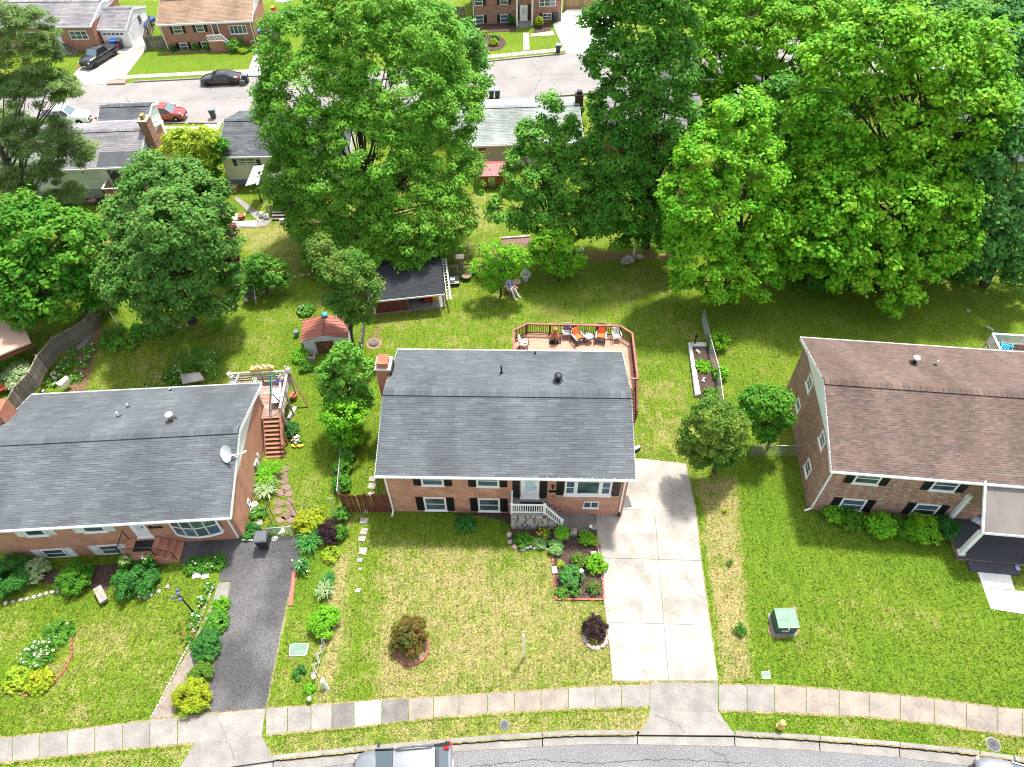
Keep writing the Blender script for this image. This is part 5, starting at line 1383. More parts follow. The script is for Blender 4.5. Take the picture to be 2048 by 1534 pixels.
tree('oak_tree', 'tall broad oak in the middle background, the largest crown left of centre', (745,468),
     [(720,50,105,2),(610,95,85,2),(830,80,85,2),(650,190,120,1),(790,190,130,1),(890,215,75,1),(585,240,75,0),(700,310,140,0),(850,320,105,0),(905,370,55,-1),(585,370,60,-1),(680,425,100,-2),(800,440,110,-3),(870,440,75,-3),(770,505,50,-5),(650,495,45,-4),(555,185,42,1),(925,185,45,2),(850,130,80,2),(740,130,100,3),
      (745,290,95,-2),(720,545,48,-6),(690,525,50,-5),(820,525,34,-6),(740,470,70,-4),(690,380,85,-2.5),(800,380,85,-3),(640,300,70,-1),(745,220,80,-.5),(860,400,60,-3)],
     LF['oak'], .25,.125,.92,.62,11,.30, limbs=60, hub=.35)
tree('linden_tree', 'rounded green tree standing directly behind the big oak, by the far street', (915,232),
     [(890,95,70,0),(840,50,65,2),(935,150,48,0),(790,25,60,2),(925,205,38,-1),(870,160,60,0),(925,100,40,1)], LF['linden'], .34,.24,1.3,.8,12,.3)
tree('pine_tree', 'tall dark pine with layered branches at the upper left edge', (78,470),
     [(60,55,48,1),(15,110,55,0),(80,120,45,1),(110,165,35,0),(40,180,45,-1),(130,185,22,1),(15,250,45,0),(95,270,45,0),(60,300,45,-1),(140,300,32,1),(165,320,22,0),(25,350,45,0),(100,345,35,0),(60,405,38,-1),(120,405,38,0),(150,390,26,0),(170,290,16,1),(5,40,45,0),(20,420,35,0)],
     LF['pine'], .50,.055,1.05,.62,13,.26, limbs=20, flat=.35, upw=.9, under=.3, hollow=.5)
tree('maple_tree', 'dense bright green maple under the pine at the left edge', (95,632),
     [(60,470,75,1),(135,490,75,0),(90,560,80,-1),(15,550,70,0),(180,555,48,-1),(25,440,60,2),(60,610,50,-2),(150,600,40,-2),(-50,500,80,0)], LF['maple'], .29,.22,1.3,.62,14,.3)
tree('dark_tree', 'round dark green tree between the left yard and the grey sided house', (385,642),
     [(330,385,80,2),(270,430,55,1),(395,410,65,1),(335,490,95,0),(415,520,70,0),(275,545,70,-1),(350,580,70,-1),(430,590,45,-1),(300,350,42,3),(370,355,40,3),(330,630,35,-1.5),(345,440,75,-2),(350,540,70,-2.5),(390,480,60,-2)], LF['dark'], .22,.155,1.2,.5,15,.28)
tree('plum_tree', 'purple leaved plum tree at the right side of the round dark tree', (448,552), [(440,470,32,0),(455,505,26,0),(425,435,28,0),(462,535,18,0)], LF['plum'], .24,.16,1.4,.4,16,.14)
tree('crepe_myrtle_tree', 'narrow crepe myrtle under the oak beside the open garden shelter', (707,692),
     [(700,540,46,0),(662,535,36,1),(722,580,42,-.3),(690,600,40,-.3),(712,630,24,-.5),(645,500,30,2)], LF['crepe'], .18,.11,1.5,.42,17,.10, hub=.3)
tree('leafy_tree', 'green tree with spreading branches in front of the tan sided house', (1100,500),
     [(1098,215,26,1),(1080,275,45,1),(1130,290,42,1),(1060,350,58,0),(1135,370,56,0),(1022,415,46,-1),(1090,425,56,-1),(1150,440,42,-1),(1060,300,25,1),(1150,240,16,1)], LF['mid'], .24,.155,1.15,.52,18,.24)
tree('dark_tree', 'tallest dark green tree right of centre, reaching the top edge', (1292,492),
     [(1280,55,85,2),(1225,25,55,2),(1245,125,72,1),(1325,145,68,1),(1255,215,74,1),(1335,250,66,0),(1235,300,66,0),(1305,325,72,0),(1255,395,76,-1),(1200,420,60,-1),(1310,430,56,-1),(1225,465,36,-2),(1330,60,60,2),(1350,-20,60,2),(1270,-20,70,2)], LF['deep'], .26,.18,1.15,.62,19,.3)
tree('tulip_tree', 'bright green tree standing at the fence corner right of the deck', (1450,590),
     [(1485,240,58,2),(1425,320,70,1),(1500,330,70,1),(1385,405,68,0),(1460,415,80,0),(1530,440,55,0),(1400,500,72,-1),(1485,520,66,-1),(1375,555,30,-2),(1440,560,45,-2),(1530,570,30,-2)], LF['bright'], .26,.18,1.05,.58,20,.26)
tree('lime_green_tree', 'lime green tree crown at the top edge between the dark tree and the giant maple', (1500,330),
     [(1480,50,90,1),(1565,85,80,1),(1420,120,72,0),(1610,50,65,1),(1525,160,66,0),(1400,50,65,1),(1600,150,50,0),(1480,190,45,-1),(1440,215,42,-1),(1660,110,60,1),(1560,240,50,-1),(1640,190,55,1),(1660,20,60,2),(1400,185,48,1),(1425,255,40,0),(1370,120,45,1),(1520,250,45,-1)], LF['lime'], .29,.20,1.05,.66,21,.3)
tree('giant_maple_tree', 'giant lime green maple filling the right background, the largest crown on the right', (1790,545),
     [(1755,85,95,2),(1680,130,80,2),(1850,120,90,2),(1930,185,75,1),(1700,225,85,1),(1800,220,100,1),(1895,260,85,1),(1740,320,90,0),(1855,330,85,0),(1945,215,70,0),(1640,300,55,0),(1620,210,50,1),(1770,150,80,3),(1960,100,60,2)], LF['lime'], .30,.22,1.05,.72,22,.42, limbs=46)
tree('maple_tree', 'fresh green lower maple hanging in front below the giant lime green crown', (1760,580),
     [(1680,390,80,0),(1790,405,90,0),(1885,400,66,0),(1645,470,80,-1),(1740,500,75,-1),(1830,510,62,-1),(1800,585,40,-3),(1700,545,45,-2),(1900,480,55,-1),(1600,400,66,1),(1590,500,50,0)], LF['bright'], .29,.22,1.05,.66,23,.34)
tree('leafy_tree', 'shaded green tree filling the gap left of the giant maple', (1600,470),
     [(1590,330,60,1),(1620,250,66,2),(1560,210,56,2),(1650,310,55,1),(1640,400,50,0),(1560,280,50,1),(1580,400,50,0)], LF['maple'], .33,.25,1.25,.75,61,.3)
tree('leafy_tree', 'green tree between the giant maple and the right edge', (1950,420), [(1960,290,56,1),(1990,210,50,2),(1900,330,60,0),(1960,130,50,3),(1930,60,50,4)], LF['mid'], .33,.25,1.2,.75,62,.3)
tree('dark_tree', 'dark undergrowth trees at the foot of the giant maple', (1700,575), [(1560,500,45,1),(1620,540,45,1),(1690,520,50,2),(1760,500,60,2),(1850,500,60,2),(1920,530,40,1)], LF['deep'], .28,.2,1.2,.6,63,.25)
tree('blue_green_tree', 'blue green tree cut by the right edge beside the giant maple', (1968,568),
     [(1985,290,62,1),(1980,390,70,0),(2035,340,60,0),(1955,470,52,-1),(2035,460,70,-1),(2035,240,50,1),(1990,520,38,-1),(2060,530,50,-1)], LF['blue'], .30,.22,1.25,.7,24,.3)
tree('blue_green_tree', 'blue green tree in the upper right corner', (2010,290), [(2000,75,62,0),(2050,150,58,0),(1960,30,58,1),(2060,40,60,1),(1900,15,50,1),(1990,170,50,-1)], LF['blue'], .34,.24,1.25,.8,25,.3)
tree('dark_tree', 'dark tree at the top edge behind the giant maple', (1700,180), [(1700,0,64,0),(1625,5,55,0),(1790,0,64,0),(1860,10,50,0),(1740,60,50,-1),(1660,60,45,0)], LF['deep'], .40,.28,1.1,.9,26,.3)
tree('leafy_tree', 'mid green tree at the top edge behind the lime green crown', (1420,140), [(1400,-10,60,0),(1470,-15,55,0),(1550,-15,55,0)], LF['mid'], .42,.3,1.0,.9,27,.3)
tree('flowering_bush', 'tall yellow green bush beside the brick chimney house near the far street', (392,385),
     [(375,285,32,0),(410,275,26,0),(350,305,28,0),(395,320,32,-.5),(420,310,20,0),(365,340,26,-.5),(340,275,16,0)], LF['yellow'], .22,.14,1.4,.4,28,.1, cat='bush')
tree('green_bush', 'deep green bush with pink blossoms right of the tall yellow green bush', (418,372), [(425,310,26,0),(432,290,20,0),(420,340,20,-.3)], LF['maple'], .22,.15,1.5,.4,29,.08, cat='bush')
tree('young_tree', 'small bright lime tree at the back fence behind the lawn', (1118,562),
     [(1105,470,20,0),(1085,490,24,0),(1130,485,20,0),(1150,515,18,-.2),(1075,515,22,0),(1110,520,28,0),(1165,525,10,0),(1130,540,18,-.2)], LF['bright'], .24,.13,.95,.38,30,.08, limbs=20)
tree('young_tree', 'thin light green tree shading the seated person', (1002,592),
     [(985,500,24,0),(1020,510,26,0),(960,535,20,0),(1000,540,26,0),(1045,520,18,0),(985,565,20,-.2),(1025,545,20,0)], LF['bright'], .18,.10,.75,.35,31,.08, limbs=24)
tree('tall_shrub', 'light green shrub tree between the left house deck and the middle roof', (690,850),
     [(690,712,30,0),(675,745,36,0),(718,742,30,0),(690,780,42,0),(718,795,32,0),(668,775,30,0),(690,820,32,0)], LF['mid'], .19,.12,1.4,.35,32,.09, cat='shrub')
tree('tall_shrub', 'lower green shrub in the hedge row directly below the light green shrub tree', (688,890), [(678,830,34,0),(704,825,30,0),(683,862,32,0),(702,868,24,0),(688,890,20,0)], LF['bright'], .17,.11,1.4,.3,33,.07, cat='shrub')
tree('weeping_tree', 'olive weeping tree at the top right corner of the concrete driveway', (1428,942),
     [(1425,830,42,0),(1395,865,36,0),(1462,850,34,0),(1430,880,42,-.3),(1400,905,30,-.3),(1470,885,26,0),(1445,915,24,-.3),(1370,895,18,0)], LF['olive'], .20,.09,1.3,.35,34,.11, flat=.5)
tree('green_bush', 'dense green bush against the left side wall of the brown roofed house', (1535,895), [(1515,805,34,0),(1550,800,32,0),(1530,840,38,0),(1565,830,24,0),(1500,830,22,0),(1530,865,22,0)], LF['maple'], .17,.12,1.5,.32,35,.08, cat='bush')
tree('green_bush', 'green bush with orange blossoms at the far fence left of the oak', (535,585), [(520,535,30,0),(545,545,30,0),(510,560,24,0),(560,560,18,0)], LF['mid'], .18,.13,1.5,.35,36,.07, cat='bush')

def shrub(name, label, u, v, r, h, leaf, L_=.10, W_=.07, cover=2.0, seed=1, flowers=None, nfl=0, fsize=.08, cat='shrub', group=None, stems=True, spiky=False, sx=1.0, at=None):
 """(u, v) is the foot of the shrub; r, h in metres"""
 p = at if at is not None else G(u, v) + Vector((0, r * .4,0)); rs = np.random.RandomState(seed)
 o = thing(name, label, cat, p, 0, group)
 if spiky:
  n = int(cover * 90); a = rs.uniform(0,6.283, n); ln = rs.uniform(.6,1.1, n) * h; sp = rs.uniform(.2,1, n) * r
  bx = rs.uniform(-.25,.25,(n, 2)) * r
  V = []; F = []
  for i in range(n):
   d = np.array((math.cos(a[i]), math.sin(a[i]))); q = np.array((-d[1], d[0])) * W_ * .5
   b0 = bx[i]; m_ = b0 + d * sp[i] * .55; t = b0 + d * sp[i] * 1.0
   j = len(V)
   V += [(*(b0 - q), 0),(*(b0 + q), 0),(*(m_ + q), ln[i] * .85),(*(m_ - q), ln[i] * .85),(*(t + q * .2), ln[i] * .75),(*(t - q * .2), ln[i] * .75)]
   F += [(j, j + 1, j + 2, j + 3),(j + 3, j + 2, j + 4, j + 5)]
  V = np.array(V); F = np.array(F)
  if sx != 1: V[:, 0] *= sx
 else:
  rr = random.Random(seed); nl = 7 if r > .35 else 4
  if sx == 1 and h > r * .7: lb = [(np.array((0,0, h * .55)), min(r * .8, h * .5))]
  else: lb = []
  for i in range(nl):
   a = 6.283 * i / nl + rr.uniform(-.3,.3); q = r * rr.uniform(.30,.58)
   zr = min(h * rr.uniform(.35,.55), h - q * .8) if h > q else h * .5
   lb.append((np.array((math.cos(a) * (r - q) * sx * 1.1, math.sin(a) * (r - q) * 1.1, max(q * .5, zr))), q))
  V, F, _ = foliage(lb, L_, W_, cover, max(.10, r * .22), seed, under=.7, flat=.8, hollow=.75)
  V[:, 2] = np.maximum(V[:, 2], .01)
 TOTAL_LEAVES[0] += len(F)
 link('foliage', npmesh('foliage', V, F, leaf), o)
 if stems:
  b = MB(); rr = random.Random(seed + 5)
  for _ in range(4): b.tube([(0,0,0),(rr.uniform(-.5,.5) * r, rr.uniform(-.5,.5) * r, h * .5)], [.02,.008], 4)
  b.build('stems', M_BARK, o, kind='stuff')
 if flowers:
  b = MB(); rr = random.Random(seed + 9); hi = V[V[:, 2] > np.percentile(V[:, 2], 55)]
  for _ in range(nfl):
   q = hi[rr.randrange(len(hi))]; f = fsize * rr.uniform(.4,1.0)
   b.lathe((q[0], q[1], q[2]), [(f * .2,0),(f * .55, f * .25),(f * .5, f * .45),(f * .1, f * .5)], 7)
  b.build('blossoms', FL[flowers], o, kind='stuff')
 return o
S = shrub
# middle garden
S('round_shrub', 'small round dark green shrub in the shade against the middle house wall', 932,1060,.55,.75, LF['ever'], .09,.06,2.6,41)
S('round_shrub', 'clipped round bright green shrub in the mulch bed by the stoop', 1045,1090,.46,.6, LF['maple'], .06,.05,2.8,42)
S('lily_plant', 'orange lilies in the mulch bed in front of the stone stoop', 1087,1075,.38,.55, LF['mid'], .14,.05,1.1,43, 'orange', 16,.16, cat='flower')
S('low_plant', 'yellow green plant beside the white stones of the mulch bed', 1062,1088,.28,.35, LF['yellow'], .10,.06,1.6,44, cat='plant')
S('low_plant', 'silvery light green plant right of the round clipped shrub', 1081,1092,.40,.40, LF['pale'], .10,.06,1.6,45, cat='plant')
S('lavender_bush', 'pale grey green bushy plant at the bed corner left of the planter', 1111,1104,.44,.55, LF['pale'], .11,.05,1.9,46, cat='bush')
S('bright_shrub', 'bright lime shrub by the planter trough at the driveway edge', 1172,1086,.42,.6, LF['lime'], .13,.08,1.7,47)
S('bright_shrub', 'small yellow green shrub just right of the lime shrub', 1188,1088,.28,.4, LF['yellow'], .11,.06,1.5,48)
S('bright_shrub', 'large lime shrub leaning over the driveway beside the white lantern', 1192,1140,.58,.75, LF['lime'], .14,.09,1.7,49)
S('rose_bush', 'olive yellow rose bush behind the blue green shrub in the mulch bed', 1156,1132,.42,.7, LF['olive'], .10,.07,1.5,50, 'yellow', 5,.08, cat='bush')
S('blue_green_shrub', 'large blue green shrub in the middle of the mulch bed by the lamp post', 1143,1168,.62,.9, LF['blue'], .12,.07,2.0,51)
S('low_plant', 'small upright green plant below the blue green shrub', 1150,1190,.24,.4, LF['mid'], .10,.05,1.6,52, cat='plant')
S('flower_plant', 'small yellow flowers at the left edge of the mulch bed', 1121,1133,.22,.25, LF['yellow'], .08,.04,1.4,53, 'yellow', 8,.08, cat='flower')
S('flower_plant', 'dark red flowers in the lower right corner of the mulch bed', 1188,1184,.40,.45, LF['dark'], .10,.05,1.0,54, 'red', 26,.10, cat='flower')
S('flower_plant', 'green plant with coral flowers in the lower left corner of the mulch bed', 1126,1192,.36,.4, LF['mid'], .10,.05,1.0,55, 'coral', 6,.08, cat='flower')
S('crepe_myrtle_bush', 'bronze and green crepe myrtle bush inside the brick ring on the front lawn', 821,1298,.95,1.6, LF['bronze'], .12,.07,1.8,56, cat='bush')
S('flower_plant', 'orange red flowers at the foot of the bronze bush in the brick ring', 824,1307,.42,.25, LF['mid'], .08,.05,.8,57, 'coral', 26,.11, cat='flower')
S('purple_shrub', 'dark purple leaved shrub beside the concrete driveway', 1190,1272,.62,1.05, LF['purple'], .13,.05,1.1,58)
S('low_plant', 'tiny dark sapling in the dry strip right of the driveway', 1460,1130,.14,.55, LF['dark'], .09,.05,.9,59, cat='plant')
S('low_plant', 'lime sprout in the dry strip right of the driveway', 1449,1026,.14,.3, LF['gold'], .08,.05,1.2,60, cat='plant')
S('low_plant', 'small olive green shrublet in the dry strip near the green utility box', 1480,1268,.33,.45, LF['crepe'], .09,.05,1.3,61, cat='plant')
# border between the two front gardens
S('round_shrub', 'round bright green shrub on the border left of the front lawn', 649,1262,.80,1.1, LF['bright'], .11,.07,2.2,62)
S('gold_shrub', 'gold green shrub by the garden gate left of the dark barberry', 624,1064,.85,1.1, LF['gold'], .15,.11,1.7,63)
S('barberry', 'dark purple barberry beside the red wooden fence', 662,1080,.72,1.0, LF['purple'], .09,.04,1.5,64)
S('grassy_plant', 'spiky dark green iris clump below the gold green shrub', 622,1100,.95,.75, LF['grassy'], .10,.05,3.2,65, cat='plant', spiky=True)
S('grassy_plant', 'green iris clump with white blooms at the right edge of the black driveway', 606,1146,.55,.8, LF['grassy'], .10,.05,2.0,66, 'white', 9,.12, cat='plant', spiky=True)
S('grassy_plant', 'green and white striped clump on the border above the round bright shrub', 652,1196,.6,.7, LF['silver'], .10,.06,1.4,67, 'white', 6,.12, cat='plant', spiky=True)
S('grassy_plant', 'low grassy plant on the border between striped clump and barberry', 658,1168,.5,.5, LF['grassy'], .10,.05,1.4,68, cat='plant', spiky=True)
S('low_plant', 'yellow green weeds at the foot of the barberry', 662,1118,.5,.45, LF['yellow'], .10,.06,1.0,69, cat='plant')
S('low_plant', 'small dark green tuft on the bare patch below the pale utility lid', 599,1352,.34,.25, LF['ever'], .07,.04,2.2,70, cat='plant')
S('low_plant', 'bright green tuft between the white post ends near the pavement', 621,1384,.28,.3, LF['bright'], .08,.05,1.6,71, cat='plant')
for i, (u, v, r, h) in enumerate([(690,905,.62,1.2),(688,945,.58,1.0),(694,925,.5,1.1),(686,980,.55,1.0),(684,1040,.45,1.0),(682,1075,.42,.9),(692,885,.45,1.1)]):
 S('hedge_plant', ['vine covered hedge plant just below the tall shrubs', 'vine covered hedge plant at the middle of the wire fence', 'narrow vine plant leaning over the wire fence', 'leafy hedge plant directly above the red fence corner', 'leafy hedge plant just below the red fence corner', 'lowest leafy hedge plant beside the dry lawn edge', 'upper dark hedge plant joining the tall shrubs'][i], u, v, r, h, LF['maple' if i % 2 else 'mid'], .13,.09,1.8,72 + i, group='hedge plants along the wire fence')
# left garden
S('azalea_bush', 'yellow bronze azalea bush at the foot of the black driveway', 386,1414,.85,.9, LF['gold'], .09,.06,2.0,80, cat='bush')
S('azalea_bush', 'upper half of the bronze azalea row beside the black driveway', 402,1362,.58,.75, LF['olive'], .09,.06,2.0,81, cat='bush')
S('round_shrub', 'dark green round shrub beside the black driveway', 415,1308,.72,.95, LF['ever'], .10,.08,2.4,82)
S('bright_shrub', 'green and lime shrub above the dark round shrub by the driveway', 433,1258,.62,.75, LF['mid'], .11,.07,2.0,83)
S('bright_shrub', 'thin lime shrub at the top of the driveway border', 443,1218,.42,.5, LF['lime'], .10,.06,1.3,84)
S('round_shrub', 'large dark evergreen at the left edge under the house windows', 22,1178,1.15,1.5, LF['ever'], .10,.05,2.2,85)
S('variegated_shrub', 'pale cream green shrub between two dark evergreens', 74,1156,.72,.95, LF['silver'], .10,.07,1.7,86)
S('round_shrub', 'dark green shrub with bright tips under the lower left window', 152,1176,.95,1.2, LF['maple'], .10,.06,2.0,87)
S('round_shrub', 'wide dark green shrub in front of the brick stoop', 275,1182,1.2,1.2, LF['ever'], .11,.08,2.2,88)
S('flower_pot_plant', 'pink and white flowers on the corner of the brick stoop', 0,0,.35,.4, LF['mid'], .09,.06,1.2,89, 'pink', 18,.13, cat='flower', at=LH.M @ Vector((x0_ + .25, y0_ - .12, zp - .15)))
S('flower_pot_plant', 'white flowers hanging on the stoop railing of the left house', 0,0,.3,.35, LF['mid'], .09,.06,1.0,90, 'white', 16,.13, cat='flower', at=LH.M @ Vector((x1_ - .35, y0_ - .1, zp - .1)))
S('flower_bed_plant', 'mound of pink and white artificial flowers in the round front bed', 75,1325,.8,.5, LF['mid'], .10,.06,.8,91, 'blush', 60,.14, cat='flower')
S('hosta_plant', 'yellow hosta at the left of the round flower bed', 32,1372,.62,.45, LF['yellow'], .17,.10,1.6,92, cat='plant')
S('hosta_plant', 'yellow hosta at the lower right of the round flower bed', 78,1376,.62,.45, LF['gold'], .17,.10,1.6,93, cat='plant')
S('low_plant', 'green leafy patch with a few pink flowers at the top of the round bed', 116,1280,.75,.3, LF['mid'], .10,.06,1.0,94, 'pink', 6,.12, cat='plant')
for i, (u, v) in enumerate([(386,1140),(411,1138),(434,1134)]):
 S('white_flower_plant', ['leftmost leafy plant with white flowers in front of the black driveway wing', 'middle leafy plant with white flowers in front of the black driveway wing', 'rightmost leafy plant with white flowers in front of the black driveway wing'][i], u, v, .5,.45, LF['maple'], .10,.07,1.5,95 + i, 'white', 6,.12, cat='plant')
for i, (u, v, c) in enumerate([(418,1180,'white'),(404,1208,'blush'),(392,1240,'white'),(384,1262,'pink'),(375,1282,'coral')]):
 S('border_flower', ['white border flowers beside the concrete path top', 'blush border flowers next to the lamp post', 'cluster of white flowers below the four headed lamp post', 'pink border flowers beside the stone edging', 'single coral flower clump lowest on the stone edging'][i], u, v, .32,.32, LF['mid'], .09,.05,.7,100 + i, c, 8,.12, cat='flower')
S('variegated_lily', 'large green and white striped clump by the side wall of the left house', 535,965,1.05,.8, LF['bright'], .1,.07,2.6,106, cat='plant', spiky=True)
S('variegated_lily', 'cream striped lily clump just below the green clump by the side wall', 533,990,.95,.6, LF['silver'], .1,.07,2.4,107, cat='plant', spiky=True)
S('round_shrub', 'dark shrub beside the wooden stairs of the left deck', 582,872,.55,1.0, LF['ever'], .10,.06,2.2,108)
S('flower_pot_plant', 'white and pink flowers in yellow pots on the grass below the stairs', 595,888,.35,.45, LF['mid'], .08,.05,.7,109, 'blush', 30,.14, cat='flower')
S('low_plant', 'dark ivy between the side wall and the black bin', 500,1072,.55,.4, LF['ever'], .12,.08,1.8,110, cat='plant')
S('low_plant', 'dark ivy right of the black bin by the gate', 548,1068,.35,.35, LF['dark'], .12,.08,1.6,111, cat='plant')
S('low_plant', 'weedy green plants along the side wall near the garden gate', 517,1035,.5,.35, LF['mid'], .12,.08,1.1,112, 'white', 5,.12, cat='plant')
S('variegated_shrub', 'cream flowering shrub behind the rear left corner of the left house', 45,775,1.25,1.6, LF['silver'], .14,.09,1.5,113)
S('bright_shrub', 'bright shrub above the cream flowering shrub at the fence', 28,745,.7,1.2, LF['bright'], .14,.09,1.4,114)
S('green_bush', 'yellow green bush on the bend of the weathered fence', 198,634,1.25,1.1, LF['olive'], .18,.10,1.0,115, cat='bush')
S('low_plant', 'leafy plants at the fence foot in the left back yard', 245,690,1.2,.5, LF['mid'], .16,.10,1.0,116, cat='plant', sx=1.6)
S('low_plant', 'bright green day lilies under the round dark tree', 430,660,.95,.5, LF['bright'], .14,.06,1.5,117, cat='plant', spiky=True)
S('low_plant', 'green ground cover with white flowers under the dark tree', 300,672,1.0,.4, LF['mid'], .14,.08,1.2,118, 'white', 6,.14, cat='plant', sx=1.8)
S('white_flower_plant', 'green clump with white flowers behind the tin shed', 612,628,.62,.5, LF['mid'], .13,.08,1.3,119, 'white', 14,.15, cat='plant')
S('low_plant', 'leafy weeds along the left wall of the tin shed', 602,722,.6,.7, LF['bright'], .14,.09,1.2,120, cat='plant')
S('low_plant', 'leafy weeds in front of the tin shed corner', 612,742,.5,.5, LF['maple'], .13,.08,1.2,121, cat='plant')
S('rose_bed_plant', 'wide patch of dusty pink flowers behind the left roof', 395,752,1.5,.3, LF['mid'], .12,.07,.6,122, 'blush', 70,.12, cat='flower', sx=1.4)
S('rose_bed_plant', 'pink flowers beside the pale gravel patch behind the left roof', 350,765,.9,.3, LF['maple'], .12,.07,.8,123, 'pink', 18,.12, cat='flower')
for i, (u, v, c) in enumerate([(105,770,'white'),(118,752,'blush'),(135,735,'white'),(150,705,'white'),(82,800,'blush'),(168,730,'pink'),(150,762,'white'),(180,705,'white')]):
 S('path_flower', ['white flowers on the fence side of the dirt path, second from the roof', 'blush flowers along the dirt path by the fence', 'white flowers halfway along the dirt path on the fence side', 'white flowers at the upper end of the dirt path', 'blush flowers at the roof end of the dirt path', 'pink flowers on the lawn side of the dirt path', 'white flowers on the lawn side near the roof', 'white flowers on the lawn side at the upper end'][i], u, v, .5,.3, LF['mid'], .12,.07,.9,124 + i, c, 13,.15, cat='flower', group='flowers along the dirt path')
# right garden
S('hydrangea_shrub', 'lime leaved shrub at the lower left window of the brown roofed house', 1665,1040,.6,.85, LF['bright'], .15,.10,1.4,140)
S('hydrangea_shrub', 'dark shrub between the two lower windows, left part', 1700,1052,.7,.75, LF['maple'], .12,.08,1.8,141)
S('hydrangea_shrub', 'bright shrub between the two lower windows, right part', 1758,1068,.8,1.1, LF['bright'], .15,.10,1.7,142)
S('hydrangea_shrub', 'large bright shrub left of the dark porch', 1845,1082,.95,1.3, LF['lime'], .16,.10,1.7,143)
S('round_shrub', 'dark shrub touching the left edge of the dark porch', 1885,1070,.75,1.0, LF['ever'], .11,.07,2.0,144)
S('low_plant', 'dark low shrub in front of the wall between the bright shrubs', 1800,1066,.65,.7, LF['maple'], .11,.07,1.8,145)
S('low_plant', 'dark leafy plant at the right end of the porch', 2046,1065,.6,.8, LF['dark'], .12,.08,1.6,146)
S('vine', 'bright vine spilling over the side fence near the driveway corner', 1435,700,.75,1.2, LF['lime'], .16,.09,1.1,147)
S('vine', 'lower vine on the side fence beside the long planter bed', 1440,760,.55,.9, LF['bright'], .14,.08,1.0,148)
S('hosta_plant', 'bright leafy plant inside the concrete edged bed', 1406,742,.55,.55, LF['bright'], .16,.10,1.7,149, cat='plant')
S('low_plant', 'thin leafy plant at the lower end of the concrete edged bed', 1422,795,.5,.5, LF['mid'], .13,.08,1.0,150, cat='plant')
S('low_plant', 'weeds under the tulip tree at the fence end', 1365,560,.6,.4, LF['mid'], .14,.09,1.2,151, cat='plant')
# far gardens
for i, (u, v, r, h, c) in enumerate([(1014,42,.42,1.3,'gold'),(1022,52,.45,1.4,'ever'),(1078,56,.5,1.6,'gold'),(969,72,.38,.6,'gold'),(990,82,.5,.6,'ever'),(987,92,.5,.75,'gold'),(966,90,.4,.7,'ever')]):
 S('clipped_shrub', ['gold tipped clipped shrub left of the far porch', 'dark clipped shrub touching the far porch steps', 'gold topped shrub right of the far porch', 'small gold shrub at the top of the far round bed', 'flat dark shrub in the far round bed', 'gold shrub in the middle of the far round bed', 'dark shrub at the left of the far round bed'][i], u, v, r, h, LF[c], .16,.11,2.0,160 + i)
for i, (u, v, r, h, c) in enumerate([(347,103,.45,.7,'ever'),(391,101,.4,.7,'mid'),(420,100,.5,.8,'maple'),(437,100,.5,.6,'crepe'),(471,103,1.0,1.4,'mid'),(487,107,.5,.5,'yellow'),(497,103,.4,.5,'maple')]):
 S('far_shrub', ['dark shrub at the left end of the tan roofed house bed', 'small green shrub under the left windows of the tan roofed house', 'green shrub left of the white stoop railing', 'dark low shrub under the white stoop railing', 'largest shrub at the stair foot of the tan roofed house', 'yellow shrub at the right corner of the tan roofed house', 'small green shrub right of the yellow one at the tan roofed house'][i], u, v, r, h, LF[c], .16,.11,1.8,170 + i)
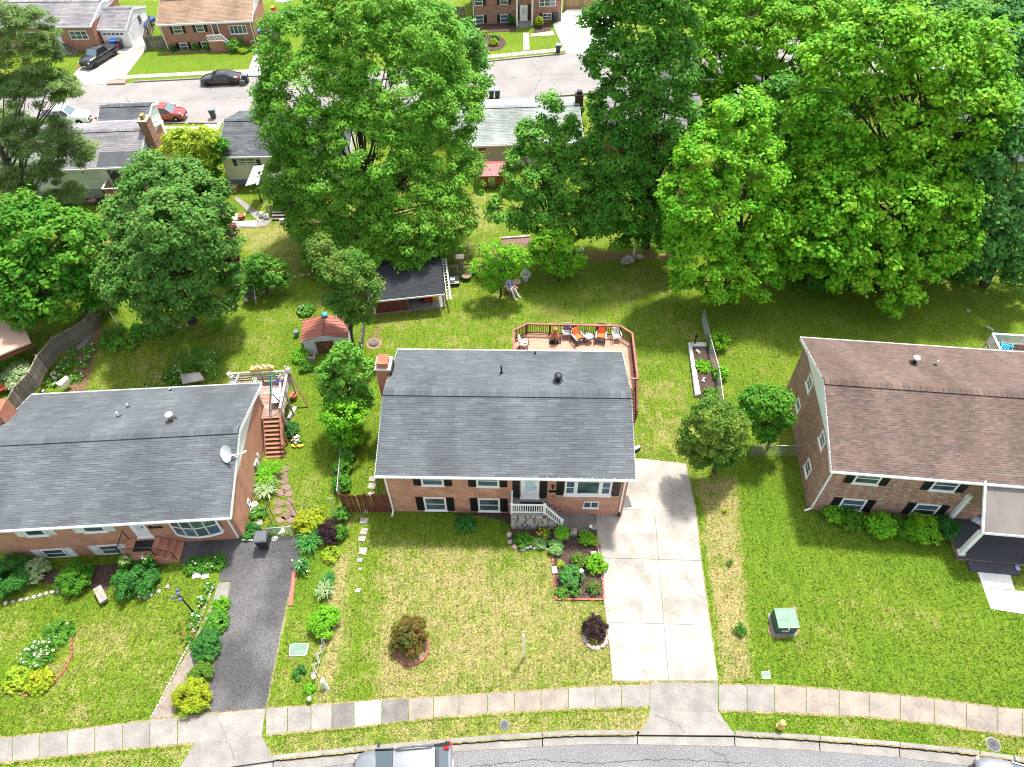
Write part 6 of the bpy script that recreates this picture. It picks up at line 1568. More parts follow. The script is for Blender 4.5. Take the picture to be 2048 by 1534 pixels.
# ================================================================== VEHICLES
def paint(n, c, rough=.22, metal=.0):
 m = mat(n, c, rough, metal=metal, spec=.6); m.node_tree.nodes['Principled BSDF'].inputs['Coat Weight'].default_value = .6; return m
M_TYRE = mat('tyre_rubber', (.018,.018,.018), .9); M_RIM = mat('alloy_rim', (.55,.56,.58), .3, metal=.8)
M_CARGLASS = mat('tinted_car_glass', (.015,.02,.025), .05, spec=.9); M_CARGLASS2 = mat('painted_sky_car_glass', (.11,.17,.19), .08, spec=.9)  # second glass has the reflected sky painted in as a pale blue base colour
M_TAIL = mat('red_lamp', (.55,.01,.015), .2); M_HEAD = mat('clear_lamp', (.75,.76,.75), .15)
def vehicle(name, label, p, ang, kind, col, s=1.0, glass=None, group=None, cat='car'):
 """front of the vehicle looks along +x before turning by ang"""
 o = thing(name, label, cat, p, ang, group)
 spec = {  # length, half width, sections: (x, halfwidth, z belt) and cabin (base front, roof front, roof rear, base rear, roof z)
  'sedan': (4.9,.92,[(-2.45,.74,.72),(-2.3,.86,.93),(-1.7,.91,1.0),(0,.93,.98),(1.2,.92,.94),(1.9,.88,.84),(2.3,.78,.72),(2.45,.6,.6)], (1.05,.2,-1.05,-1.85,1.43)),
  'suv': (4.7,.94,[(-2.35,.78,.95),(-2.2,.9,1.12),(-1.2,.94,1.14),(0,.94,1.1),(1.1,.93,1.06),(1.8,.9,.98),(2.2,.8,.86),(2.35,.62,.7)], (1.2,.45,-1.75,-2.25,1.68)),
  'hatch': (4.5,.91,[(-2.25,.74,.9),(-2.12,.88,1.04),(-1.2,.92,1.05),(0,.92,1.0),(1.1,.9,.97),(1.75,.86,.88),(2.1,.76,.76),(2.25,.6,.62)], (1.25,.35,-1.5,-2.15,1.56)),
  'pickup': (5.5,.97,[(-2.75,.93,1.05),(-2.7,.96,1.08),(-1.2,.97,1.08),(0,.97,1.1),(1.2,.96,1.12),(2.1,.94,1.08),(2.6,.86,.98),(2.75,.72,.85)], (1.15,.55,-.75,-1.0,1.80)),
 }[kind]
 Ln, hw, sec, (bf, rf, rr_, br, zr) = spec
 V = []; nring = 12; zb = .28
 for x, w, z in sec:
  t = .12
  ring = [(-w + .06, zb),(-w, zb + .12),(-w - .0,(zb + z) / 2),(-w + .02, z - t),(-w + .09, z),(-w * .4, z + .03),(w * .4, z + .03),(w - .09, z),(w - .02, z - t),(w, (zb + z) / 2),(w, zb + .12),(w - .06, zb)]
  V += [(x * s, a * s, c * s) for a, c in ring]
 F = []
 for i in range(len(sec) - 1):
  for k in range(nring):
   F.append((i * nring + k, (i + 1) * nring + k, (i + 1) * nring + (k + 1) % nring, i * nring + (k + 1) % nring))
 F.append(tuple(range(nring))); F.append(tuple(range((len(sec) - 1) * nring, len(sec) * nring))[::-1])
 body = MB(); body.add(V, F); bo = body.build('body', col, o, smooth=False)
 me_ = bo.data; me_.polygons.foreach_set('use_smooth', [len(p_.vertices) == 4 for p_ in me_.polygons])
 # cabin
 wb, wr = hw - .08, hw - .26
 zbel = np.interp([bf, br], [q[0] for q in sec], [q[2] for q in sec]); z0 = .01
 P = lambda x, y, z: Vector((x * s, y * s, z * s))
 zf, zk = zbel[0] + z0, zbel[1] + z0
 roof = MB(); rows = []
 for i in range(6):
  t = i / 5; x = rf + (rr_ - rf) * t; zz = zr - .05 * (2 * t - 1) ** 2
  rows.append([P(x, -wr, zz - .05), P(x, -wr * .8, zz), P(x, 0, zz + .025), P(x, wr * .8, zz), P(x, wr, zz - .05)])
 VV = [v for r_ in rows for v in r_]; FF = [(i*5+k, i*5+k+1,(i+1)*5+k+1,(i+1)*5+k) for i in range(5) for k in range(4)]
 roof.add(VV, [tuple(reversed(f)) for f in FF]); ro = roof.build('roof_panel', col, o, smooth=True)
 gl = glass or M_CARGLASS
 def pane(nm, pts, m, par=o): b_ = MB(); b_.add(pts, [tuple(range(len(pts)))]); return b_.build(nm, m, par)
 zre = zr - .1
 pane('windshield', [P(bf, -wb + .06, zf), P(bf, wb - .06, zf), P(rf + .02, wr - .05, zre + .035), P(rf + .02,-wr + .05, zre + .035)], glass or M_CARGLASS2)
 pane('rear_window', [P(br, wb - .08, zk), P(br, -wb + .08, zk), P(rr_ - .02,-wr + .05, zre + .035), P(rr_ - .02, wr - .05, zre + .035)], gl)
 for sg in (-1,1):
  pts = [P(bf, sg * wb, zf), P(rf, sg * wr, zre), P(rr_, sg * wr, zre), P(br, sg * wb, zk)]
  mb_ = (bf + br) / 2; mt_ = (rf + rr_) / 2
  pane('side_window', [P(bf, sg * wb, zf), P(mb_, sg * wb, (zf + zk) / 2), P(mt_, sg * wr, zre), P(rf, sg * wr, zre)], M_CARGLASS)
  pane('side_window', [P(mb_, sg * wb, (zf + zk) / 2), P(br, sg * wb, zk), P(rr_, sg * wr, zre), P(mt_, sg * wr, zre)], M_CARGLASS)
  b_ = MB(); b_.bar(P(bf, sg * wb, zf), P(rf, sg * (wr), zre), .07 * s); b_.bar(P(br, sg * wb, zk), P(rr_, sg * wr, zre),(.16 if kind != 'sedan' else .09) * s, .05 * s)
  b_.bar(P(mb_, sg * (wb + .003),(zf + zk) / 2), P(mt_, sg * (wr + .003), zre), .07 * s, .03 * s); b_.bar(P(rf, sg * wr, zre + .01), P(rr_, sg * wr, zre + .01), .06 * s)
  b_.build('pillar', col if kind != 'hatch' else M_BLACK, o)
  b_ = MB(); b_.cbox(P(bf - .15, sg * (hw + .10), zf + .08),(.12 * s, .2 * s, .14 * s)); b_.build('mirror', col if kind != 'hatch' else M_BLACK, o)
  b_ = MB(); xl = sec[-2][0]; b_.cbox(P(xl + .02, sg * (sec[-2][1] - .12), sec[-2][2] - .12),(.16 * s, .26 * s, .13 * s), -sg * .5); b_.build('headlight', M_HEAD, o)
  b_ = MB(); b_.cbox(P(sec[1][0] + .0, sg * (sec[1][1] - .08), sec[1][2] - .12),(.22 * s, .22 * s, .2 * s), sg * .4); b_.build('tail_lamp', M_TAIL, o)
  for k, hx in enumerate((.35,-.75)):
   b_ = MB(); b_.cbox(P(hx, sg * (hw + .01), sec[3][2] - .17),(.18 * s, .03 * s, .03 * s)); b_.build('door_handle', M_METAL, o)
 wheel = None
 for xx in (sec[0][0] + .95, sec[-1][0] - .92):
  for sg in (-1,1):
   R_ = .34 if kind in ('sedan', 'hatch') else .39
   w_ = link('wheel', None, o, loc=P(xx, sg * (hw - .1), R_))
   t_ = MB(); t_.lathe((0,0,-.11 * s), [(R_ * .62 * s, 0),(R_ * .97 * s, .01 * s),(R_ * s, .04 * s),(R_ * s, .18 * s),(R_ * .97 * s, .215 * s),(R_ * .62 * s, .225 * s)], 18); me1 = t_.mesh('tyre', M_TYRE, True); me1.transform(Matrix.Rotation(R(90), 4, 'X')); link('tyre', me1, w_)
   t_ = MB(); t_.lathe((0,0,-.105 * s), [(R_ * .2 * s, 0),(R_ * .62 * s, .02 * s),(R_ * .62 * s, .2 * s),(R_ * .2 * s, .225 * s)], 10); me1 = t_.mesh('rim', M_RIM); me1.transform(Matrix.Rotation(R(90), 4, 'X')); link('rim', me1, w_)
 b_ = MB(); b_.cbox(P(sec[-1][0] + .0,0,.5),(.08 * s, .9 * s, .22 * s)); b_.build('grille', M_BLACK, o)
 b_ = MB(); b_.cbox(P(sec[0][0] - .01,0,.62),(.03 * s, .5 * s, .14 * s)); b_.build('licence_plate', M_WHITE, o)
 b_ = MB(); b_.cbox(P(sec[-1][0] + .05,0,.42),(.03 * s, .5 * s, .14 * s)); b_.build('licence_plate', M_WHITE, o)
 if kind == 'pickup':
  b_ = MB(); zz = 1.085
  b_.box(-2.62 * s, -.82 * s, (zz + .02) * s, -1.12 * s, .82 * s, (zz + .03) * s); b_.build('truck_bed', M_DMETAL, o)
 if kind == 'hatch':
  b_ = MB(); b_.cbox(P(rr_ - .12,0, zr - .01),(.14 * s, 1.05 * s, .03 * s)); b_.build('spoiler', M_BLACK, o)
  for sg in (-1,1): b_ = MB(); b_.cbox(P(rr_ - .42, sg * .60, zk + .12),(.34 * s, .12 * s, .22 * s), 0,0,.5); b_.build('tail_lamp', M_TAIL, o)
 if kind in ('suv', 'hatch'):
  for sg in (-1,1):
   b_ = MB(); b_.bar(P(rf - .1, sg * (wr - .08), zr + .03), P(rr_ + .1, sg * (wr - .08), zr + .03), .035 * s); b_.build('roof_rail', M_BLACK if kind == 'hatch' else M_METAL, o)
 return o
c_blk = paint('black_car_paint', (.012,.013,.018)); c_red = paint('red_car_paint', (.30,.025,.018)); c_wht = paint('white_car_paint', (.78,.78,.77)); c_sil = paint('silver_car_paint', (.24,.255,.28), .3,.4); c_slv2 = paint('pale_silver_car_paint', (.26,.27,.29), .3,.3)
S8 = .87
vehicle('parked_car', 'black sedan parked on the far street by two dark bins', (G(444,166).x, G(444,166).y, 0.01), R(180 + 4), 'sedan', c_blk, S8, M_CARGLASS, 'cars along the far street')
vehicle('parked_car', 'dark red suv parked across from the black sedan', (G(334,238).x, G(334,238).y, 0.01), R(2), 'suv', c_red, S8, None, 'cars along the far street')
vehicle('parked_car', 'white car parked between the white pickup and the dark red suv', (G(243,241).x, G(243,241).y, 0.01), R(2), 'sedan', c_wht, S8, None, 'cars along the far street')
vehicle('parked_pickup', 'white pickup truck parked left of the white car', (G(136,244).x, G(136,244).y, 0.01), R(1), 'pickup', c_wht, S8, None, 'cars along the far street', cat='pickup truck')
vehicle('parked_pickup', 'black pickup truck on the pale driveway of the grey roofed far house', (G(202,122).x, G(202,122).y, .05), R(-110), 'pickup', c_blk, S8, None, cat='pickup truck')
vehicle('parked_suv', 'black suv on the narrow driveway right of the tan roofed house', (G(540,92).x, G(540,92).y, .05), R(-97), 'suv', c_blk, S8, M_CARGLASS)
vehicle('parked_car', 'dark car parked at the far left kerb behind the pine branches', (G(58,186).x, G(58,186).y, .01), R(180), 'suv', c_blk, S8, M_CARGLASS)
p = G(797,1547, ROAD_Z); ca = G(700,1520, ROAD_Z); cb2 = G(895,1504, ROAD_Z); ang = math.atan2(cb2.y - ca.y, cb2.x - ca.x)
q = G(797,1528,1.4)
vehicle('parked_car', 'silver hatchback with red tail lamps parked at the front kerb, cut by the bottom edge', (q.x + .1, q.y - .02, ROAD_Z), math.pi + ang, 'hatch', c_sil, 1.0, mat('grey_car_glass', (.07,.10,.115), .06, spec=.9), 'cars on the front street')
q = G(2075,1560,1.0)
vehicle('parked_car', 'silver car cut by the lower right corner of the picture', (q.x + .1, q.y - .35, ROAD_Z), math.pi - R(17), 'sedan', c_slv2,1.0, M_CARGLASS2, 'cars on the front street')

# ================================================================== BINS
def bin_(label, u, v, s, m, rz=0.0, lying=False, name='wheelie_bin', z=None):
 o = thing(name, label, 'bin', G(u, v) if z is None else G(u, v, z), rz, None)
 rot = Matrix.Identity(4) if not lying else Matrix.Rotation(R(88), 4, 'X') @ Matrix.Translation((0,-.0,0))
 def put(b, nm, mm):
  me_ = b.mesh(nm, mm)
  if lying: me_.transform(Matrix.Translation((0,.5 * s, .3 * s)) @ Matrix.Rotation(R(88), 4, 'X'))
  link(nm, me_, o)
 b = MB(); w0, w1, h = .22 * s, .31 * s, 1.0 * s
 b.add([(-w0,-w0,.05*s),(w0,-w0,.05*s),(w0,w0,.05*s),(-w0,w0,.05*s),(-w1,-w1,h),(w1,-w1,h),(w1,w1,h),(-w1,w1,h)], [(0,3,2,1),(4,5,6,7),(0,1,5,4),(1,2,6,5),(2,3,7,6),(3,0,4,7)])
 put(b, 'bin_body', m)
 b = MB(); w2 = w1 + .03 * s
 b.add([(-w2,-w2,h+.002),(w2,-w2,h+.002),(w2,w2,h+.002),(-w2,w2,h+.002),(-w2*.8,-w2*.8,h+.06*s),(w2*.8,-w2*.8,h+.06*s),(w2*.8,w2*.85,h+.09*s),(-w2*.8,w2*.85,h+.09*s)], [(0,3,2,1),(4,5,6,7),(0,1,5,4),(1,2,6,5),(2,3,7,6),(3,0,4,7)])
 put(b, 'bin_lid', mat(m.name + '_lid', tuple(min(1, c * 3 + .03) for c in m.node_tree.nodes['RGB'].outputs[0].default_value[:3]), .5))
 for sg in (-1,1):
  b = MB(); b.cbox((sg * .2 * s, w0 + .04 * s, .1 * s),(.06 * s, .2 * s, .2 * s)); put(b, 'bin_wheel', M_TYRE)
 b = MB(); b.bar((-.25 * s, w1 + .06 * s, h - .02),(.25 * s, w1 + .06 * s, h - .02), .035 * s); put(b, 'bin_handle', m)
 return o
M_BINB = mat('black_bin_plastic', (.022,.024,.028), .5); M_BINBL = mat('blue_bin_plastic', (.01,.07,.35), .4); M_BINGR = mat('grey_bin_plastic', (.06,.07,.08), .5); M_BINDG = mat('dark_green_bin_plastic', (.01,.035,.025), .5)
bin_('large black wheeled bin at the top of the black asphalt driveway', 531,1092,1.08, M_BINB, R(4))
bin_('dark grey bin standing alone at the near kerb of the far street', 428,236,.95, M_BINGR, R(10))
bin_('dark bin lying on the kerb just behind the black sedan', 486,168,.9, M_BINB, R(20), True)
bin_('dark grey bin standing behind the fallen bin near the black sedan', 494,166,.95, M_BINGR, 0)
bin_('grey bin on the pavement corner of the white far driveway', 1116,106,.95, M_BINGR, 0)
bin_('dark green bin against the brick colonial beside the white driveway', 1111,44,1.0, M_BINDG, 0)
bin_('blue bin beside the black pickup in front of the white garage', 232,98,1.0, M_BINBL, 0)
bin_('dark grey bin right of the blue one in front of the white garage', 243,97,1.0, M_BINGR, 0)
bin_('blue bin at the right wall of the tan roofed house', 519,78,1.0, M_BINBL, 0)
bin_('black bin behind the blue one at the right wall of the tan roofed house', 515,66,1.0, M_BINB, 0)
bin_('left one of two grey bins peeking over the pale green grey roof ridge', 983,197,.95, M_BINGR, 0)
bin_('right one of two grey bins peeking over the pale green grey roof ridge', 995,197,.95, M_BINGR, 0)

# ================================================================== DECKS, SHEDS, FENCES
# --- back deck of the middle house
DZ = 1.5; RT = DZ + .95
ring_px = [(1026.5,712),(1027,661),(1053.8,647.2),(1241,651.5),(1264.7,666.6),(1275.4,757)]
RP = [G(u, v, RT) for u, v in ring_px]
wall_y = (MH.M @ Vector((0, MH.d - MH.ovf, 0))).y
RP[0] = Vector((RP[1].x, (MH.M @ Vector((7.0, MH.d - MH.ovf, 0))).y + .1, RT))
dk = thing('deck', 'reddish brown back deck with railing behind the middle house', 'deck', (0,0,0), 0)
wl = MH.M @ Vector((13.9 - .2, MH.d - MH.ovf, 0))
poly = [(p.x, p.y) for p in RP] + [(wl.x + .05, RP[5].y),(wl.x + .05, wl.y + .05),(RP[0].x, RP[0].y)]
def xr(poly, y):
 xs_ = []
 for (x1, y1),(x2, y2) in zip(poly, poly[1:] + poly[:1]):
  if (y1 > y) != (y2 > y): xs_.append(x1 + (x2 - x1) * (y - y1) / (y2 - y1))
 return sorted(xs_)
y_ = min(p[1] for p in poly) + .07; bw = .135
while y_ < max(p[1] for p in poly):
 xs_ = xr(poly, y_)
 for a, b_ in zip(xs_[::2], xs_[1::2]):
  k = MB(); k.box(a + .03, y_ - bw / 2 + .004, DZ - .03, b_ - .03, y_ + bw / 2 - .004, DZ); k.build('deck_board', M_DECK, dk)
 y_ += bw
jo = MB()
for a, b_ in zip(RP, RP[1:]): jo.bar((a.x, a.y, DZ - .14),(b_.x, b_.y, DZ - .14), .05,.22)
jo.build('rim_joist', M_REDWOOD, dk, kind='stuff')
rail = link('railing', None, dk); bal = MB(); bal.box(-.02,-.02,0,.02,.02,.76); balm = bal.mesh('baluster', M_DECKDARK)
def rail_run(a, b_, zb0, zb1, rail, balm, capm, postm, hgt_=.95, step=.125, cap=(.14,.04), posts=True, n_every=1.6, pw=.09):
 d = Vector((b_.x - a.x, b_.y - a.y, 0)); Lh = d.length; d.normalize(); ang_ = math.atan2(d.y, d.x)
 A = Vector((a.x, a.y, zb0)); B_ = Vector((b_.x, b_.y, zb1))
 k = MB(); k.bar(A + Vector((0,0, hgt_)), B_ + Vector((0,0, hgt_)), *cap); k.build('hand_rail', capm, rail)
 k = MB(); k.bar(A + Vector((0,0, hgt_ - .07)), B_ + Vector((0,0, hgt_ - .07)), .04,.08); k.build('upper_rail', postm, rail)
 k = MB(); k.bar(A + Vector((0,0,.1)), B_ + Vector((0,0,.1)), .04,.08); k.build('lower_rail', postm, rail)
 n = max(1, int(Lh / step))
 for i in range(1, n):
  p_ = A.lerp(B_, i / n); q_ = link('baluster', balm, rail, loc=(p_.x, p_.y, p_.z + .11)); q_.rotation_euler = (0,0, ang_)
 if posts:
  m_ = max(1, round(Lh / n_every))
  for i in range(m_ + 1):
   p_ = A.lerp(B_, i / m_); k = MB(); k.cbox((p_.x, p_.y, (p_.z + hgt_ - .03) / 2),(pw, pw, p_.z + hgt_ - .03), ang_); k.build('post', postm, rail)
for a, b_ in zip(RP, RP[1:]): rail_run(a, b_, DZ, DZ, rail, balm, M_DECKRAIL, M_DECKDARK)
# stairs down along the right wall
sx0 = wl.x + .18; sx1 = RP[5].x - .05; ys0 = RP[5].y; ys1 = G(1268,842,0).y; nst = 8
for k in range(nst):
 b = MB(); zz = DZ * (1 - (k + 1) / (nst + 1)); yy = ys0 + (ys1 - ys0) * k / nst
 b.box(sx0, yy - .30, zz - .04, sx1, yy - .01, zz); b.build('stair_tread', M_DECK, dk)
rail2 = link('railing', None, dk)
rail_run(Vector((sx1, ys0,0)), Vector((sx1, ys1,0)), DZ, .1, rail2, balm, M_DECKRAIL, M_DECKDARK, cap=(.1,.05))
k = MB(); k.bar((sx0 - .12, ys0, RT),(RP[5].x + .05, ys0, RT), .12,.05); k.build('hand_rail', M_DECKRAIL, rail2)

# --- furniture on the deck
def chair(name, label, u, v, rz, m, m2=None, kind='plastic', z=DZ, group=None, s=1.0):
 o = thing(name, label, 'chair', G(u, v, z), rz, group); m2 = m2 or m
 MB().cbox((0,0,.40 * s),(.46 * s, .46 * s, .04), rx=R(-4)).build('seat', m2, o)
 b = MB()
 if kind == 'plastic':
  for k in range(5): b.bar((-.18 * s + .09 * s * k, .23 * s, .42 * s),(-.22 * s + .11 * s * k, .36 * s, .86 * s), .055 * s, .02)
  b.bar((-.24 * s, .36 * s, .86 * s),(0,.38 * s, .91 * s), .07 * s, .03); b.bar((0,.38 * s, .91 * s),(.24 * s, .36 * s, .86 * s), .07 * s, .03)
 else:
  b.cbox((0,.30 * s, .66 * s),(.46 * s, .035,.52 * s), rx=R(-14))
 b.build('backrest', m2, o)
 for sx_ in (-1,1):
  for sy_ in (-1,1):
   MB().bar((sx_ * .24 * s, sy_ * .22 * s, .42 * s),(sx_ * .28 * s, sy_ * .29 * s, 0), .045 * s).build('leg', m, o)
  MB().bar((sx_ * .28 * s, -.24 * s, .62 * s),(sx_ * .27 * s, .30 * s, .64 * s), .06 * s, .03).bar((sx_ * .27 * s, -.22 * s, .42 * s),(sx_ * .28 * s, -.24 * s, .62 * s), .04 * s).build('armrest', m, o)
 return o
chair('plastic_chair', 'white plastic armchair at the right end of the deck row', 1232,680, R(8), M_PLASTIC)
chair('folding_chair', 'light grey folding chair against the deck railing left of the orange cushions', 1133,673, R(0), M_METAL, mat('grey_sling_fabric', (.50,.52,.56), .8), 'sling', s=1.05)
chair('patio_chair', 'white sling chair with black frame at the left end of the deck', 1048,694, R(80), M_BLACK, M_WHITE, 'sling', s=1.05)
M_ORANGE = mat('orange_cushion', (.75,.10,.02), .8, col2=(.85,.22,.06), scale=14, stretch=(1,5,1)); M_CHAR = mat('charcoal_wood', (.055,.06,.075), .6); M_GREYARM = mat('grey_arm', (.26,.27,.32), .6)
def adirondack(label, u, v, rz):
 o = thing('lounge_chair', label, 'chair', G(u, v, DZ), rz, 'charcoal lounge chairs with orange cushions')
 for k in range(6): MB().bar((-.24 + .096 * k, .30,.25),(-.26 + .104 * k, .68,.98 - abs(k - 2.5) * .03), .085,.02).build('back_slat', M_CHAR, o)
 for k in range(5): MB().box(-.27,-.32 + .12 * k, .36 - .025 * k, .27,-.22 + .12 * k, .38 - .025 * k).build('seat_slat', M_CHAR, o)
 for sg in (-1,1):
  MB().box(sg * .33 - .06,-.42,.56, sg * .33 + .06,.38,.585).build('armrest', M_GREYARM, o)
  MB().bar((sg * .31,-.34,0),(sg * .31,-.34,.56), .05,.09).build('leg', M_CHAR, o)
  MB().bar((sg * .31,.30,0),(sg * .31,.36,.56), .05,.09).build('leg', M_CHAR, o)
  MB().bar((sg * .29,-.36,.33),(sg * .29,.5,.12), .03,.1).build('side_rail', M_CHAR, o)
 MB().box(-.31,-.40,.2,.31,-.37,.36).build('apron', M_CHAR, o)
 c = thing('cushion', label.replace('charcoal lounge chair', 'orange cushion lying on the charcoal chair').replace(' with orange cushion', ''), 'cushion', (0,0,0)); c.matrix_world = Matrix.Translation(o.location) @ Matrix.Rotation(rz, 4, 'Z')
 MB().cbox((0,.02,.42),(.48,.5,.10), rx=R(-4)).build('seat_pad', M_ORANGE, c)
 MB().cbox((0,.37,.66),(.46,.10,.46), rx=R(-26)).build('back_pad', M_ORANGE, c)
adirondack('charcoal lounge chair turned left, right of the chiminea', 1155,682, R(28))
adirondack('charcoal lounge chair facing the house beside the white plastic chair', 1201,680, R(-10))
o = thing('side_table', 'small dark wire table between the two orange cushioned chairs', 'table', G(1177,682, DZ))
MB().lathe((0,0,.48), [(.30,0),(.31,.015),(.01,.02)], 18).build('table_top', M_GREYARM, o)
for k in range(4): b = MB(); a = k * 1.571 + .6; b.bar((.2 * math.cos(a), .2 * math.sin(a), .48),(.27 * math.cos(a), .27 * math.sin(a), 0), .025); b.build('leg', M_BLACK, o)
b = MB(); p = G(1110,683, DZ); b.box(p.x - .42, p.y - .28, DZ + .002, p.x + .42, p.y + .3, DZ + .012); b.build('fire_mat', M_BLACK, label='black square fire mat under the clay chiminea', cat='mat')
o = thing('chiminea', 'terracotta clay chiminea on a black mat on the deck', 'chiminea', (p.x, p.y + .02, DZ + .012)); M_CLAY = mat('fired_clay', (.40,.17,.08), .7, col2=(.28,.11,.05), scale=6)
MB().lathe((0,0,.2), [(.16,0),(.29,.12),(.33,.28),(.28,.45),(.16,.58),(.12,.72),(.11,.92),(.17,1.0),(.15,1.02)], 18).build('body', M_CLAY, o, smooth=True)
for k in range(3): b = MB(); a = k * 2.094 + .5; b.bar((.14 * math.cos(a), .14 * math.sin(a), .3),(.26 * math.cos(a), .26 * math.sin(a), 0), .03); b.build('leg', M_BLACK, o)
MB().cbox((0,-.30,.48),(.24,.08,.2)).build('mouth', M_BLACK, o)
MB().cbox((.02,-.40,.35),(.05,.05,.7), rx=.1).build('fire_poker', M_CLAY, o)

# --- open garden shelter
e0, e1 = G(750,630,0), G(891,615,0); shr = math.atan2(e1.y - e0.y, e1.x - e0.x); SW = (e1 - e0).length
she = ZAT(e0,598) + .05; n_ = Vector((-math.sin(shr), math.cos(shr), 0)); fr = G(884,515, she + .35); SD = max(2.8,(fr - e0).dot(n_))
sh = thing('garden_shelter', 'open garden shelter with black roof, red front panel and concrete floor', 'shed', e0, shr)
MB().box(0,0,-.1, SW, SD - .3,.10).build('floor', M_CONC, sh)
MB().box(.1, SD - .4,.10, SW - .1, SD - .34, she + .3).build('back_wall', M_REDWOOD, sh); MB().box(.1,.1,.1,.16, SD - .42, she - .02).build('side_wall', M_REDWOOD, sh)
fp = link('front_panel', None, sh)
for k in range(14): b = MB(); w_ = SW * .46 / 14; b.box(.12 + w_ * k, .06,.1,.12 + w_ * (k + 1) - .01,.09, she - .35); b.build('board', M_REDWOOD, fp)
for x_, m_ in ((.05, M_WHITE),(SW - .1, M_GREYWOOD),(SW * .48, M_GREYWOOD)):
 MB().bar((x_, .04,.1),(x_, .04, she), .09).build('post', m_, sh)
MB().bar((.05,.0,.12),(-.12,.12,.1), .06).bar((.05,-.02,.1),(.02,-.1,.9), .06).build('drain_pipe', M_WHITE, sh)
def slope(x0, x1, y0, z0, y1, z1, th, par, nm, m):
 b = MB(); P = [(x0, y0, z0 - th),(x1, y0, z0 - th),(x1, y1, z1 - th),(x0, y1, z1 - th),(x0, y0, z0),(x1, y0, z0),(x1, y1, z1),(x0, y1, z1)]
 b.add(P, FQ); return b.build(nm, m, par)
rf_ = slope(-.25, SW + .05,-.35, she, SD * .82, she + .55,.06, sh, 'roof', SH_BLACK)
slope(-.25, SW + .05, SD * .82 + .003, she + .55, SD + .2, she + .4,.06, sh, 'roof', SH_BLACK)
rgx = random.Random(9); J = MB(); rows = 22; rl_ = SD * .82 + .35
for j in range(rows):
 xa = -.26
 while xa < SW + .05:
  xb = min(xa + rgx.uniform(.3,.9), SW + .06); t0, t1 = j / rows, (j + 1) / rows
  y0_, y1_ = -.36 + rl_ * t0,-.36 + rl_ * t1; z0_, z1_ = she + .55 * t0, she + .55 * t1
  J.add([(xa, y0_, z0_ + .014),(xb - .004, y0_, z0_ + .014),(xb - .004, y1_, z1_ + .004),(xa, y1_, z1_ + .004),(xa, y0_, z0_),(xb, y0_, z0_)], [(0,1,2,3),(4,5,1,0)]); xa = xb
J.build('shingles', SH_BLACK, rf_, kind='stuff')
MB().box(-.27,-.39, she - .10, SW + .07,-.35, she + .03).build('fascia', M_WHITE, sh)
# things inside
p = sh.matrix_basis
SM = Matrix.Translation(e0) @ Matrix.Rotation(shr, 4, 'Z')
def at(M_, x, y, z=0): return M_ @ Vector((x, y, z))
o = thing('lawn_mower', 'red and black lawn mower inside the garden shelter', 'lawn mower', at(SM, SW * .76,.95,.1), shr)
MB().cbox((0,0,.28),(.5,.7,.16)).build('deck_housing', mat('red_enamel', (.55,.02,.02), .3), o); MB().lathe((0,0,.36), [(.16,0),(.17,.12),(.1,.16)], 12).build('engine', M_BLACK, o)
for x_ in (-.27,.27):
 for y_ in (-.27,.27): MB().cbox((x_, y_, .12),(.06,.24,.24)).build('wheel', M_TYRE, o)
 MB().bar((x_ * .8,.3,.3),(x_ * .8,.85,.95), .03).build('handlebar', M_BLACK, o)
bin_('dark cart beside the mower in the garden shelter', 845,602,.7, M_BINB, 0, name='garden_cart', z=.1)
b = MB(); q = at(SM, SW * .87,1.0,.1); b.cbox((q.x, q.y, .45),(.4,.35,.65), shr); b.build('yellow_box', mat('yellow_plastic', (.75,.42,.02), .4), label='yellow box right of the mower in the garden shelter', cat='box')
b = MB(); q = at(SM, SW * .80,.8,.1); b.cbox((q.x, q.y, .3),(.25,.25,.38), shr); b.build('red_can', mat('red_plastic', (.6,.02,.02), .4), label='red fuel can by the yellow box in the shelter', cat='can')
# ladders leaning flat along the right side
for i, dx in enumerate((.18,.42)):
 o = thing('ladder', ['aluminium ladder against the shelter side, nearer to the roof', 'outer white ladder rail set beside the garden shelter'][i], 'ladder', at(SM, SW + dx, -.3,0), shr, 'ladders beside the shelter')
 z0_, z1_ = 1.0,1.75; Ln = SD + .5; ww = .30 if i == 0 else .07
 MB().bar((0,0, z0_),(0, Ln, z1_), .05,.08).bar((ww, 0, z0_),(ww, Ln, z1_), .05,.08).build('side_rail', M_WHITE if i else mat('pale_aluminium', (.62,.62,.60), .4), o, kind='stuff')
 for k in range(15):
  t = (k + .5) / 15; MB().bar((.03, Ln * t, z0_ + .75 * t + .02),(ww - .02, Ln * t, z0_ + .75 * t + .02), .035).build('rung', mat('pale_aluminium', (.62,.62,.60), .4), o)

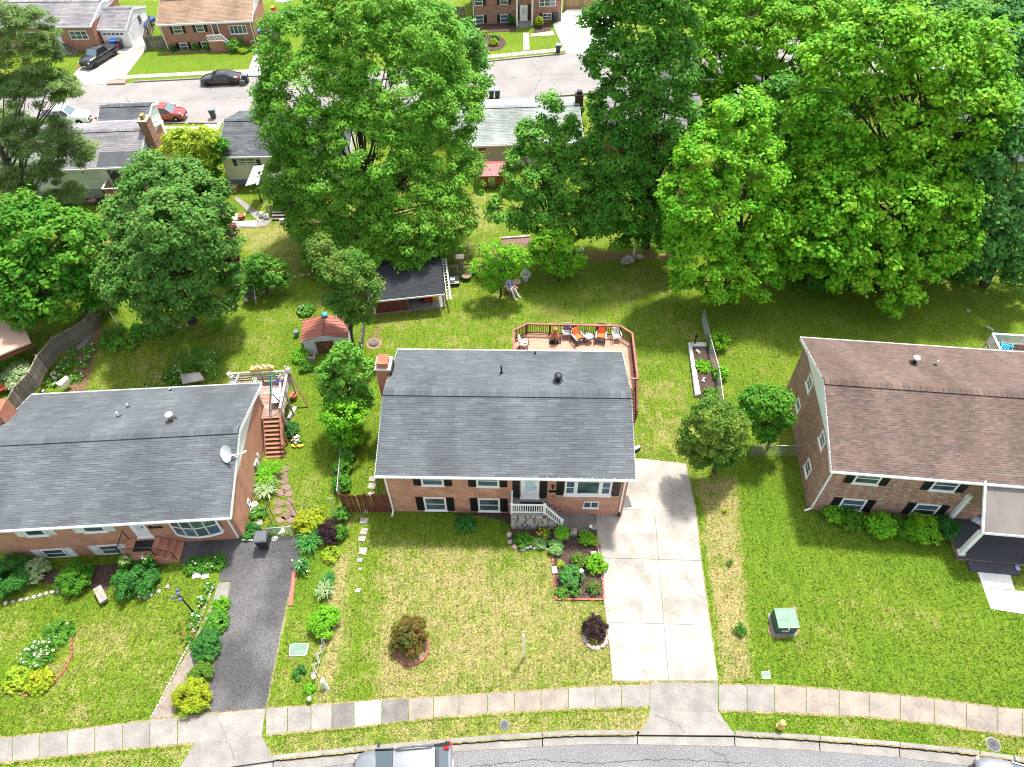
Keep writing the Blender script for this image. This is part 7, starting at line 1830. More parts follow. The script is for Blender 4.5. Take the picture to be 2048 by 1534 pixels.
# --- tin shed
f0 = G(613.7,709,0); f1 = G(700,702,0); tr_ = math.atan2(f1.y - f0.y, f1.x - f0.x); n_ = Vector((-math.sin(tr_), math.cos(tr_), 0))
te = ZAT(f0,681); TW = (f1 - f0).length; pf = G(608.5,643.7, te); TD = (pf - f0).dot(n_)
M_TIN = mat('pale_blue_tin', (.50,.58,.62), .5, col2=(.62,.62,.60), scale=2, stretch=(3,3,.4)); M_RUST = mat('rusty_red_tin', (.30,.09,.06), .6, col2=(.40,.16,.11), scale=2, stretch=(.4,3,1))
ts = thing('tin_shed', 'pale blue tin shed with rusty red roof and brown door', 'shed', f0, tr_)
MB().box(0,0,0, TW, TD, te - .02).build('wall', M_TIN, ts)
tr2 = te + .42
for yy, sg in ((0,-1),(TD, 1)):
 b = MB(); o_ = yy + sg * .01; b.add([(0, o_, te - .03),(TW, o_, te - .03),(TW / 2, o_, tr2 - .05),(0, o_ - sg * .08, te - .03),(TW, o_ - sg * .08, te - .03),(TW / 2, o_ - sg * .08, tr2 - .05)], [(0,1,2),(5,4,3),(0,3,4,1),(1,4,5,2),(2,5,3,0)]); b.build('gable', M_TIN, ts)
for side in (0,1):
 n = 7
 for k in range(n):
  y0_ = -.12 + (TD + .24) * k / n; y1_ = -.12 + (TD + .24) * (k + 1) / n
  xa, xb = (-.12, TW / 2) if side == 0 else (TW + .12, TW / 2)
  b = MB(); P = [(xa, y0_ + .004, te),(xb, y0_ + .004, tr2),(xb, y1_ - .004, tr2),(xa, y1_ - .004, te)]; Q = [(a, c, d + .03) for a, c, d in P]
  fs = [(0,1,2,3),(7,6,5,4),(0,4,5,1),(2,6,7,3),(0,3,7,4)]
  b.add(P + Q, fs); b.bar((xa, y1_ - .02, te + .04),(xb, y1_ - .02, tr2 + .04), .03,.03); b.build('roof_panel', M_RUST, ts)
MB().bar((TW / 2,-.12, tr2 + .03),(TW / 2, TD + .12, tr2 + .03), .10,.05).build('ridge_cap', mat('dark_rust', (.16,.06,.045), .7), ts)
MB().box(-.14,-.16, te - .06, TW + .14,-.125, te + .0).build('trim', M_TIN, ts)
dx0 = TW * .27; dd_ = link('door', None, ts); dw = 1.25
for k in range(8): MB().box(dx0 + dw * k / 8,-.05,.05, dx0 + dw * (k + 1) / 8 - .008,-.012, te - .12).build('board', mat('brown_ribbed_door', (.14,.065,.04), .6, objrand=.15), dd_)
MB().lathe((*at(Matrix.Translation(f0) @ Matrix.Rotation(tr_, 4, 'Z'), TW / 2, TD - .05,0)[:2], tr2 + .03), [(.10,0),(.24,.1),(.2,.22),(.05,.26)], 10).build('garden_ornament', mat('turquoise', (.05,.45,.40), .4), label='turquoise ornament on the ridge of the tin shed', cat='ornament')
o = thing('planter', 'white square planter in front of the tin shed', 'planter', G(624.6,719), .1)
MB().box(-.24,-.24,0,.24,.24,.42).build('pot', M_STONE, o); MB().box(-.16,-.16,.421,.16,.16,.43).build('soil', M_MULCH, o)
b = MB(); q = G(594.6,672); b.lathe((q.x, q.y, 0), [(.15,0),(.2,.45),(.18,.5)], 12); b.build('watering_can', mat('grey_teal_can', (.12,.22,.22), .5), label='grey teal can standing left of the tin shed', cat='can')

# --- fences
def picket_run(pts, h, m, name, label, cat='fence', pw=.14, gap=.012, th=.022, rails=(.3,1.4), railm=None, rail_side=-1, post_every=2.4, jag=.04, seed=1, hts=None):
 o = thing(name, label, cat, (pts[0].x, pts[0].y, hgt(pts[0].x, pts[0].y))); O = o.location.copy(); rr = random.Random(seed)
 protos = []
 for k in range(4):
  b = MB(); b.box(0,-th / 2,0, pw - gap, th / 2,1.0); protos.append(b.mesh('picket', m))
 for si, (a, b_) in enumerate(zip(pts, pts[1:])):
  d = Vector((b_.x - a.x, b_.y - a.y, 0)); Lh = d.length; d.normalize(); ang_ = math.atan2(d.y, d.x); n = max(1, int(Lh / pw))
  nrm = Vector((-d.y, d.x, 0)) * rail_side
  for i in range(n):
   p_ = Vector((a.x, a.y, 0)) + d * (i * Lh / n)
   q_ = link('picket', protos[i % 4], o, loc=(p_.x - O.x, p_.y - O.y, 0)); q_.rotation_euler = (rr.uniform(-.02,.02), rr.uniform(-.015,.015), ang_); q_.scale = (1,1, h * (1 + rr.uniform(-jag, jag)))
  for z_ in rails:
   k = MB(); A = Vector((a.x, a.y, 0)) - O + nrm * .05; B_ = Vector((b_.x, b_.y, 0)) - O + nrm * .05; A.z = B_.z = z_ * h / 1.8
   k.bar(A, B_, .045,.09); k.build('rail', railm or m, o)
  m_ = max(1, round(Lh / post_every))
  for i in range(m_ + 1):
   p_ = Vector((a.x, a.y, 0)).lerp(Vector((b_.x, b_.y, 0)), i / m_) - O + nrm * .10
   k = MB(); k.cbox((p_.x, p_.y, h * .52),(.1,.1, h * 1.04), ang_); k.build('post', railm or m, o)
 return o
fpx = [(215,563),(170,640),(105,676.6),(74.6,711),(57,746),(27,776),(1.5,826),(-30,870)]
picket_run([G(u, v, 1.4) for u, v in fpx], 1.4, M_GREYWOOD, 'wooden_fence', 'weathered grey board fence leaning along the left back yard', rails=(.35,1.15,1.75), railm=mat('pale_grey_rail', (.36,.31,.26), .9, objrand=.1), rail_side=-1, seed=3, jag=.05)
rb = G(692,1024,0); rtop = ZAT(rb, 990)
rA = G(692,1024,0); rB = G(787,1023,0); rA2 = G(678,990, rtop);
picket_run([Vector((rA2.x, rA2.y, 0)), Vector((rB.x, rA2.y - .02,0))], rtop, M_REDWOOD, 'red_fence', 'dark red stained board fence left of the middle house', pw=.13, gap=.014, rails=(.3,1.5), rail_side=1, post_every=1.3, jag=.012)
b = MB()
o = picket_run([G(296,102), G(306,60)], 1.6, M_GREYWOOD, 'wooden_fence', 'weathered fence gate left of the tan roofed house', seed=6)
o = picket_run([G(297,100), G(333,98)], 1.55, M_GREYWOOD, 'wooden_fence', 'weathered board fence joining the tan roofed house front corner', seed=7)
picket_run([G(524,68), G(600,62)], 1.5, M_GREYWOOD, 'wooden_fence', 'weathered fence behind the black suv', seed=8)
picket_run([G(1127,20), G(1195,17)], 1.7, mat('tan_fence_wood', (.26,.16,.10), .85, objrand=.18), 'wooden_fence', 'tan board fence behind the white far driveway', seed=9)
picket_run([G(890,42), G(930,40)], 1.6, M_GREYWOOD, 'wooden_fence', 'grey fence left of the brick colonial', seed=10)
def wire_fence(name, label, pts, h, step=.14, post=2.6, m=M_METAL, rail=True):
 o = thing(name, label, 'fence', (pts[0].x, pts[0].y, 0)); O = o.location.copy(); w = MB()
 for a, b_ in zip(pts, pts[1:]):
  A = Vector((a.x, a.y, 0)) - O; B_ = Vector((b_.x, b_.y, 0)) - O; Lh = (B_ - A).length
  n = int(Lh / step); d = (B_ - A).normalized()
  for i in range(-int(h / step), n):
   for sg in (1,-1):
    x0 = i * step; x1 = x0 + h; t0, t1 = max(0, x0), min(Lh, x1)
    if t1 - t0 < .05: continue
    z0, z1 = t0 - x0, t1 - x0
    if sg < 0: z0, z1 = h - z0, h - z1
    w.bar(A + d * t0 + Vector((0,0, z0)), A + d * t1 + Vector((0,0, z1)), .009)
  if rail: k = MB(); k.tube([A + Vector((0,0, h)), B_ + Vector((0,0, h))], .028,6); k.build('top_rail', m, o)
  m_ = max(1, round(Lh / post))
  for i in range(m_ + 1):
   p_ = A.lerp(B_, i / m_); k = MB(); k.tube([p_, p_ + Vector((0,0, h + .06))], .035,6); k.build('post', m, o)
 w.build('wire_mesh', m, o, kind='stuff')
 return o
wire_fence('wire_fence', 'chain link fence from the olive tree to the brown roofed house', [G(1500,912), G(1604,911)], 1.05)
wire_fence('wire_fence', 'chain link fence along the right side of the middle back yard', [G(1403,640), G(1416,700), G(1432,760), G(1441,830)], 1.1)
wire_fence('wire_fence', 'vine covered wire fence between the left yard and the middle house', [G(706,790), G(697,860), G(686,930), G(680,1000)], 1.0)
wire_fence('wire_fence', 'thin wire fence across the back of the middle yard', [G(700,560), G(745,545)], .9, post=3)
wire_fence('wire_fence', 'thin wire fence across the far lawn behind the birdhouse post', [G(905,512), G(960,508), G(1060,503)], .9, step=.2, post=3)
wire_fence('garden_gate', 'small chain link gate beside the black bin', [G(541,1072), G(589,1068)], .85, post=1.4)
# split rail fence with birdhouse
o = thing('rail_fence', 'weathered split rail fence behind the big blue pot', 'fence', G(899,556)); O = o.location.copy()
for a, b_ in (((899,556),(925,552)),((925,552),(970,547))):
 for z_ in (.35,.75,1.1): k = MB(); A, B_ = G(*a) - O, G(*b_) - O; A.z = z_; B_.z = z_ + .03; k.bar(A, B_, .06,.11); k.build('rail', M_GREYWOOD, o)
for u, v in ((899,556),(925,552),(970,547)): k = MB(); A = G(u, v) - O; k.cbox((A.x, A.y, .6),(.12,.12,1.25)); k.build('post', M_GREYWOOD, o)
o = thing('birdhouse', 'dark wooden birdhouse on a post at the split rail fence', 'birdhouse', G(923,553));
k = MB(); k.bar((0,0,0),(0,0,1.7), .14); k.build('post', M_GREYWOOD, o); k = MB(); k.box(-.2,-.2,1.7,.2,.2,2.0); k.build('box', M_GREYWOOD, o)
k = MB(); k.add([(-.32,-.3,1.98),(.32,-.3,1.98),(.32,0,2.2),(-.32,0,2.2),(-.32,.3,1.98),(.32,.3,1.98)], [(0,1,2,3),(3,2,5,4),(0,3,4),(1,5,2),(0,4,5,1)]); k.build('roof', M_GREYWOOD, o)
# ================================================================== LEFT DECK
LZ = 1.7
lx0 = LW - .1; pr = LI @ G(568,830, LZ); px1 = pr.x                     # right edge in the house frame
pf_ = LI @ G(577,742, LZ + .9); yb0 = LH.d - LH.ovf;
pn0 = LI @ G(545,836, LZ); yn = pn0.y; yf_ = (LI @ G(540,743, LZ + .9)).y
xl = (LI @ G(462,748, LZ + .9)).x
ld = thing('deck', 'weathered red and grey wooden deck with stairs behind the left house', 'deck', LH.root.location, LROT)
M_OLDDECK = mat('worn_red_deck', (.34,.17,.12), .85, col2=(.36,.32,.29), scale=2.5, stretch=(.6,5,1), objrand=.15, contrast=(.45,.6)); M_STAIR = mat('faded_red_stair', (.42,.19,.12), .8, col2=(.36,.16,.10), scale=3, objrand=.06)
y_ = yn
while y_ < yf_:
 xa_ = LW + .0 if y_ < yb0 else xl
 MB().box(xa_ - (.02 if y_ >= yb0 else .12), y_, LZ - .03, px1, y_ + .135, LZ).build('deck_board', M_OLDDECK, ld); y_ += .145
st_b = (LI @ G(548,916,0)).y; nt = 9; sxa = LW + .02; sxb = px1 - .08
for k in range(nt):
 zz = LZ * (1 - (k + 1) / (nt + .3)); yy = yn + (st_b - yn) * (k + 1) / nt
 MB().box(sxa, yy + .0, zz - .045, sxb, yy + .235, zz).build('stair_tread', M_STAIR, ld)
for x_ in (sxa, sxb): MB().bar((x_, yn, LZ - .15),(x_, st_b + .1,.05), .04,.22).build('stringer', M_STAIR, ld)
MB().bar((sxb + .05, yn + .1, LZ + .88),(sxb + .05, st_b + .25,.95), .13,.05).build('hand_rail', M_STAIR, ld)
for t in (0,.5,1): yy = yn + (st_b + .3 - yn) * t; zz = LZ * (1 - t * .95); MB().bar((sxb + .05, yy, max(0, zz - 1.2) if t else 0),(sxb + .05, yy, zz + .88), .09).build('post', M_STAIR, ld)
rl = link('railing', None, ld)
M_RAILG = mat('bleached_rail', (.42,.38,.35), .9, col2=(.30,.26,.23), scale=5, objrand=.12)
MB().bar((px1, yn, LZ + .9),(px1, yf_, LZ + .9), .14,.05).build('hand_rail', mat('pinkish_rail', (.55,.42,.37), .85), rl)
MB().bar((px1, yf_, LZ + .9),(xl, yf_, LZ + .9), .14,.05).build('hand_rail', M_RAILG, rl)
for z_ in (.2,.42,.64): MB().bar((px1, yn, LZ + z_),(px1, yf_, LZ + z_), .04,.12).bar((px1, yf_, LZ + z_),(xl, yf_, LZ + z_), .04,.12).build('lower_rail', M_RAILG, rl, kind='stuff')
for x_, y_ in ((px1, yn),(px1,(yn + yf_) / 2),(px1, yf_),((px1 + xl) / 2, yf_),(xl, yf_)):
 MB().bar((x_, y_, -.1),(x_, y_, LZ + .88), .1).build('post', M_RAILG, rl)
MB().bar((px1 + .9, yf_ - 1.0,-.05),(px1 + .05, yf_, LZ + .8), .09).build('brace', M_STAIR, ld)
LMt = LH.M
def lp_(x, y, z): return LMt @ Vector((x, y, z))
def deckpx(u, v, z=LZ): return G(u, v, z)
# garden swing
q = deckpx(556,800); o = thing('garden_swing', 'white garden swing seat with green metal frame on the left deck', 'swing', q, LROT + R(8))
M_GREEN = mat('green_metal', (.02,.22,.16), .4)
MB().box(-.28,-.62,.42,.28,.62,.48).build('seat', M_WHITE, o); MB().bar((.36,-.62,.72),(.36,.62,.72), .06,.5, up=(0,0,1)).build('backrest', M_WHITE, o)
for y_ in (-.85,.85):
 for x_ in (-.5,.5): MB().tube([(x_, y_, 0),(x_ * .15, y_ * .95,1.5)], .035,6).build('leg', M_GREEN if y_ > 0 else M_BLACK, o)
MB().tube([(0,-.85,1.5),(0,.85,1.5)], .035,6).build('top_bar', M_GREEN, o)
for y_ in (-.55,.55): MB().tube([(-.2, y_, .48),(0, y_, 1.5)], .012,4).build('hanger', M_BLACK, o)
chair('plastic_chair', 'white plastic chair at the left end of the left deck', 472,772, R(-100) + LROT, M_PLASTIC, z=LZ)
for i, (u, v) in enumerate(((514,740),(537,738))):
 q = G(u, v, LZ + .93); o = thing('flower_box', ['yellow flower box on the deck rail, left one', 'yellow flower box on the deck rail, right one'][i], 'flower box', q, LROT, 'flower boxes on the left deck rail')
 MB().box(-.38,-.13,0,.38,.13,.2).build('trough', mat('yellow_trough', (.62,.48,.12), .6), o)
 b = MB(); rr = random.Random(i)
 for k in range(26): b.blob((rr.uniform(-.34,.34), rr.uniform(-.12,.12), .24 + rr.uniform(0,.12)),(.045,.045,.04), seed=k, n=5)
 b.build('blossoms', FL['blush'], o, kind='stuff'); b = MB()
 for k in range(5): b.blob((rr.uniform(-.3,.3), rr.uniform(-.1,.1), .3),(.05,.05,.045), seed=k, n=5)
 b.build('blossoms', FL['yellow'], o, kind='stuff')
for i, (u, v, c) in enumerate(((462,752, 'white'),(576,742, 'white'),(566,756, 'white'),(512,765, 'white'),(558,766, 'lilac'))):
 lab = ['white flower bouquet on the left corner post of the left deck', 'white flower bouquet on the right corner post of the left deck', 'white potted flowers inside the right corner of the left deck', 'white flower wreath hanging on the deck rail', 'purple potted flowers hanging near the green swing frame'][i]
 q = G(u, v, LZ + (.95 if i < 2 else .6)); o = thing('flower_arrangement', lab, 'flowers', q)
 b = MB(); rr = random.Random(i + 40)
 for k in range(22): b.blob((rr.uniform(-.2,.2), rr.uniform(-.2,.2), rr.uniform(.0,.3)),(.07,.07,.06), seed=k, n=6)
 b.build('blossoms', FL[c], o, kind='stuff'); MB().lathe((0,0,-.2), [(.1,0),(.15,.2)], 8).build('pot', M_WHITE, o)
q = G(589,797); MB().lathe((q.x, q.y, 0), [(.18,0),(.25,.4),(.27,.42),(.2,.40)], 14).build('flower_pot', mat('terracotta', (.42,.14,.07), .8), label='terracotta pot on the grass right of the left deck', cat='flower pot')
b = MB(); q = G(585,827); b.cbox((q.x, q.y, .08),(.22,1.0,.12), R(-14)); b.build('white_board', M_WHITE, label='white board lying on the grass beside the left deck stairs', cat='board')
q = G(596,893); b = MB()
for k in range(5): b.lathe((q.x - .3 + .15 * k, q.y - .05 * (k % 2), 0), [(.08,0),(.1,.16)], 8)
b.build('yellow_pots', mat('yellow_pot', (.8,.6,.05), .5), label='small yellow pots under the flowers below the left deck stairs', cat='flower pots', kind='stuff')

# ================================================================== FRONT GARDEN OF THE MIDDLE HOUSE
bed = link('mulch_bed', None, kind='structure')
def sheet(pts, z, m, name, parent=None, **k):
 b = MB(); P = gp(pts, 0.0); b.prism([(p.x, p.y) for p in P], -.05, z); return b.build(name, m, parent, **k)
sheet([(1021,1058),(1018,1075),(1023,1092),(1045,1099),(1075,1099),(1102,1096),(1104,1107),(1110,1197),(1207,1199),(1203,1110),(1194,1062),(1124,1060),(1100,1055)], .02, M_MULCH, 'mulch', bed)
sheet([(1040,1022),(1021,1024),(1018,1050),(1002,1040),(960,1032),(905,1030),(905,1027),(960,1026)], .015, M_MULCH, 'mulch', bed)
edg = thing('brick_edging', 'row of red bricks edging the mulch bed beside the driveway', 'brick edging', (0,0,0))
bk = MB(); bk.box(-.10,-.05,0,.10,.05,.085); bkm = bk.mesh('brick', M_BRICKPC)
def brick_row(pts, par, step=.215, me_=bkm, z=.0, seed=1):
 rr = random.Random(seed)
 for a, b_ in zip(pts, pts[1:]):
  A, B_ = G(*a), G(*b_); Lh = (B_ - A).length; n = max(1, int(Lh / step)); an = math.atan2(B_.y - A.y, B_.x - A.x)
  for i in range(n):
   p_ = A.lerp(B_, (i + .5) / n); q_ = link(me_.name.split('.')[0], me_, par, loc=(p_.x + rr.uniform(-.012,.012), p_.y + rr.uniform(-.012,.012), p_.z + z + rr.uniform(-.01,.01))); q_.rotation_euler = (rr.uniform(-.06,.06), rr.uniform(-.06,.06), an + rr.uniform(-.1,.1)); q_.scale = (rr.uniform(.75,1.1), rr.uniform(.8,1.1), 1)
brick_row([(1105,1108),(1107,1150),(1112,1198)], edg); brick_row([(1112,1199),(1208,1200)], edg, .13); brick_row([(1208,1198),(1204,1140),(1199,1090)], edg)
b = MB(); q = G(1109,1141); b.cbox((q.x, q.y, .06),(.30,.42,.10), .05); b.build('paver', M_STONE, edg)
stn = [MB().blob((0,0,.05),(.17,.13,.11), seed=k, n=8).mesh('edging_stone', mat('pinkish_edging_stone', (.42,.33,.29), .9, objrand=.2)) for k in range(3)]
edg2 = thing('stone_edging', 'curved border of pinkish grey stones around the bed corner by the stoop', 'stone edging', (0,0,0))
for i, s_ in enumerate([((1020,1060),(1017,1078),(1022,1090),(1036,1098),(1052,1101))]): brick_row(list(s_), edg2,.34, stn[i % 3], seed=4)
wst = MB().blob((0,0,.05),(.13,.11,.11), seed=9, n=8).mesh('white_stone', M_WHITE)
for i, (u, v) in enumerate(((1054,1096),(1061,1094),(1069,1097),(1088,1096),(1094,1099))):
 q = G(u, v); o = link('white_stone', wst, None, loc=q, label=['largest white stone of the bed border', 'white stone right of the largest one', 'small white stone at the plant foot', 'pale stone left of the lavender bush', 'pale stone touching the lavender bush'][i], cat='stone', group='white stones of the bed border'); o.scale = (1 - .1 * i,) * 3
o = thing('planter_trough', 'grey wooden planter full of green leaves by the stoop steps', 'planter', G(1123,1074), R(-2))
for (x0, y0, x1, y1) in ((-.42,-.3,.42,-.25),(-.42,.25,.42,.3),(-.42,-.249,-.37,.249),(.37,-.249,.42,.249)): MB().box(x0, y0,0, x1, y1,.42).build('side_board', M_GREYWOOD, o)
MB().box(-.37,-.25,.3,.37,.25,.36).build('soil', M_MULCH, o)
S('potted_greens', 'bright green leaves filling the grey wooden planter', 0,0,.40,.35, LF['bright'], .11,.08,1.8,200, cat='plant', at=G(1123,1074) + Vector((0,0,.34)), stems=False)
o = thing('flower_pot', 'square stone pot between the two planters', 'flower pot', G(1147,1068)); MB().box(-.17,-.17,0,.17,.17,.34).build('pot', M_STONE, o); MB().lathe((-.05,.05,.34), [(.05,0),(.03,.2)], 7).build('ornament', M_BRICKPC, o)
o = thing('planter_trough', 'dark shallow trough with dry flowers at the walk edge', 'planter', G(1166,1064)); MB().box(-.36,-.16,0,.36,.16,.26).build('trough', M_GREYWOOD, o)
b = MB(); rr = random.Random(2)
for k in range(14): b.blob((rr.uniform(-.3,.3), rr.uniform(-.12,.12), .28 + rr.uniform(0,.05)),(.05,.04,.04), seed=k, n=5)
b.build('dry_flowers', mat('dry_flower', (.30,.22,.18), .9, islrand=.3), o, kind='stuff')
o = thing('globe_lantern', 'white globe lantern at the corner of the walk', 'lantern', G(1180,1062)); MB().lathe((0,0,0), [(.03,0),(.025,.45)], 6).build('stem', M_DMETAL, o); MB().blob((0,0,.54),(.1,.1,.1), n=10, jit=0).build('globe', M_WHITE, o, smooth=True)
b = MB(); q = G(1187,1057); b.cbox((q.x, q.y, .10),(.4,.32,.16)); b.build('utility_cover', M_METAL, label='grey flat cover at the corner of walk and driveway', cat='cover')
o = thing('garden_lantern', 'white pointed lantern at the bed edge by the driveway', 'lantern', G(1187,1112)); MB().box(-.1,-.1,0,.1,.1,.26).build('body', M_WHITE, o); b = MB(); b.add([(-.15,-.15,.262),(.15,-.15,.262),(.15,.15,.262),(-.15,.15,.262),(0,0,.45)], [(0,3,2,1),(0,1,4),(1,2,4),(2,3,4),(3,0,4)]); b.build('roof', M_WHITE, o)
o = thing('garden_lamp', 'black garden lamp post with clear globe in the mulch bed', 'lamp post', G(1158,1174)); zt_ = ZAT(G(1158,1174), 1144)
MB().lathe((0,0,0), [(.07,0),(.05,.1),(.04, zt_)], 8).build('post', M_BLACK, o); MB().blob((0,0, zt_ + .12),(.13,.13,.14), n=12, jit=0).build('globe', mat('lamp_globe', (.55,.56,.55), .1, spec=.8), o, smooth=True)
o = thing('brick_ring', 'ring of pink bricks around the bronze crepe myrtle bush', 'brick edging', G(823,1300)); C0 = G(823,1298)
sheet_ = MB(); sheet_.lathe((0,.1,0), [(.86,0),(.86,.012)], 20); sheet_.build('soil', M_SOIL, o)
for k in range(24):
 a = 2 * math.pi * k / 24; q_ = link('brick', bkm, o, loc=(.88 * math.cos(a), .1 + .85 * math.sin(a), .01)); q_.rotation_euler = (.08,0, a + math.pi / 2)
o = thing('stone_ring', 'rough ring of grey stones under the dark purple shrub', 'stone edging', G(1191,1277))
for k in range(13):
 a = 2 * math.pi * k / 13; q_ = link('edging_stone', stn[k % 3], o, loc=(.55 * math.cos(a), .5 * math.sin(a), -.02)); q_.rotation_euler = (0,0, a + 1.5)
o = thing('sign_post', 'plain white wooden post standing on the front lawn', 'post', G(1049,1313)); hz = ZAT(G(1049,1313), 1272)
MB().bar((0,0,0),(-.06,.04, hz), .09).build('post', M_VINYL, o)
for i, (u, v, s_) in enumerate([(745,958,1),(744,973,1),(742,989,.8),(729,1042,1),(729,1063,1),(724,1079,.85),(726,1103,1.1),(720,1120,.6),(721,1138,.5),(717,1181,.7),(733,1022,.6)]):
 rr = random.Random(i); q = G(u, v); b = MB(); b.prism([(q.x + .24 * s_ * c[0] + rr.uniform(-.04,.04), q.y + .2 * s_ * c[1] + rr.uniform(-.04,.04)) for c in ((-1,-.8),(.7,-1),(1,.9),(-.8,1))], 0,.045)
 b.build('stepping_stone', M_STONE, label=['stepping stone beside the house, furthest back', 'second stepping stone beside the house', 'stepping stone just behind the red fence', 'square stepping stone, first in front of the red fence', 'rounded pale stepping stone, second in front of the red fence', 'small pointed stepping stone, third in front of the red fence', 'large diamond stepping stone in the lawn row', 'half grown over stone below the diamond one', 'nearly grown over stone in the lawn row', 'lone stepping stone lowest in the lawn row', 'stepping stone under the red fence'][i], cat='stepping stone', group='stepping stones left of the middle house')

# utility pieces
M_UTG = mat('transformer_green', (.045,.095,.075), .5); M_UTL = mat('weathered_pale_green_lid', (.13,.22,.16), .6, col2=(.17,.26,.20), scale=3)
q0, q1, q2 = G(1548.5,1268), G(1588,1268), G(1541.8,1231); an = math.atan2(q1.y - q0.y, q1.x - q0.x); o = thing('transformer_box', 'green electrical transformer box on the right lawn', 'utility box', q0, an)
Wt = (q1 - q0).length * 1.02; Dt = (q2 - q0).length; Ht = ZAT(q0,1256) + .35; Ht = max(.65, min(.9, Ht))
MB().box(-.1,-.1,0, Wt + .1, Dt + .1,.05).build('pad', M_CONC, o)
MB().box(0,0,.05, Wt, Dt, Ht - .06).build('cabinet', M_UTG, o)
b = MB(); yl = Dt * .38; b.add([(-.02,-.04,Ht-.10),(Wt+.02,-.04,Ht-.10),(Wt+.02,-.04,Ht-.02),(-.02,-.04,Ht-.02),(-.02,yl,Ht),(Wt+.02,yl,Ht)], [(0,1,2,3),(3,2,5,4),(0,3,4),(1,5,2)]); b.build('hood', M_UTL, o)
b = MB(); b.add([(-.02,yl+.006,Ht-.06),(Wt+.02,yl+.006,Ht-.06),(Wt+.02,Dt+.02,Ht-.06),(-.02,Dt+.02,Ht-.06),(-.02,yl+.006,Ht),(Wt+.02,yl+.006,Ht-.0),(Wt+.02,Dt+.02,Ht-.05),(-.02,Dt+.02,Ht-.0)], [(0,1,5,4),(1,2,6,5),(2,3,7,6),(3,0,4,7),(4,5,7),(5,6,7)]); b.build('lid', M_UTL, o)
MB().box(Wt * .28,-.012,.28, Wt * .64,-.002,.46).build('warning_label', M_WHITE, o)
MB().box(Wt * .31,-.016,.37, Wt * .48,-.0125,.43).build('label_stripe', mat('label_red', (.5,.03,.03), .5), o)
MB().cbox((Wt * .5,-.06, Ht - .12),(.06,.05,.07)).build('padlock', M_METAL, o)
sheet([(1535,1262),(1545,1225),(1592,1212),(1600,1262),(1590,1274),(1548,1277)], .008, M_SOIL, 'bare_ground', None, kind='structure')
def lid(name, label, pts, z=.03, m=M_UTL):
 P = gp(pts, 0); c = sum(P, Vector()) / len(P); o = thing(name, label, 'utility cover', c); MB().prism([(p.x - c.x, p.y - c.y) for p in P], -.02, z).build('frame', M_METAL, o)
 MB().prism([((p.x - c.x) * .88,(p.y - c.y) * .88) for p in P], z, z + .012).build('cover', m, o); return o
lid('valve_cover', 'large pale green utility lid in the grass beside the black driveway', [(578,1308),(580,1289),(586,1287),(618,1287),(616,1303),(610,1312),(580,1313)], .03)
lid('valve_cover', 'small pale green square utility lid at the pavement right of the driveway', [(1523,1344),(1539,1342),(1541,1357),(1525,1358)], .03)
def manhole(label, u, v, r):
 o = thing('manhole_cover', label, 'manhole cover', G(u, v)); MB().lathe((0,0,.0), [(r, 0),(r, .03),(r * .97,.035)], 24).build('ring', M_CONC, o)
 MB().lathe((0,0,.036), [(r * .82,0),(r * .82,.01)], 24).build('cover', mat('iron_cover', (.07,.075,.08), .8, col2=(.11,.115,.12), scale=20), o); MB().lathe((0,0,.047), [(r * .3,0),(r * .28,.006)], 12).build('boss', M_DMETAL, o)
manhole('round grey water meter cover in the verge left of the driveway', 1009,1450,.24); manhole('round grey meter cover in the verge near the right edge', 1986,1489,.33)
o = thing('fire_hydrant', 'pale yellow fire hydrant on the verge right of the driveway', 'fire hydrant', G(1559,1453)); M_HYD = mat('faded_yellow_enamel', (.60,.40,.06), .55, col2=(.66,.52,.18), scale=9)
MB().lathe((0,0,0), [(.17,0),(.17,.05),(.12,.06),(.11,.48),(.15,.5),(.15,.54)], 14).build('barrel', M_HYD, o, smooth=False)
MB().lathe((0,0,.54), [(.16,0),(.15,.07),(.10,.14),(.04,.17),(.03,.22)], 14).build('bonnet', mat('pale_hydrant_cap', (.62,.50,.18), .5), o, smooth=True)
for a in (math.pi, 0,-math.pi / 2):
 b = MB(); d = Vector((math.cos(a), math.sin(a), 0)); r_ = .06 if a != -math.pi / 2 else .085; b.tube([d * .09 + Vector((0,0,.38)), d * .2 + Vector((0,0,.38))], r_, 10); b.build('outlet_cap', M_HYD, o)
o = thing('utility_pedestal', 'tilted white cable pedestal by the pavement', 'utility post', G(655,1378)); MB().tube([(0,0,-.05),(-.12,.16,.62)], .10,12).build('housing', mat('pale_grey_pedestal', (.55,.60,.60), .5), o); MB().tube([(-.12,.16,.621),(-.14,.18,.70)], .11,12).build('cap', M_WHITE, o)
for i, (u, v) in enumerate(((630,1358),(622,1402))):
 o = thing('solar_light', ['white garden light at the lower end of the wire trellis', 'white garden light nearest the pavement'][i], 'garden light', G(u, v)); MB().tube([(0,0,0),(0,0,.35)], .02,6).build('stake', M_WHITE, o); MB().blob((0,0,.4),(.12,.12,.07), seed=i, n=10, jit=.15).build('shade', M_WHITE, o)
o = thing('wire_trellis', 'bent white wire trellis on the border below the round bright shrub', 'trellis', G(647,1275)); O = o.location.copy(); b = MB(); pts = [(648,1276),(646,1290),(641,1305),(637,1325),(632,1345),(630,1356)]
for (u0, v0),(u1, v1) in zip(pts, pts[1:]):
 A, B_ = G(u0, v0) - O, G(u1, v1) - O; rr = random.Random(u0)
 for k in range(3): b.tube([A + Vector((rr.uniform(-.12,.12), 0,.05)), A.lerp(B_, .5) + Vector((rr.uniform(-.2,.2), 0, rr.uniform(.3,.5))), B_ + Vector((rr.uniform(-.12,.12), 0,.05))], .014,4)
b.build('wire', M_WHITE, o, kind='stuff')
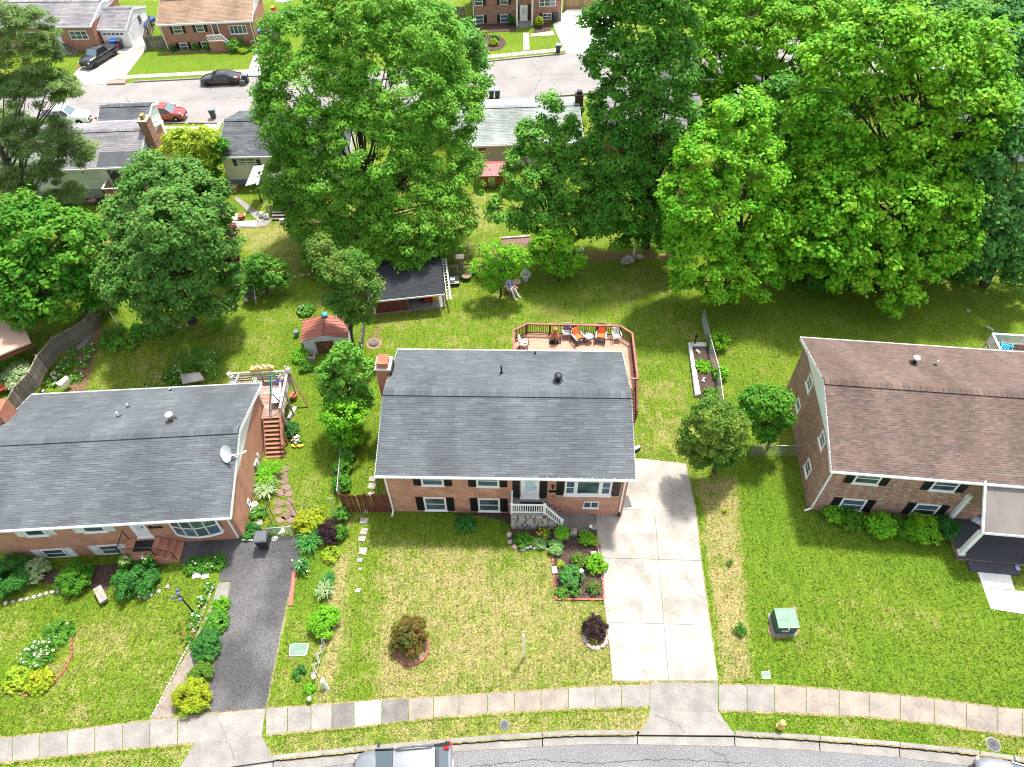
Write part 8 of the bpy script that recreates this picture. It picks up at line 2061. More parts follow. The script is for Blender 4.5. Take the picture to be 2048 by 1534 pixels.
o = thing('metal_pole', 'leaning grey metal fence post by the red fence corner', 'post', G(667,1047)); A = G(667,1047); b = MB(); top = G(664,998,1.3) - A; b.tube([(0,0,0), top, top + Vector((-.25,-.05,.12))], .04,6); b.build('pole', M_METAL, o)

# left front garden
o = thing('lamp_post', 'black garden lamp post with four blue grey globes on the left lawn', 'lamp post', G(388,1226)); A = G(388,1226); zt_ = ZAT(A, 1190)
MB().lathe((0,0,0), [(.13,0),(.10,.08),(.05,.2),(.035, zt_)], 10).build('post', M_BLACK, o, smooth=True)
for k in range(4):
 a = k * 1.571 + .5; r_ = .30 if k else 0; c = (r_ * math.cos(a), r_ * math.sin(a), zt_ + (.14 if k == 0 else .02))
 if k: MB().tube([(0,0, zt_ - .12),(c[0] * .7, c[1] * .7, zt_ - .18),(c[0], c[1], zt_ - .08)], .016,5).build('arm', M_BLACK, o)
 MB().blob(c, (.11,.11,.11), n=10, jit=0).build('globe', mat('blue_grey_globe', (.10,.13,.20), .2, spec=.8), o, smooth=True)
o = thing('stone_bench', 'pale curved stone bench on the left lawn', 'bench', G(207,1194), R(-50)); MB().cbox((0,0,.36),(1.05,.42,.11)).build('seat', M_STONE, o)
for x_ in (-.35,.35): MB().cbox((x_, 0,.155),(.14,.34,.30)).build('leg', M_STONE, o)
sh_ = MB().blob((0,0,.02),(.09,.06,.06), seed=3, n=7).mesh('edging_stone', mat('chalky_stone', (.42,.41,.38), .9, objrand=.3)); sh2 = MB().blob((0,0,.04),(.17,.13,.09), seed=5, n=8).mesh('edging_stone', M_STONE)
o = thing('white_edging', 'long line of small white stones between the left lawn and the path', 'stone edging', (0,0,0)); brick_row([(424,1180),(414,1205),(403,1235),(392,1262),(376,1295),(355,1335),(330,1385),(302,1438)], o, .17, sh_, seed=6)
o = thing('stone_edging', 'grey stone border in front of the left house shrubs', 'stone edging', (0,0,0)); brick_row([(5,1208),(50,1200),(100,1186),(135,1182)], o, .3, sh2, seed=7); brick_row([(262,1185),(285,1196),(310,1188),(345,1170)], o, .34, sh2, seed=8)
o = thing('brick_edging', 'thin row of reddish edging around the left round flower bed', 'stone edging', (0,0,0)); brick_row([(143,1275),(145,1310),(128,1345),(98,1372),(60,1392),(35,1388)], o, .25, bkm, seed=9)
for i, (u, v, s_) in enumerate(((394,1150,1.0),(411,1152,.8))):
 q = G(u, v); MB().cbox((q.x, q.y, .03),(.45 * s_, .4 * s_, .06), .2).build('stepping_stone', M_SLAB_W, label=['larger white stone slab by the left driveway plants', 'smaller white stone slab by the left driveway plants'][i], cat='stepping stone', group='white slabs by the left driveway plants')
sheet([(95,1128),(230,1112),(250,1135),(340,1150),(330,1180),(180,1165),(60,1150),(20,1165),(0,1150),(0,1130)], .02, M_MULCH, 'mulch_bed', None, kind='structure').location.z = -.80
b = MB(); P = gp([(586,1140),(593,1142),(585,1212),(577,1212)], 0); b.prism([(p.x, p.y) for p in P], 0,.07); b.build('driveway_kerbstone', M_BRICKPC, kind='structure')
# side passage
o = thing('garden_arch', 'thin rusty metal garden arch over the stone path by the left house', 'arch', G(566,1052)); O = o.location.copy()
A0, A1 = G(545,1050) - O, G(594,1050) - O; b = MB()
for dy in (0,.45):
 pts = [A0 + Vector((0, dy, 0))]
 for k in range(13):
  t = math.pi * k / 12; pts.append(Vector(((A0.x + A1.x) / 2 - (A1.x - A0.x) / 2 * math.cos(t), A0.y + dy, 1.4 + .8 * math.sin(t))))
 pts.append(A1 + Vector((0, dy, 0))); b.tube(pts, .018,5)
for k in range(7):
 for A in (A0, A1): b.tube([A + Vector((0,0,.3 * k)), A + Vector((0,.45,.3 * k + .1))], .01,4)
b.build('frame', mat('rusty_iron', (.10,.05,.035), .8), o)
pth = link('flagstone_path', None, kind='structure'); M_FLAG = mat('pink_flagstone', (.24,.165,.125), .9, col2=(.20,.14,.10), scale=5, objrand=.15)
for i, (u, v) in enumerate([(572,938),(567,950),(570,962),(573,975),(577,988),(561,986),(578,1004),(560,1008),(556,1022),(580,1018),(573,1032),(584,1040),(562,1040),(588,1028)]):
 q = G(u, v); rr = random.Random(i + 30); n = 7; MB().prism([(q.x + (.30 + rr.uniform(-.06,.06)) * math.cos(6.283 * k / n), q.y + (.24 + rr.uniform(-.05,.05)) * math.sin(6.283 * k / n)) for k in range(n)], 0,.035).build('flagstone', M_FLAG, pth)
for i, (u, v, nm, lab, m) in enumerate([(511,1013, 'white_ring_pot', 'white ring shaped pot by the side wall', M_WHITE),(508,1025, 'white_pot', 'white pot below the ring shaped pot', M_WHITE),(518,1048, 'white_slab', 'white stone near the black bin', M_STONE),(562,1063, 'white_slab', 'bright white stone slab inside the garden gate', M_SLAB_W),(549,1078, 'white_rock', 'white rock right of the black bin', M_WHITE)]):
 q = G(u, v); b = MB()
 if 'pot' in nm: b.lathe((q.x, q.y, 0), [(.14,0),(.2,.26),(.13,.27),(.11,.15)], 14)
 elif 'rock' in nm: b.blob((q.x, q.y, .06),(.2,.15,.12), seed=i)
 else: b.cbox((q.x, q.y, .05),(.42,.34,.08), .4)
 b.build(nm, m, label=lab, cat='garden item')
o = thing('hedge_wire', 'knotted white wire edging along the border next to the left yard', 'edging', (0,0,0)); brick_row([(671,920),(668,955),(666,990)], o, .4, sh_, seed=12)

# ================================================================== LEFT BACK YARD
o = thing('stone_edging', 'long curved line of pale stones across the left back yard', 'stone edging', (0,0,0)); brick_row([(241,684),(282,673),(318,664),(352,657),(384,649)], o, .42, sh2, seed=13); brick_row([(502,603),(520,590),(538,580),(560,567),(580,557),(600,552),(625,549)], o, .45, sh2, seed=14)
o = thing('stone_edging', 'white stone border on the fence side of the dirt path', 'stone edging', (0,0,0)); brick_row([(85,770),(110,748),(128,720),(150,695),(170,678)], o, .3, sh_, seed=15)
o = thing('stone_edging', 'white stone border on the lawn side of the dirt path', 'stone edging', (0,0,0)); brick_row([(125,772),(150,745),(165,722),(185,700)], o, .3, sh_, seed=16)
for i, (pts, lab) in enumerate([([(112,768),(132,752),(138,757),(122,772)], 'white slab on the dirt path near the roof'),([(150,700),(180,668),(192,665),(170,690)], 'pale slab at the upper end of the dirt path')]):
 P = gp(pts, 0); MB().prism([(p.x, p.y) for p in P], -.3,.05).build('path_slab', M_SLAB_W if i == 0 else M_CONC, label=lab, cat='slab')
sheet([(360,748),(400,745),(410,760),(365,768)], .02, mat('pale_gravel', (.40,.38,.36), .95, col2=(.28,.26,.25), scale=12, fine=.3), 'gravel_patch', None, kind='structure')
for i, (u, v, ut, vt, lab) in enumerate([(240,658,232,622, 'thin white pole at the fence bend in the left back yard'),(297,781,288,753, 'white pole with black cap behind the left roof')]):
 q = G(u, v); hz = ZAT(q, vt); o = thing('pole', lab, 'pole', q); MB().tube([(0,0,0),(0,0, hz)], .04,6).build('shaft', M_WHITE, o); MB().lathe((0,0, hz + .001), [(.07,0),(.07,.1),(.02,.14)], 8).build('cap', M_BLACK, o)
o = thing('swing_frame', 'small white metal swing frame with brown seat under the dark tree', 'swing', G(497,600)); b = MB()
for x_ in (-.8,.8): b.tube([(x_ - .1,-.5,0),(x_, 0,1.5),(x_ + .1,.5,0)], .03,6)
b.tube([(-.8,0,1.5),(.8,0,1.5)], .03,6); b.build('frame', M_WHITE, o); MB().cbox((.2,0,.5),(.7,.4,.06)).cbox((.2,.2,.75),(.7,.05,.45)).build('seat', M_GREYWOOD, o)
q = G(493,603); MB().blob((q.x, q.y, .15),(.18,.18,.18), seed=2, jit=.05).build('white_ball', M_WHITE, label='white ball by the swing frame', cat='ball', smooth=True)
q = G(604,695);
# pavilion at the left edge
o = thing('garden_pavilion', 'dark wooden pavilion with tan roof and lattice at the left edge', 'pavilion', G(30,770), R(-52)); pz = 2.5
MB().cbox((-2.0,.6, pz + .1),(4.2,3.6,.12), ry=R(-4)).build('roof', mat('tan_pavilion_roof', (.50,.33,.25), .8), o)
MB().cbox((-2.0,-1.25, pz - .02),(4.3,.06,.18)).build('fascia', M_REDWOOD, o); MB().cbox((.13,.6, pz - .02),(.06,3.6,.18)).build('fascia', M_REDWOOD, o)
for x_, y_ in ((0,-1.1),(0,2.2),(-2,-1.1),(-4,-1.1)): MB().bar((x_, y_, 0),(x_, y_, pz), .12).build('post', mat('dark_brown_wood', (.05,.025,.02), .8), o)
MB().bar((0,-1.15,1.2),(-4,-1.15,1.2), .08,.14).build('mid_rail', M_GREYWOOD, o)
MB().box(-4,-1.12,.1,0,-1.08,1.1).build('lower_panel', mat('dark_brown_wood', 0) if False else MATS['dark_brown_wood'], o)
for k in range(2): MB().box(-1.85 - 2 * k, -1.10,1.35,-.15 - 2 * k, -1.07,2.3).build('lattice_pane', mat('grey_lattice', (.30,.30,.31), .7), o)
b = MB()
for k in range(14): b.bar((-.15 - .28 * k, -1.12,1.35),(-.55 - .28 * k, -1.12,2.3), .03); b.bar((-.55 - .28 * k, -1.13,1.35),(-.15 - .28 * k, -1.13,2.3), .03)
b.build('lattice', MATS['dark_brown_wood'], o, kind='stuff')
MB().cbox((.35,-1.0,.55),(.5,2.0,.10), ry=.3).build('red_ramp', mat('bright_red_board', (.45,.06,.03), .7), o)
MB().cbox((-.8,-1.9,.5),(3.0,.9,.08)).build('bench_top', mat('pale_bench', (.5,.42,.36), .8), o);
for x_ in (-2,.4): MB().bar((x_, -1.9,0),(x_, -1.9,.46), .1).build('leg', M_GREYWOOD, o)

# ================================================================== MIDDLE BACK YARD
ec = gp([(1375,690),(1381,690),(1400,793),(1389,795)], 0); bd_ = thing('raised_bed', 'long planting bed with pale concrete edge along the side fence', 'planting bed', ec[0]); O = bd_.location.copy()
MB().prism([(p.x - O.x, p.y - O.y) for p in ec], 0,.28).build('edge_beam', mat('pale_green_concrete', (.50,.52,.48), .9), bd_)
b = MB(); P = [p - O for p in gp([(1382,690),(1412,690),(1412,697),(1383,697)], 0)]; b.prism([(p.x, p.y) for p in P], 0,.28); b.build('edge_beam', MATS['pale_green_concrete'], bd_)
b = MB(); P = [p - O for p in gp([(1384,698),(1414,698),(1438,800),(1401,800)], 0)]; b.prism([(p.x, p.y) for p in P], 0,.14); b.build('mulch', M_MULCH, bd_)
for i, (u, v) in enumerate(((1394,703),(1398,706),(1407,758),(1406,763))):
 q = G(u, v, .14); MB().blob((q.x, q.y, .2),(.12,.1,.1), seed=i).build('white_stone', M_WHITE, label='small white stone in the concrete edged bed, ' + ['nearest the top edge', 'just below the top one', 'under the leafy plant', 'lowest one'][i], cat='stone', group='white stones in the long bed')
q = G(1388,692); MB().lathe((q.x, q.y, 0), [(.06,0),(.05,.9),(.1,.95),(.08,1.1)], 8).build('solar_lamp', M_BLACK, label='black garden lamp at the head of the concrete edged bed', cat='garden light')
for i, (u, v, vt) in enumerate(((1267,513,486),(1336,508,480))):
 q = G(u, v); o = link('fence_post', MB().lathe((0,0,0), [(.07,0),(.07, ZAT(q, vt))], 8).mesh('fence_post', M_WHITE), None, loc=q, label=['white post at the wood edge, left one', 'white post at the wood edge, right one beside the bright tree'][i], cat='post', group='white posts at the wood edge')
stones = [(1250,522,.28),(1257,518,.26),(1262,524,.24),(1254,528,.2),(1246,527,.18),(1266,519,.2)]
for i, (u, v, r_) in enumerate(stones):
 q = G(u, v); MB().blob((q.x, q.y, r_ * .5),(r_ * 1.2, r_, r_ * .7), seed=i + 60).build('rock', M_STONE, label='grey rock in the small pile at the lawn end, ' + ['left large one', 'upper large one', 'right one', 'front small one', 'leftmost small one', 'rightmost small one'][i], cat='rock', group='rock pile at the lawn end')
q = G(1161,502); MB().blob((q.x, q.y, .12),(.35,.25,.16), seed=70).build('rock', M_WHITE, label='pale blue white stone lying under the dark tree', cat='rock')
q = G(1280,515); MB().blob((q.x, q.y, .1),(.4,.3,.14), seed=71).build('rock', M_STONE, label='tan stone between the two white posts', cat='rock')
b = MB(); P = gp([(1002,478),(1062,474),(1066,492),(1004,492)], 0); b.prism([(p.x, p.y) for p in P], -.02,.02); b.build('mulch_bed', mat('reddish_mulch', (.26,.15,.11), .95, col2=(.18,.10,.08), scale=8), kind='structure')
MB().bar(G(1002,478) + Vector((0,0,.08)), G(1060,474) + Vector((0,0,.08)), .12,.14).build('landscape_timber', M_WHITE, label='pale timber edging the mulch bed behind the rail fence', cat='timber')
# seated person
PC = G(1022,586); fac = math.atan2(G(1028,592).y - PC.y, G(1028,592).x - PC.x)
o = thing('garden_chair', 'pinkish wooden garden chair under the thin yellow green tree', 'chair', PC, fac + math.pi / 2)
M_PINKW = mat('faded_pink_wood', (.40,.25,.23), .8, objrand=.1)
for k in range(5): MB().bar((-.22 + .11 * k, .30,.28),(-.25 + .125 * k, .62,.98), .09,.02).build('back_slat', M_PINKW, o)
for k in range(5): MB().box(-.27,-.32 + .12 * k, .36 - .022 * k, .27,-.22 + .12 * k, .38 - .022 * k).build('seat_slat', M_PINKW, o)
for sg in (-1,1):
 MB().box(sg * .34 - .06,-.40,.58, sg * .34 + .06,.36,.605).build('armrest', M_PINKW, o)
 MB().bar((sg * .32,-.32,0),(sg * .32,-.32,.58), .06).build('leg', M_PINKW, o); MB().bar((sg * .31,.3,0),(sg * .31,.34,.58), .06).build('leg', M_PINKW, o)
b = MB(); b.box(-.16,-.98,0.0,.02,-.62,.30);
def skinned(name, verts, edges, radii, mats, facemat, parent, root=0, sub=2):
 me_ = bpy.data.meshes.new(name); me_.from_pydata(verts, edges, []); to = bpy.data.objects.new(name, me_); scene.collection.objects.link(to)
 to.modifiers.new('skin', 'SKIN'); sv = me_.skin_vertices
 if not sv:
  bmm = __import__('bmesh').new(); bmm.from_mesh(me_); bmm.verts.layers.skin.verify(); bmm.to_mesh(me_); bmm.free(); sv = me_.skin_vertices
 for i, r_ in enumerate(radii): sv[0].data[i].radius = (r_, r_) if not isinstance(r_, tuple) else r_; sv[0].data[i].use_root = (i == root)
 sm_ = to.modifiers.new('sub', 'SUBSURF'); sm_.levels = sub; sm_.render_levels = sub
 bpy.context.view_layer.update(); dg = bpy.context.evaluated_depsgraph_get(); nm = bpy.data.meshes.new_from_object(to.evaluated_get(dg))
 bpy.data.objects.remove(to); nm.name = name; nm.materials.clear()
 for m_ in mats: nm.materials.append(m_)
 for p_ in nm.polygons: p_.material_index = facemat(p_.center); p_.use_smooth = True
 return link(name, nm, parent)
ps = thing('person', 'person in blue purple top and white trousers reclining in the garden chair', 'person', PC + Vector((0,0,.02)), fac + math.pi / 2)
V_ = [(0,.10,.46),(0,.20,.66),(0,.32,.90),(0,.36,1.05),(0,.38,1.12),          # pelvis..neck
      (-.10,.04,.47),(-.13,-.38,.52),(-.15,-.70,.12),(-.16,-.88,.07),             # right leg
      (.10,.04,.47),(.14,-.36,.54),(.20,-.62,.14),(.24,-.80,.07),                 # left leg
      (-.19,.30,.93),(-.32,.14,.74),(-.30,-.10,.66),(.19,.30,.93),(.33,.12,.74),(.20,-.06,.62)]
E_ = [(0,1),(1,2),(2,3),(3,4),(0,5),(5,6),(6,7),(7,8),(0,9),(9,10),(10,11),(11,12),(2,13),(13,14),(14,15),(2,16),(16,17),(17,18)]
Rr_ = [.15,.15,.15,.07,.05,.10,.085,.06,.04,.10,.085,.06,.04,.075,.055,.035,.075,.055,.035]
M_SKIN = mat('skin', (.55,.34,.25), .6); M_TOP = mat('blue_purple_cloth', (.16,.16,.38), .8, col2=(.32,.30,.50), scale=9); M_TROU = mat('white_cloth', (.78,.76,.74), .85)
def fm(c):
 if c.z > 1.02: return 0
 if c.y < -.78 or (c.y < -.60 and c.z < .12): return 0
 if c.y < .06 and c.z < .60 and abs(c.x) < .27: return 2
 if c.z < .50: return 2
 if abs(c.x) > .24 and c.y < .06: return 0
 return 1
skinned('body', V_, E_, Rr_, [M_SKIN, M_TOP, M_TROU], fm, ps)
b = MB(); b.blob((0,.37,1.22),(.085,.10,.12), n=12, jit=0); b.blob((0,.265,1.215),(.014,.022,.02), n=6, jit=0); hd = b.build('head', M_SKIN, ps, smooth=True)
MB().blob((0,.405,1.25),(.10,.10,.12), n=12, jit=.03).build('hair', mat('brown_hair', (.07,.04,.025), .8), ps, smooth=True)
for sg in (-1,1):
 MB().blob((sg * .033,.278,1.235),(.012,.01,.008), n=6, jit=0).build('eye', M_BLACK, hd)
 MB().cbox((sg * .14 - (.02 if sg < 0 else -.10), -.90 + (.06 if sg > 0 else 0), .045),(.09,.24,.08)).build('shoe', M_WHITE, ps)
 hx, hy, hz_ = (-.30,-.13,.655) if sg < 0 else (.18,-.10,.615)
 hb = MB(); hb.cbox((hx, hy, hz_),(.075,.09,.03))
 for k in range(4): hb.tube([(hx - .03 + .02 * k, hy - .04, hz_),(hx - .03 + .02 * k, hy - .085 - .008 * (k in (1,2)), hz_ - .008),(hx - .03 + .02 * k, hy - .11, hz_ - .03)], [.010,.009,.007], 5)
 hb.tube([(hx + sg * -.035, hy + .02, hz_),(hx + sg * -.06, hy - .02, hz_ - .01),(hx + sg * -.055, hy - .05, hz_ - .02)], [.012,.010,.008], 5); hb.build('hand', M_SKIN, ps, smooth=True)
o = thing('side_table', 'round pinkish garden table right of the seated person', 'table', G(1034,574)); MB().lathe((0,0,.52), [(.30,0),(.31,.03),(.02,.035)], 16).build('table_top', M_PINKW, o)
for k in range(4): b = MB(); a = k * 1.571 + .4; b.bar((.18 * math.cos(a), .18 * math.sin(a), .52),(.24 * math.cos(a), .24 * math.sin(a), 0), .04); b.build('leg', M_PINKW, o)
o = thing('garden_fountain', 'white tiered stone fountain near the back fence', 'fountain', G(1051,560)); M_FT = mat('white_cast_stone', (.62,.62,.60), .8, col2=(.45,.45,.44), scale=8)
MB().lathe((0,0,0), [(.22,0),(.2,.1),(.12,.2),(.13,.42)], 14).build('pedestal', M_FT, o); MB().lathe((0,0,.42), [(.14,0),(.42,.10),(.44,.16),(.40,.17),(.1,.12)], 20).build('basin', M_FT, o, smooth=True)
MB().lathe((0,0,.52), [(.09,0),(.08,.28),(.24,.36),(.25,.41),(.2,.41),(.08,.38),(.07,.58),(.10,.66),(.05,.78),(.02,.82)], 14).build('upper_tier', M_FT, o, smooth=True)
o = thing('lawn_cart', 'grey push cart with blue white box beside the ladder', 'cart', G(908,566), R(5)); MB().box(-.4,-.45,.28,.4,.45,.33).build('tray', M_METAL, o)
MB().tube([(-.36,.45,.3),(-.36,.75,.95),(.36,.75,.95),(.36,.45,.3)], .025,6).build('handle', M_METAL, o)
for x_ in (-.36,.36):
 for y_ in (-.3,.3): MB().cbox((x_, y_, .13),(.06,.25,.25)).build('wheel', M_TYRE, o)
q = o.location; MB().box(q.x - .28, q.y - .3,.34, q.x + .1, q.y + .15,.58).build('storage_box', M_WHITE, label='white box with blue lid on the push cart', cat='box'); MB().box(q.x - .24, q.y + .0,.581, q.x + .06, q.y + .14,.60).build('blue_lid', mat('blue_plastic', (.01,.10,.45), .4), scene.objects['storage_box'])
for i, (u, v, r_, m_) in enumerate([(933,557,.42, 'teal_pot'),(946,548,.22, 'black_pot'),(957,546,.2, 'black_pot'),(968,545,.22, 'black_pot')]):
 q = G(u, v); mm = mat('teal_glaze', (.02,.13,.13), .3) if i == 0 else M_BLACK
 o = thing('flower_pot', ['large teal bowl planter beside the rail fence', 'small black pot next to the teal bowl', 'middle small black pot at the rail fence', 'right small black pot at the rail fence'][i], 'flower pot', q); MB().lathe((0,0,0), [(r_ * .6,0),(r_, r_ * .8),(r_ * 1.03, r_ * .82),(r_ * .9, r_ * .75)], 16).build('pot', mm, o, smooth=True)
 MB().lathe((0,0, r_ * .74), [(r_ * .88,0),(r_ * .8,.03)], 12).build('soil', M_SOIL, o)
o = thing('tree_stump', 'small old stump in the lawn left of the middle house', 'stump', G(748,687)); MB().lathe((0,0,0), [(.36,0),(.3,.12),(.28,.13)], 12).build('wood', M_GREYWOOD, o); MB().lathe((0,0,0), [(.6,0),(.58,.015)], 14).build('bark_ring', M_SOIL, o)
q = G(1273,900); o = thing('hose_box', 'small grey box with white lid at the driveway top by the house wall', 'box', q, R(35)); MB().box(-.22,-.12,0,.22,.12,.28).build('body', M_DMETAL, o); MB().box(-.2,-.1,.281,.2,.1,.31).build('lid', M_WHITE, o)
picket_run([G(731,655), G(726,700)], .9, M_GREYWOOD, 'board_fence', 'short leaning grey board fence under the shelter corner', pw=.16, seed=20)

# ================================================================== RIGHT BACK DECK
q = G(1985,668,2.4); o = thing('deck', 'white railed deck behind the brown roofed house', 'deck', RH.root.location, RROT); lq = RI @ q; ly = lq.y; lx = lq.x
y_ = RH.d - RH.ovf
while y_ < ly: MB().box(lx, y_, 1.5, lx + 4, y_ + .135,1.54).build('deck_board', mat('brown_deck_board', (.13,.07,.05), .8, objrand=.15), o); y_ += .145
rl = link('railing', None, o); wb_ = MB(); wb_.box(-.03,-.02,0,.03,.02,.74); wbm = wb_.mesh('baluster', M_VINYL)
rail_run(Vector((lx, ly, 0)), Vector((lx + 4, ly, 0)), 1.54,1.54, rl, wbm, M_VINYL, M_VINYL, step=.14, hgt_=.9); rail_run(Vector((lx, ly, 0)), Vector((lx, ly - 2.2,0)), 1.54,1.54, rl, wbm, M_VINYL, M_VINYL, step=.14, hgt_=.9)
cq = RH.M @ Vector((lx + .75, ly - .8,1.54)); M_CYAN = mat('cyan_plastic', (.01,.40,.70), .35); chair('plastic_chair', 'bright blue plastic chair on the white railed deck', *PX(cq), R(150), M_CYAN, z=1.54, s=1.15)

# ================================================================== FAR BACK YARDS
def box_h(M_, name, m, par, x0, y0, z0, x1, y1, z1): b = MB(); b.box(x0, y0, z0, x1, y1, z1); return b.build(name, m, par)
# deck of the grey sided house
o = thing('deck', 'red brown back deck with pale rails behind the grey sided house', 'deck', H4.root.location, H4r); a_ = H4.MI @ G(213,395,1.45)
dx0, dy0 = a_.x, a_.y; M_DK4 = mat('red_brown_deck', (.28,.13,.09), .8, objrand=.1)
for k in range(14): MB().box(dx0, dy0 + .15 * k, 1.4, dx0 + 3.6, dy0 + .15 * k + .14,1.45).build('deck_board', M_DK4, o)
MB().box(dx0, dy0 - .03,.9, dx0 + 3.6, dy0 - .005,1.42).build('skirt', M_DK4, o)
rl = link('railing', None, o); b4 = MB(); b4.box(-.025,-.02,0,.025,.02,.7); b4m = b4.mesh('baluster', M_DK4)
rail_run(Vector((dx0, dy0,0)), Vector((dx0 + 3.6, dy0,0)), 1.45,1.45, rl, b4m, M_WHITE, M_DK4, step=.16, hgt_=.85); rail_run(Vector((dx0, dy0,0)), Vector((dx0, dy0 + 2,0)), 1.45,1.45, rl, b4m, M_WHITE, M_DK4, step=.16, hgt_=.85)
q = G(188,407); MB().lathe((q.x, q.y, .35), [(.35,0),(.36,.04)], 14).lathe((q.x, q.y, 0), [(.05,0),(.04,.35)], 6).build('round_table', mat('pink_plastic', (.60,.25,.26), .5), label='round pink table on the patio of the grey sided house', cat='table')
for i, (u, v) in enumerate(((196,400),(204,404),(178,404))):
 chair('patio_chair', ['striped folding patio chair nearest the deck corner', 'dark patio chair right of the pink table', 'dark patio chair left of the pink table'][i], u, v, R(40 * i), M_BLACK, M_DMETAL if i else M_WHITE, 'sling', z=0)
# porch, awning and yard goods behind the cream house
o = thing('back_porch', 'grey flat porch roof on dark posts behind the cream house', 'porch', (0,0,0)); c0_ = G(537,375,2.5); c1_ = G(522,352,2.6)
b = MB(); P = [G(535,373,2.4), G(660,378,2.4), G(650,335,2.6), G(532,346,2.6)]; b.add([p for p in P] + [p - Vector((0,0,.12)) for p in P], [(0,1,2,3),(7,6,5,4),(0,4,5,1),(1,5,6,2),(2,6,7,3),(3,7,4,0)]); b.build('roof', mat('weathered_flat_roof', (.25,.24,.23), .9, col2=(.18,.17,.165), scale=2), o)
b = MB(); P = [G(490,372,2.3), G(513,366,2.3), G(527,330,2.7), G(507,332,2.7)]; b.add([p for p in P] + [p - Vector((0,0,.06)) for p in P], [(0,1,2,3),(7,6,5,4),(0,4,5,1),(1,5,6,2),(2,6,7,3),(3,7,4,0)]); b.build('awning', mat('pale_awning', (.36,.35,.38), .6), o)
MB().bar(G(528,330,2.75), G(514,370,2.45), .14,.08).build('beam', M_WHITE, o)
for u, v in ((541,432),(600,436),(524,405)): q = G(u, v); MB().bar(q, q + Vector((0,0,2.35)), .12 if u != 541 else .07).build('post', MATS['dark_brown_wood'] if u != 541 else M_WHITE, o)
q0 = G(548,430);
for k in range(9): MB().box(q0.x, q0.y + .16 * k, .55, q0.x + 4.2, q0.y + .16 * k + .14,.6).build('deck_board', MATS['dark_brown_wood'], o)
for k in range(3): MB().box(q0.x, q0.y - .28 * (k + 1), .4 - .15 * k, q0.x + 2.0, q0.y - .28 * k - .02,.45 - .15 * k).build('stair_tread', M_GREYWOOD, o)
goods = [('wheelbarrow_tub', 'orange wooden board pile by the cream house yard path', 461,425,(.9,.25,.5),(.45,.12,.04)),('cardboard_box', 'brown box on the grass at the cream house foundation', 470,383,(.7,.6,.6),(.35,.20,.13)),
         ('white_sheet', 'white sheet leaning near the purple tree', 447,392,(.8,.5,.5),(.8,.8,.8)),('white_crate', 'white crate left of the concrete path', 440,415,(.6,.5,.6),(.75,.75,.78)),
         ('salmon_mat', 'salmon coloured mat at the end of the concrete path', 462,452,(1.2,.9,.08),(.60,.22,.16)),('pale_board', 'pale board on the grass by the concrete path', 477,434,(1.1,.9,.05),(.68,.62,.50)),
         ('teal_tub', 'dark teal tub under the tree leaves', 448,428,(.6,.5,.7),(.02,.12,.10)),('grey_tarp', 'grey ribbed panel lying by the path end', 487,449,(2.2,.9,.05),(.45,.44,.46))]
for nm, lab, u, v, sz, c in goods:
 q = G(u, v); o = thing(nm, lab, nm.replace('_', ' ').split(' ', 1)[1], q, R(rnd.uniform(-25,25))); MB().cbox((0,0, sz[2] / 2), sz, rx=0).cbox((sz[0] * .1,0, sz[2] + .02),(sz[0] * .7, sz[1] * .8,.04)).build('body', mat(nm + '_colour', c, .7, col2=tuple(x * .7 for x in c), scale=5), o)
q = G(484,437); MB().lathe((q.x, q.y, 0), [(.26,0),(.3,.35),(.22,.36)], 12).build('rust_pot', mat('rust_pot', (.30,.10,.05), .8), label='rust coloured round pot on the grass', cat='flower pot')
for i, (u, v) in enumerate(((524,434),(534,437),(576,418),(566,446))): q = G(u, v); MB().blob((q.x, q.y, .22),(.28,.26,.28), seed=i + 80, n=8).build('white_bag', mat('dull_white_bag', (.55,.56,.56), .6), label=['white bag at the porch post foot, left one', 'white bag at the porch post foot, right one', 'white bag under the oak on the porch', 'white bag at the lawn edge below the porch'][i], cat='bag')
q = G(593,424); MB().lathe((q.x, q.y, .0), [(.5,0),(.55,.3)], 12).build('blue_pool', mat('blue_pool', (.02,.22,.45), .5), label='blue plastic tub under the oak leaves', cat='tub')
MB().bar(G(572,452) + Vector((0,0,.1)), G(660,450) + Vector((0,0,.1)), .15,.2).build('red_timber', M_REDWOOD, label='reddish timber edging under the oak behind the back lawn', cat='timber')
# shed with dark red roof
f0 = G(956,375); f1 = G(1010,383); tr_ = math.atan2(f1.y - f0.y, f1.x - f0.x); te = 1.35; o = thing('red_shed', 'small wooden shed with wine red metal roof behind the tan sided house', 'shed', f0, tr_ * .3 + .1)
TW_ = (f1 - f0).length; TD_ = 1.7
M_WINE = mat('wine_red_metal', (.30,.09,.09), .5, objrand=.1); M_ORW = mat('orange_brown_board', (.32,.13,.06), .8, objrand=.2)
for k in range(10): MB().box(TW_ * k / 10,-.02,0, TW_ * (k + 1) / 10 - .012,.02, te).build('wall_board', M_ORW, o)
MB().box(0,.03,0, TW_, TD_, te - .01).build('wall', M_ORW, o); MB().box(TW_ * .38,-.06,.05, TW_ * .62,-.03, te * .8).build('door', M_METAL, o)
for k in range(6): x0_ = -.1 + (TW_ + .2) * k / 6; slope(x0_, x0_ + (TW_ + .2) / 6 - .01,-.35, te, TD_ * .6, te + .4,.04, o, 'roof_panel', M_WINE)
slope(-.1, TW_ + .1, TD_ * .6 + .004, te + .4, TD_ + .1, te + .15,.04, o, 'roof_panel', M_WINE)
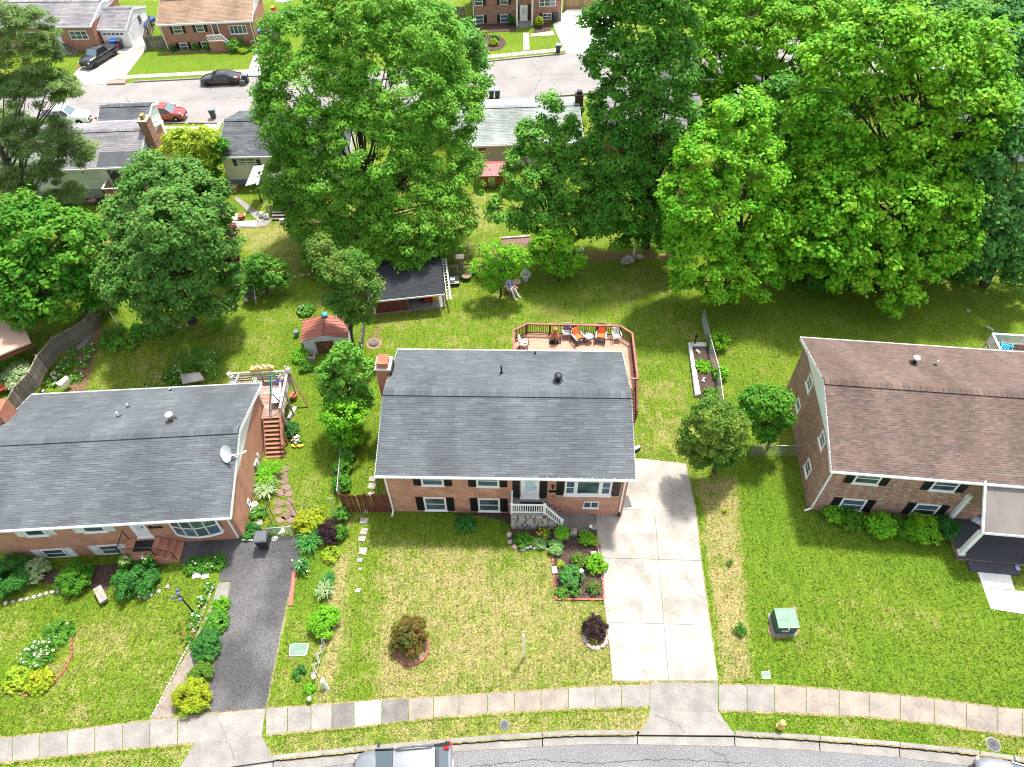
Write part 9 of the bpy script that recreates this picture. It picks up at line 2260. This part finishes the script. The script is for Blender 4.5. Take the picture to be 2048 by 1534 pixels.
# far front gardens
o = thing('planting_bed', 'low brick edged mulch bed in front of the tan roofed house', 'planting bed', (0,0,0)); brick_row([(326,109),(410,104),(462,106)], o, .4, bkm, seed=30)
sheet([(328,108),(336,103),(460,99),(462,105),(412,103)], .03, mat('reddish_mulch', 0) if False else MATS['reddish_mulch'], 'mulch', o)
o = thing('mulch_island', 'round mulch island with clipped shrubs in the brick colonial front lawn', 'planting bed', G(982,86)); MB().lathe((0,0,0), [(1.75,0),(1.7,.06)], 22,1.0,1.25).build('mulch', M_MULCH, o)
sheet([(949,50),(1030,46),(1032,63),(955,66)], .03, M_MULCH, 'mulch_bed', None, kind='structure'); sheet([(1072,48),(1106,46),(1100,62),(1066,66)], .03, M_MULCH, 'mulch_bed', None, kind='structure')
o = thing('brick_edging', 'red brick edging beside the driveway of the far grey roofed house', 'brick edging', (0,0,0)); brick_row([(178,115),(155,140)], o, .28, bkm, seed=31); brick_row([(175,115),(152,140)], o, .28, bkm, seed=32)
b = MB(); q = G(235,166); b.cbox((q.x, q.y, .08),(1.9,.9,.2), .05); b.build('storm_drain', mat('brown_concrete', (.28,.22,.18), .9), label='brown concrete storm drain top at the far kerb', cat='storm drain')
o = thing('jet_ski', 'blue and white jet ski on its trailer behind the far fence', 'jet ski', G(300,54), R(75)); M_BL = mat('bright_blue_shell', (.03,.07,.50), .3)
b = MB(); b.add([(-1.2,-.35,.4),(1.0,-.35,.4),(1.4,0,.55),(1.0,.35,.4),(-1.2,.35,.4),(-1.2,-.4,.75),(.9,-.38,.8),(1.4,0,.8),(.9,.38,.8),(-1.2,.4,.75)], [(4,3,2,1,0),(5,6,7,8,9),(0,1,6,5),(1,2,7,6),(2,3,8,7),(3,4,9,8),(4,0,5,9)]); b.build('hull', M_BL, o); MB().cbox((-.4,0,.92),(1.2,.3,.22)).build('seat', M_WHITE, o)
MB().bar((.5,-.3,1.1),(.5,.3,1.1), .05).build('handlebar', M_BLACK, o)
for sg in (-1,1): MB().cbox((-.3, sg * .5,.22),(.45,.12,.45)).build('trailer_wheel', M_TYRE, o)
o = thing('patio_umbrella', 'pale blue patio umbrella behind the tan roofed house', 'umbrella', G(575,24)); MB().tube([(0,0,0),(0,0,2.0)], .03,6).build('pole', M_WHITE, o); b = MB(); b.add([(1.3 * math.cos(6.283 * k / 8), 1.3 * math.sin(6.283 * k / 8), 1.65) for k in range(8)] + [(0,0,2.1)], [(k, (k + 1) % 8,8) for k in range(8)]); b.build('canopy', mat('pale_blue_cloth', (.30,.46,.62), .7), o)
for i, (u, v, c, lab) in enumerate(((549,26,(.7,.28,.03), 'orange toy slide by the far deck'),(556,36,(.5,.04,.03), 'red toy near the orange slide'),(546,40,(.1,.2,.5), 'blue toy near the deck stairs'))):
 q = G(u, v); o = thing('yard_toy', lab, 'toy', q); MB().cbox((0,0,.4),(.5,.5,.8), rx=.2).cbox((.3,0,.2),(.5,.3,.3), .4).build('body', mat('toy_colour_%s' % lab.split()[0], c, .4), o)
q = G(221,96); MB().cbox((q.x, q.y, .35),(.7,.4,.7), .3).cbox((q.x, q.y, .75),(.5,.3,.1), .3).build('cardboard_boxes', mat('cardboard', (.42,.26,.13), .9), label='brown cardboard box between the black pickup and the garage', cat='box')
q = G(942,126); b = MB(); b.cbox((q.x, q.y, 0),(.01,.01,.01))
# small pale stones in the right back yard and a thin tree at the wood edge
for i, (u, v) in enumerate(((1936,622),(1976,656),(1983,660),(1730,590),(2030,568))): q = G(u, v); MB().blob((q.x, q.y, .04),(.14,.2,.07), seed=i + 90).build('rock', M_STONE, label='small pale stone in the shaded right back yard, ' + ['in the bare patch', 'left of the white deck', 'second left of the white deck', 'below the hanging branch', 'near the right edge'][i], cat='rock', group='pale stones in the right back yard')
tree('cherry_tree', 'thin trunked small tree hidden in shade at the wood edge', (1360,560), [(1340,480,30,1),(1365,500,26,1)], LF['maple'], .2,.14,1.0,.4,201,.07)
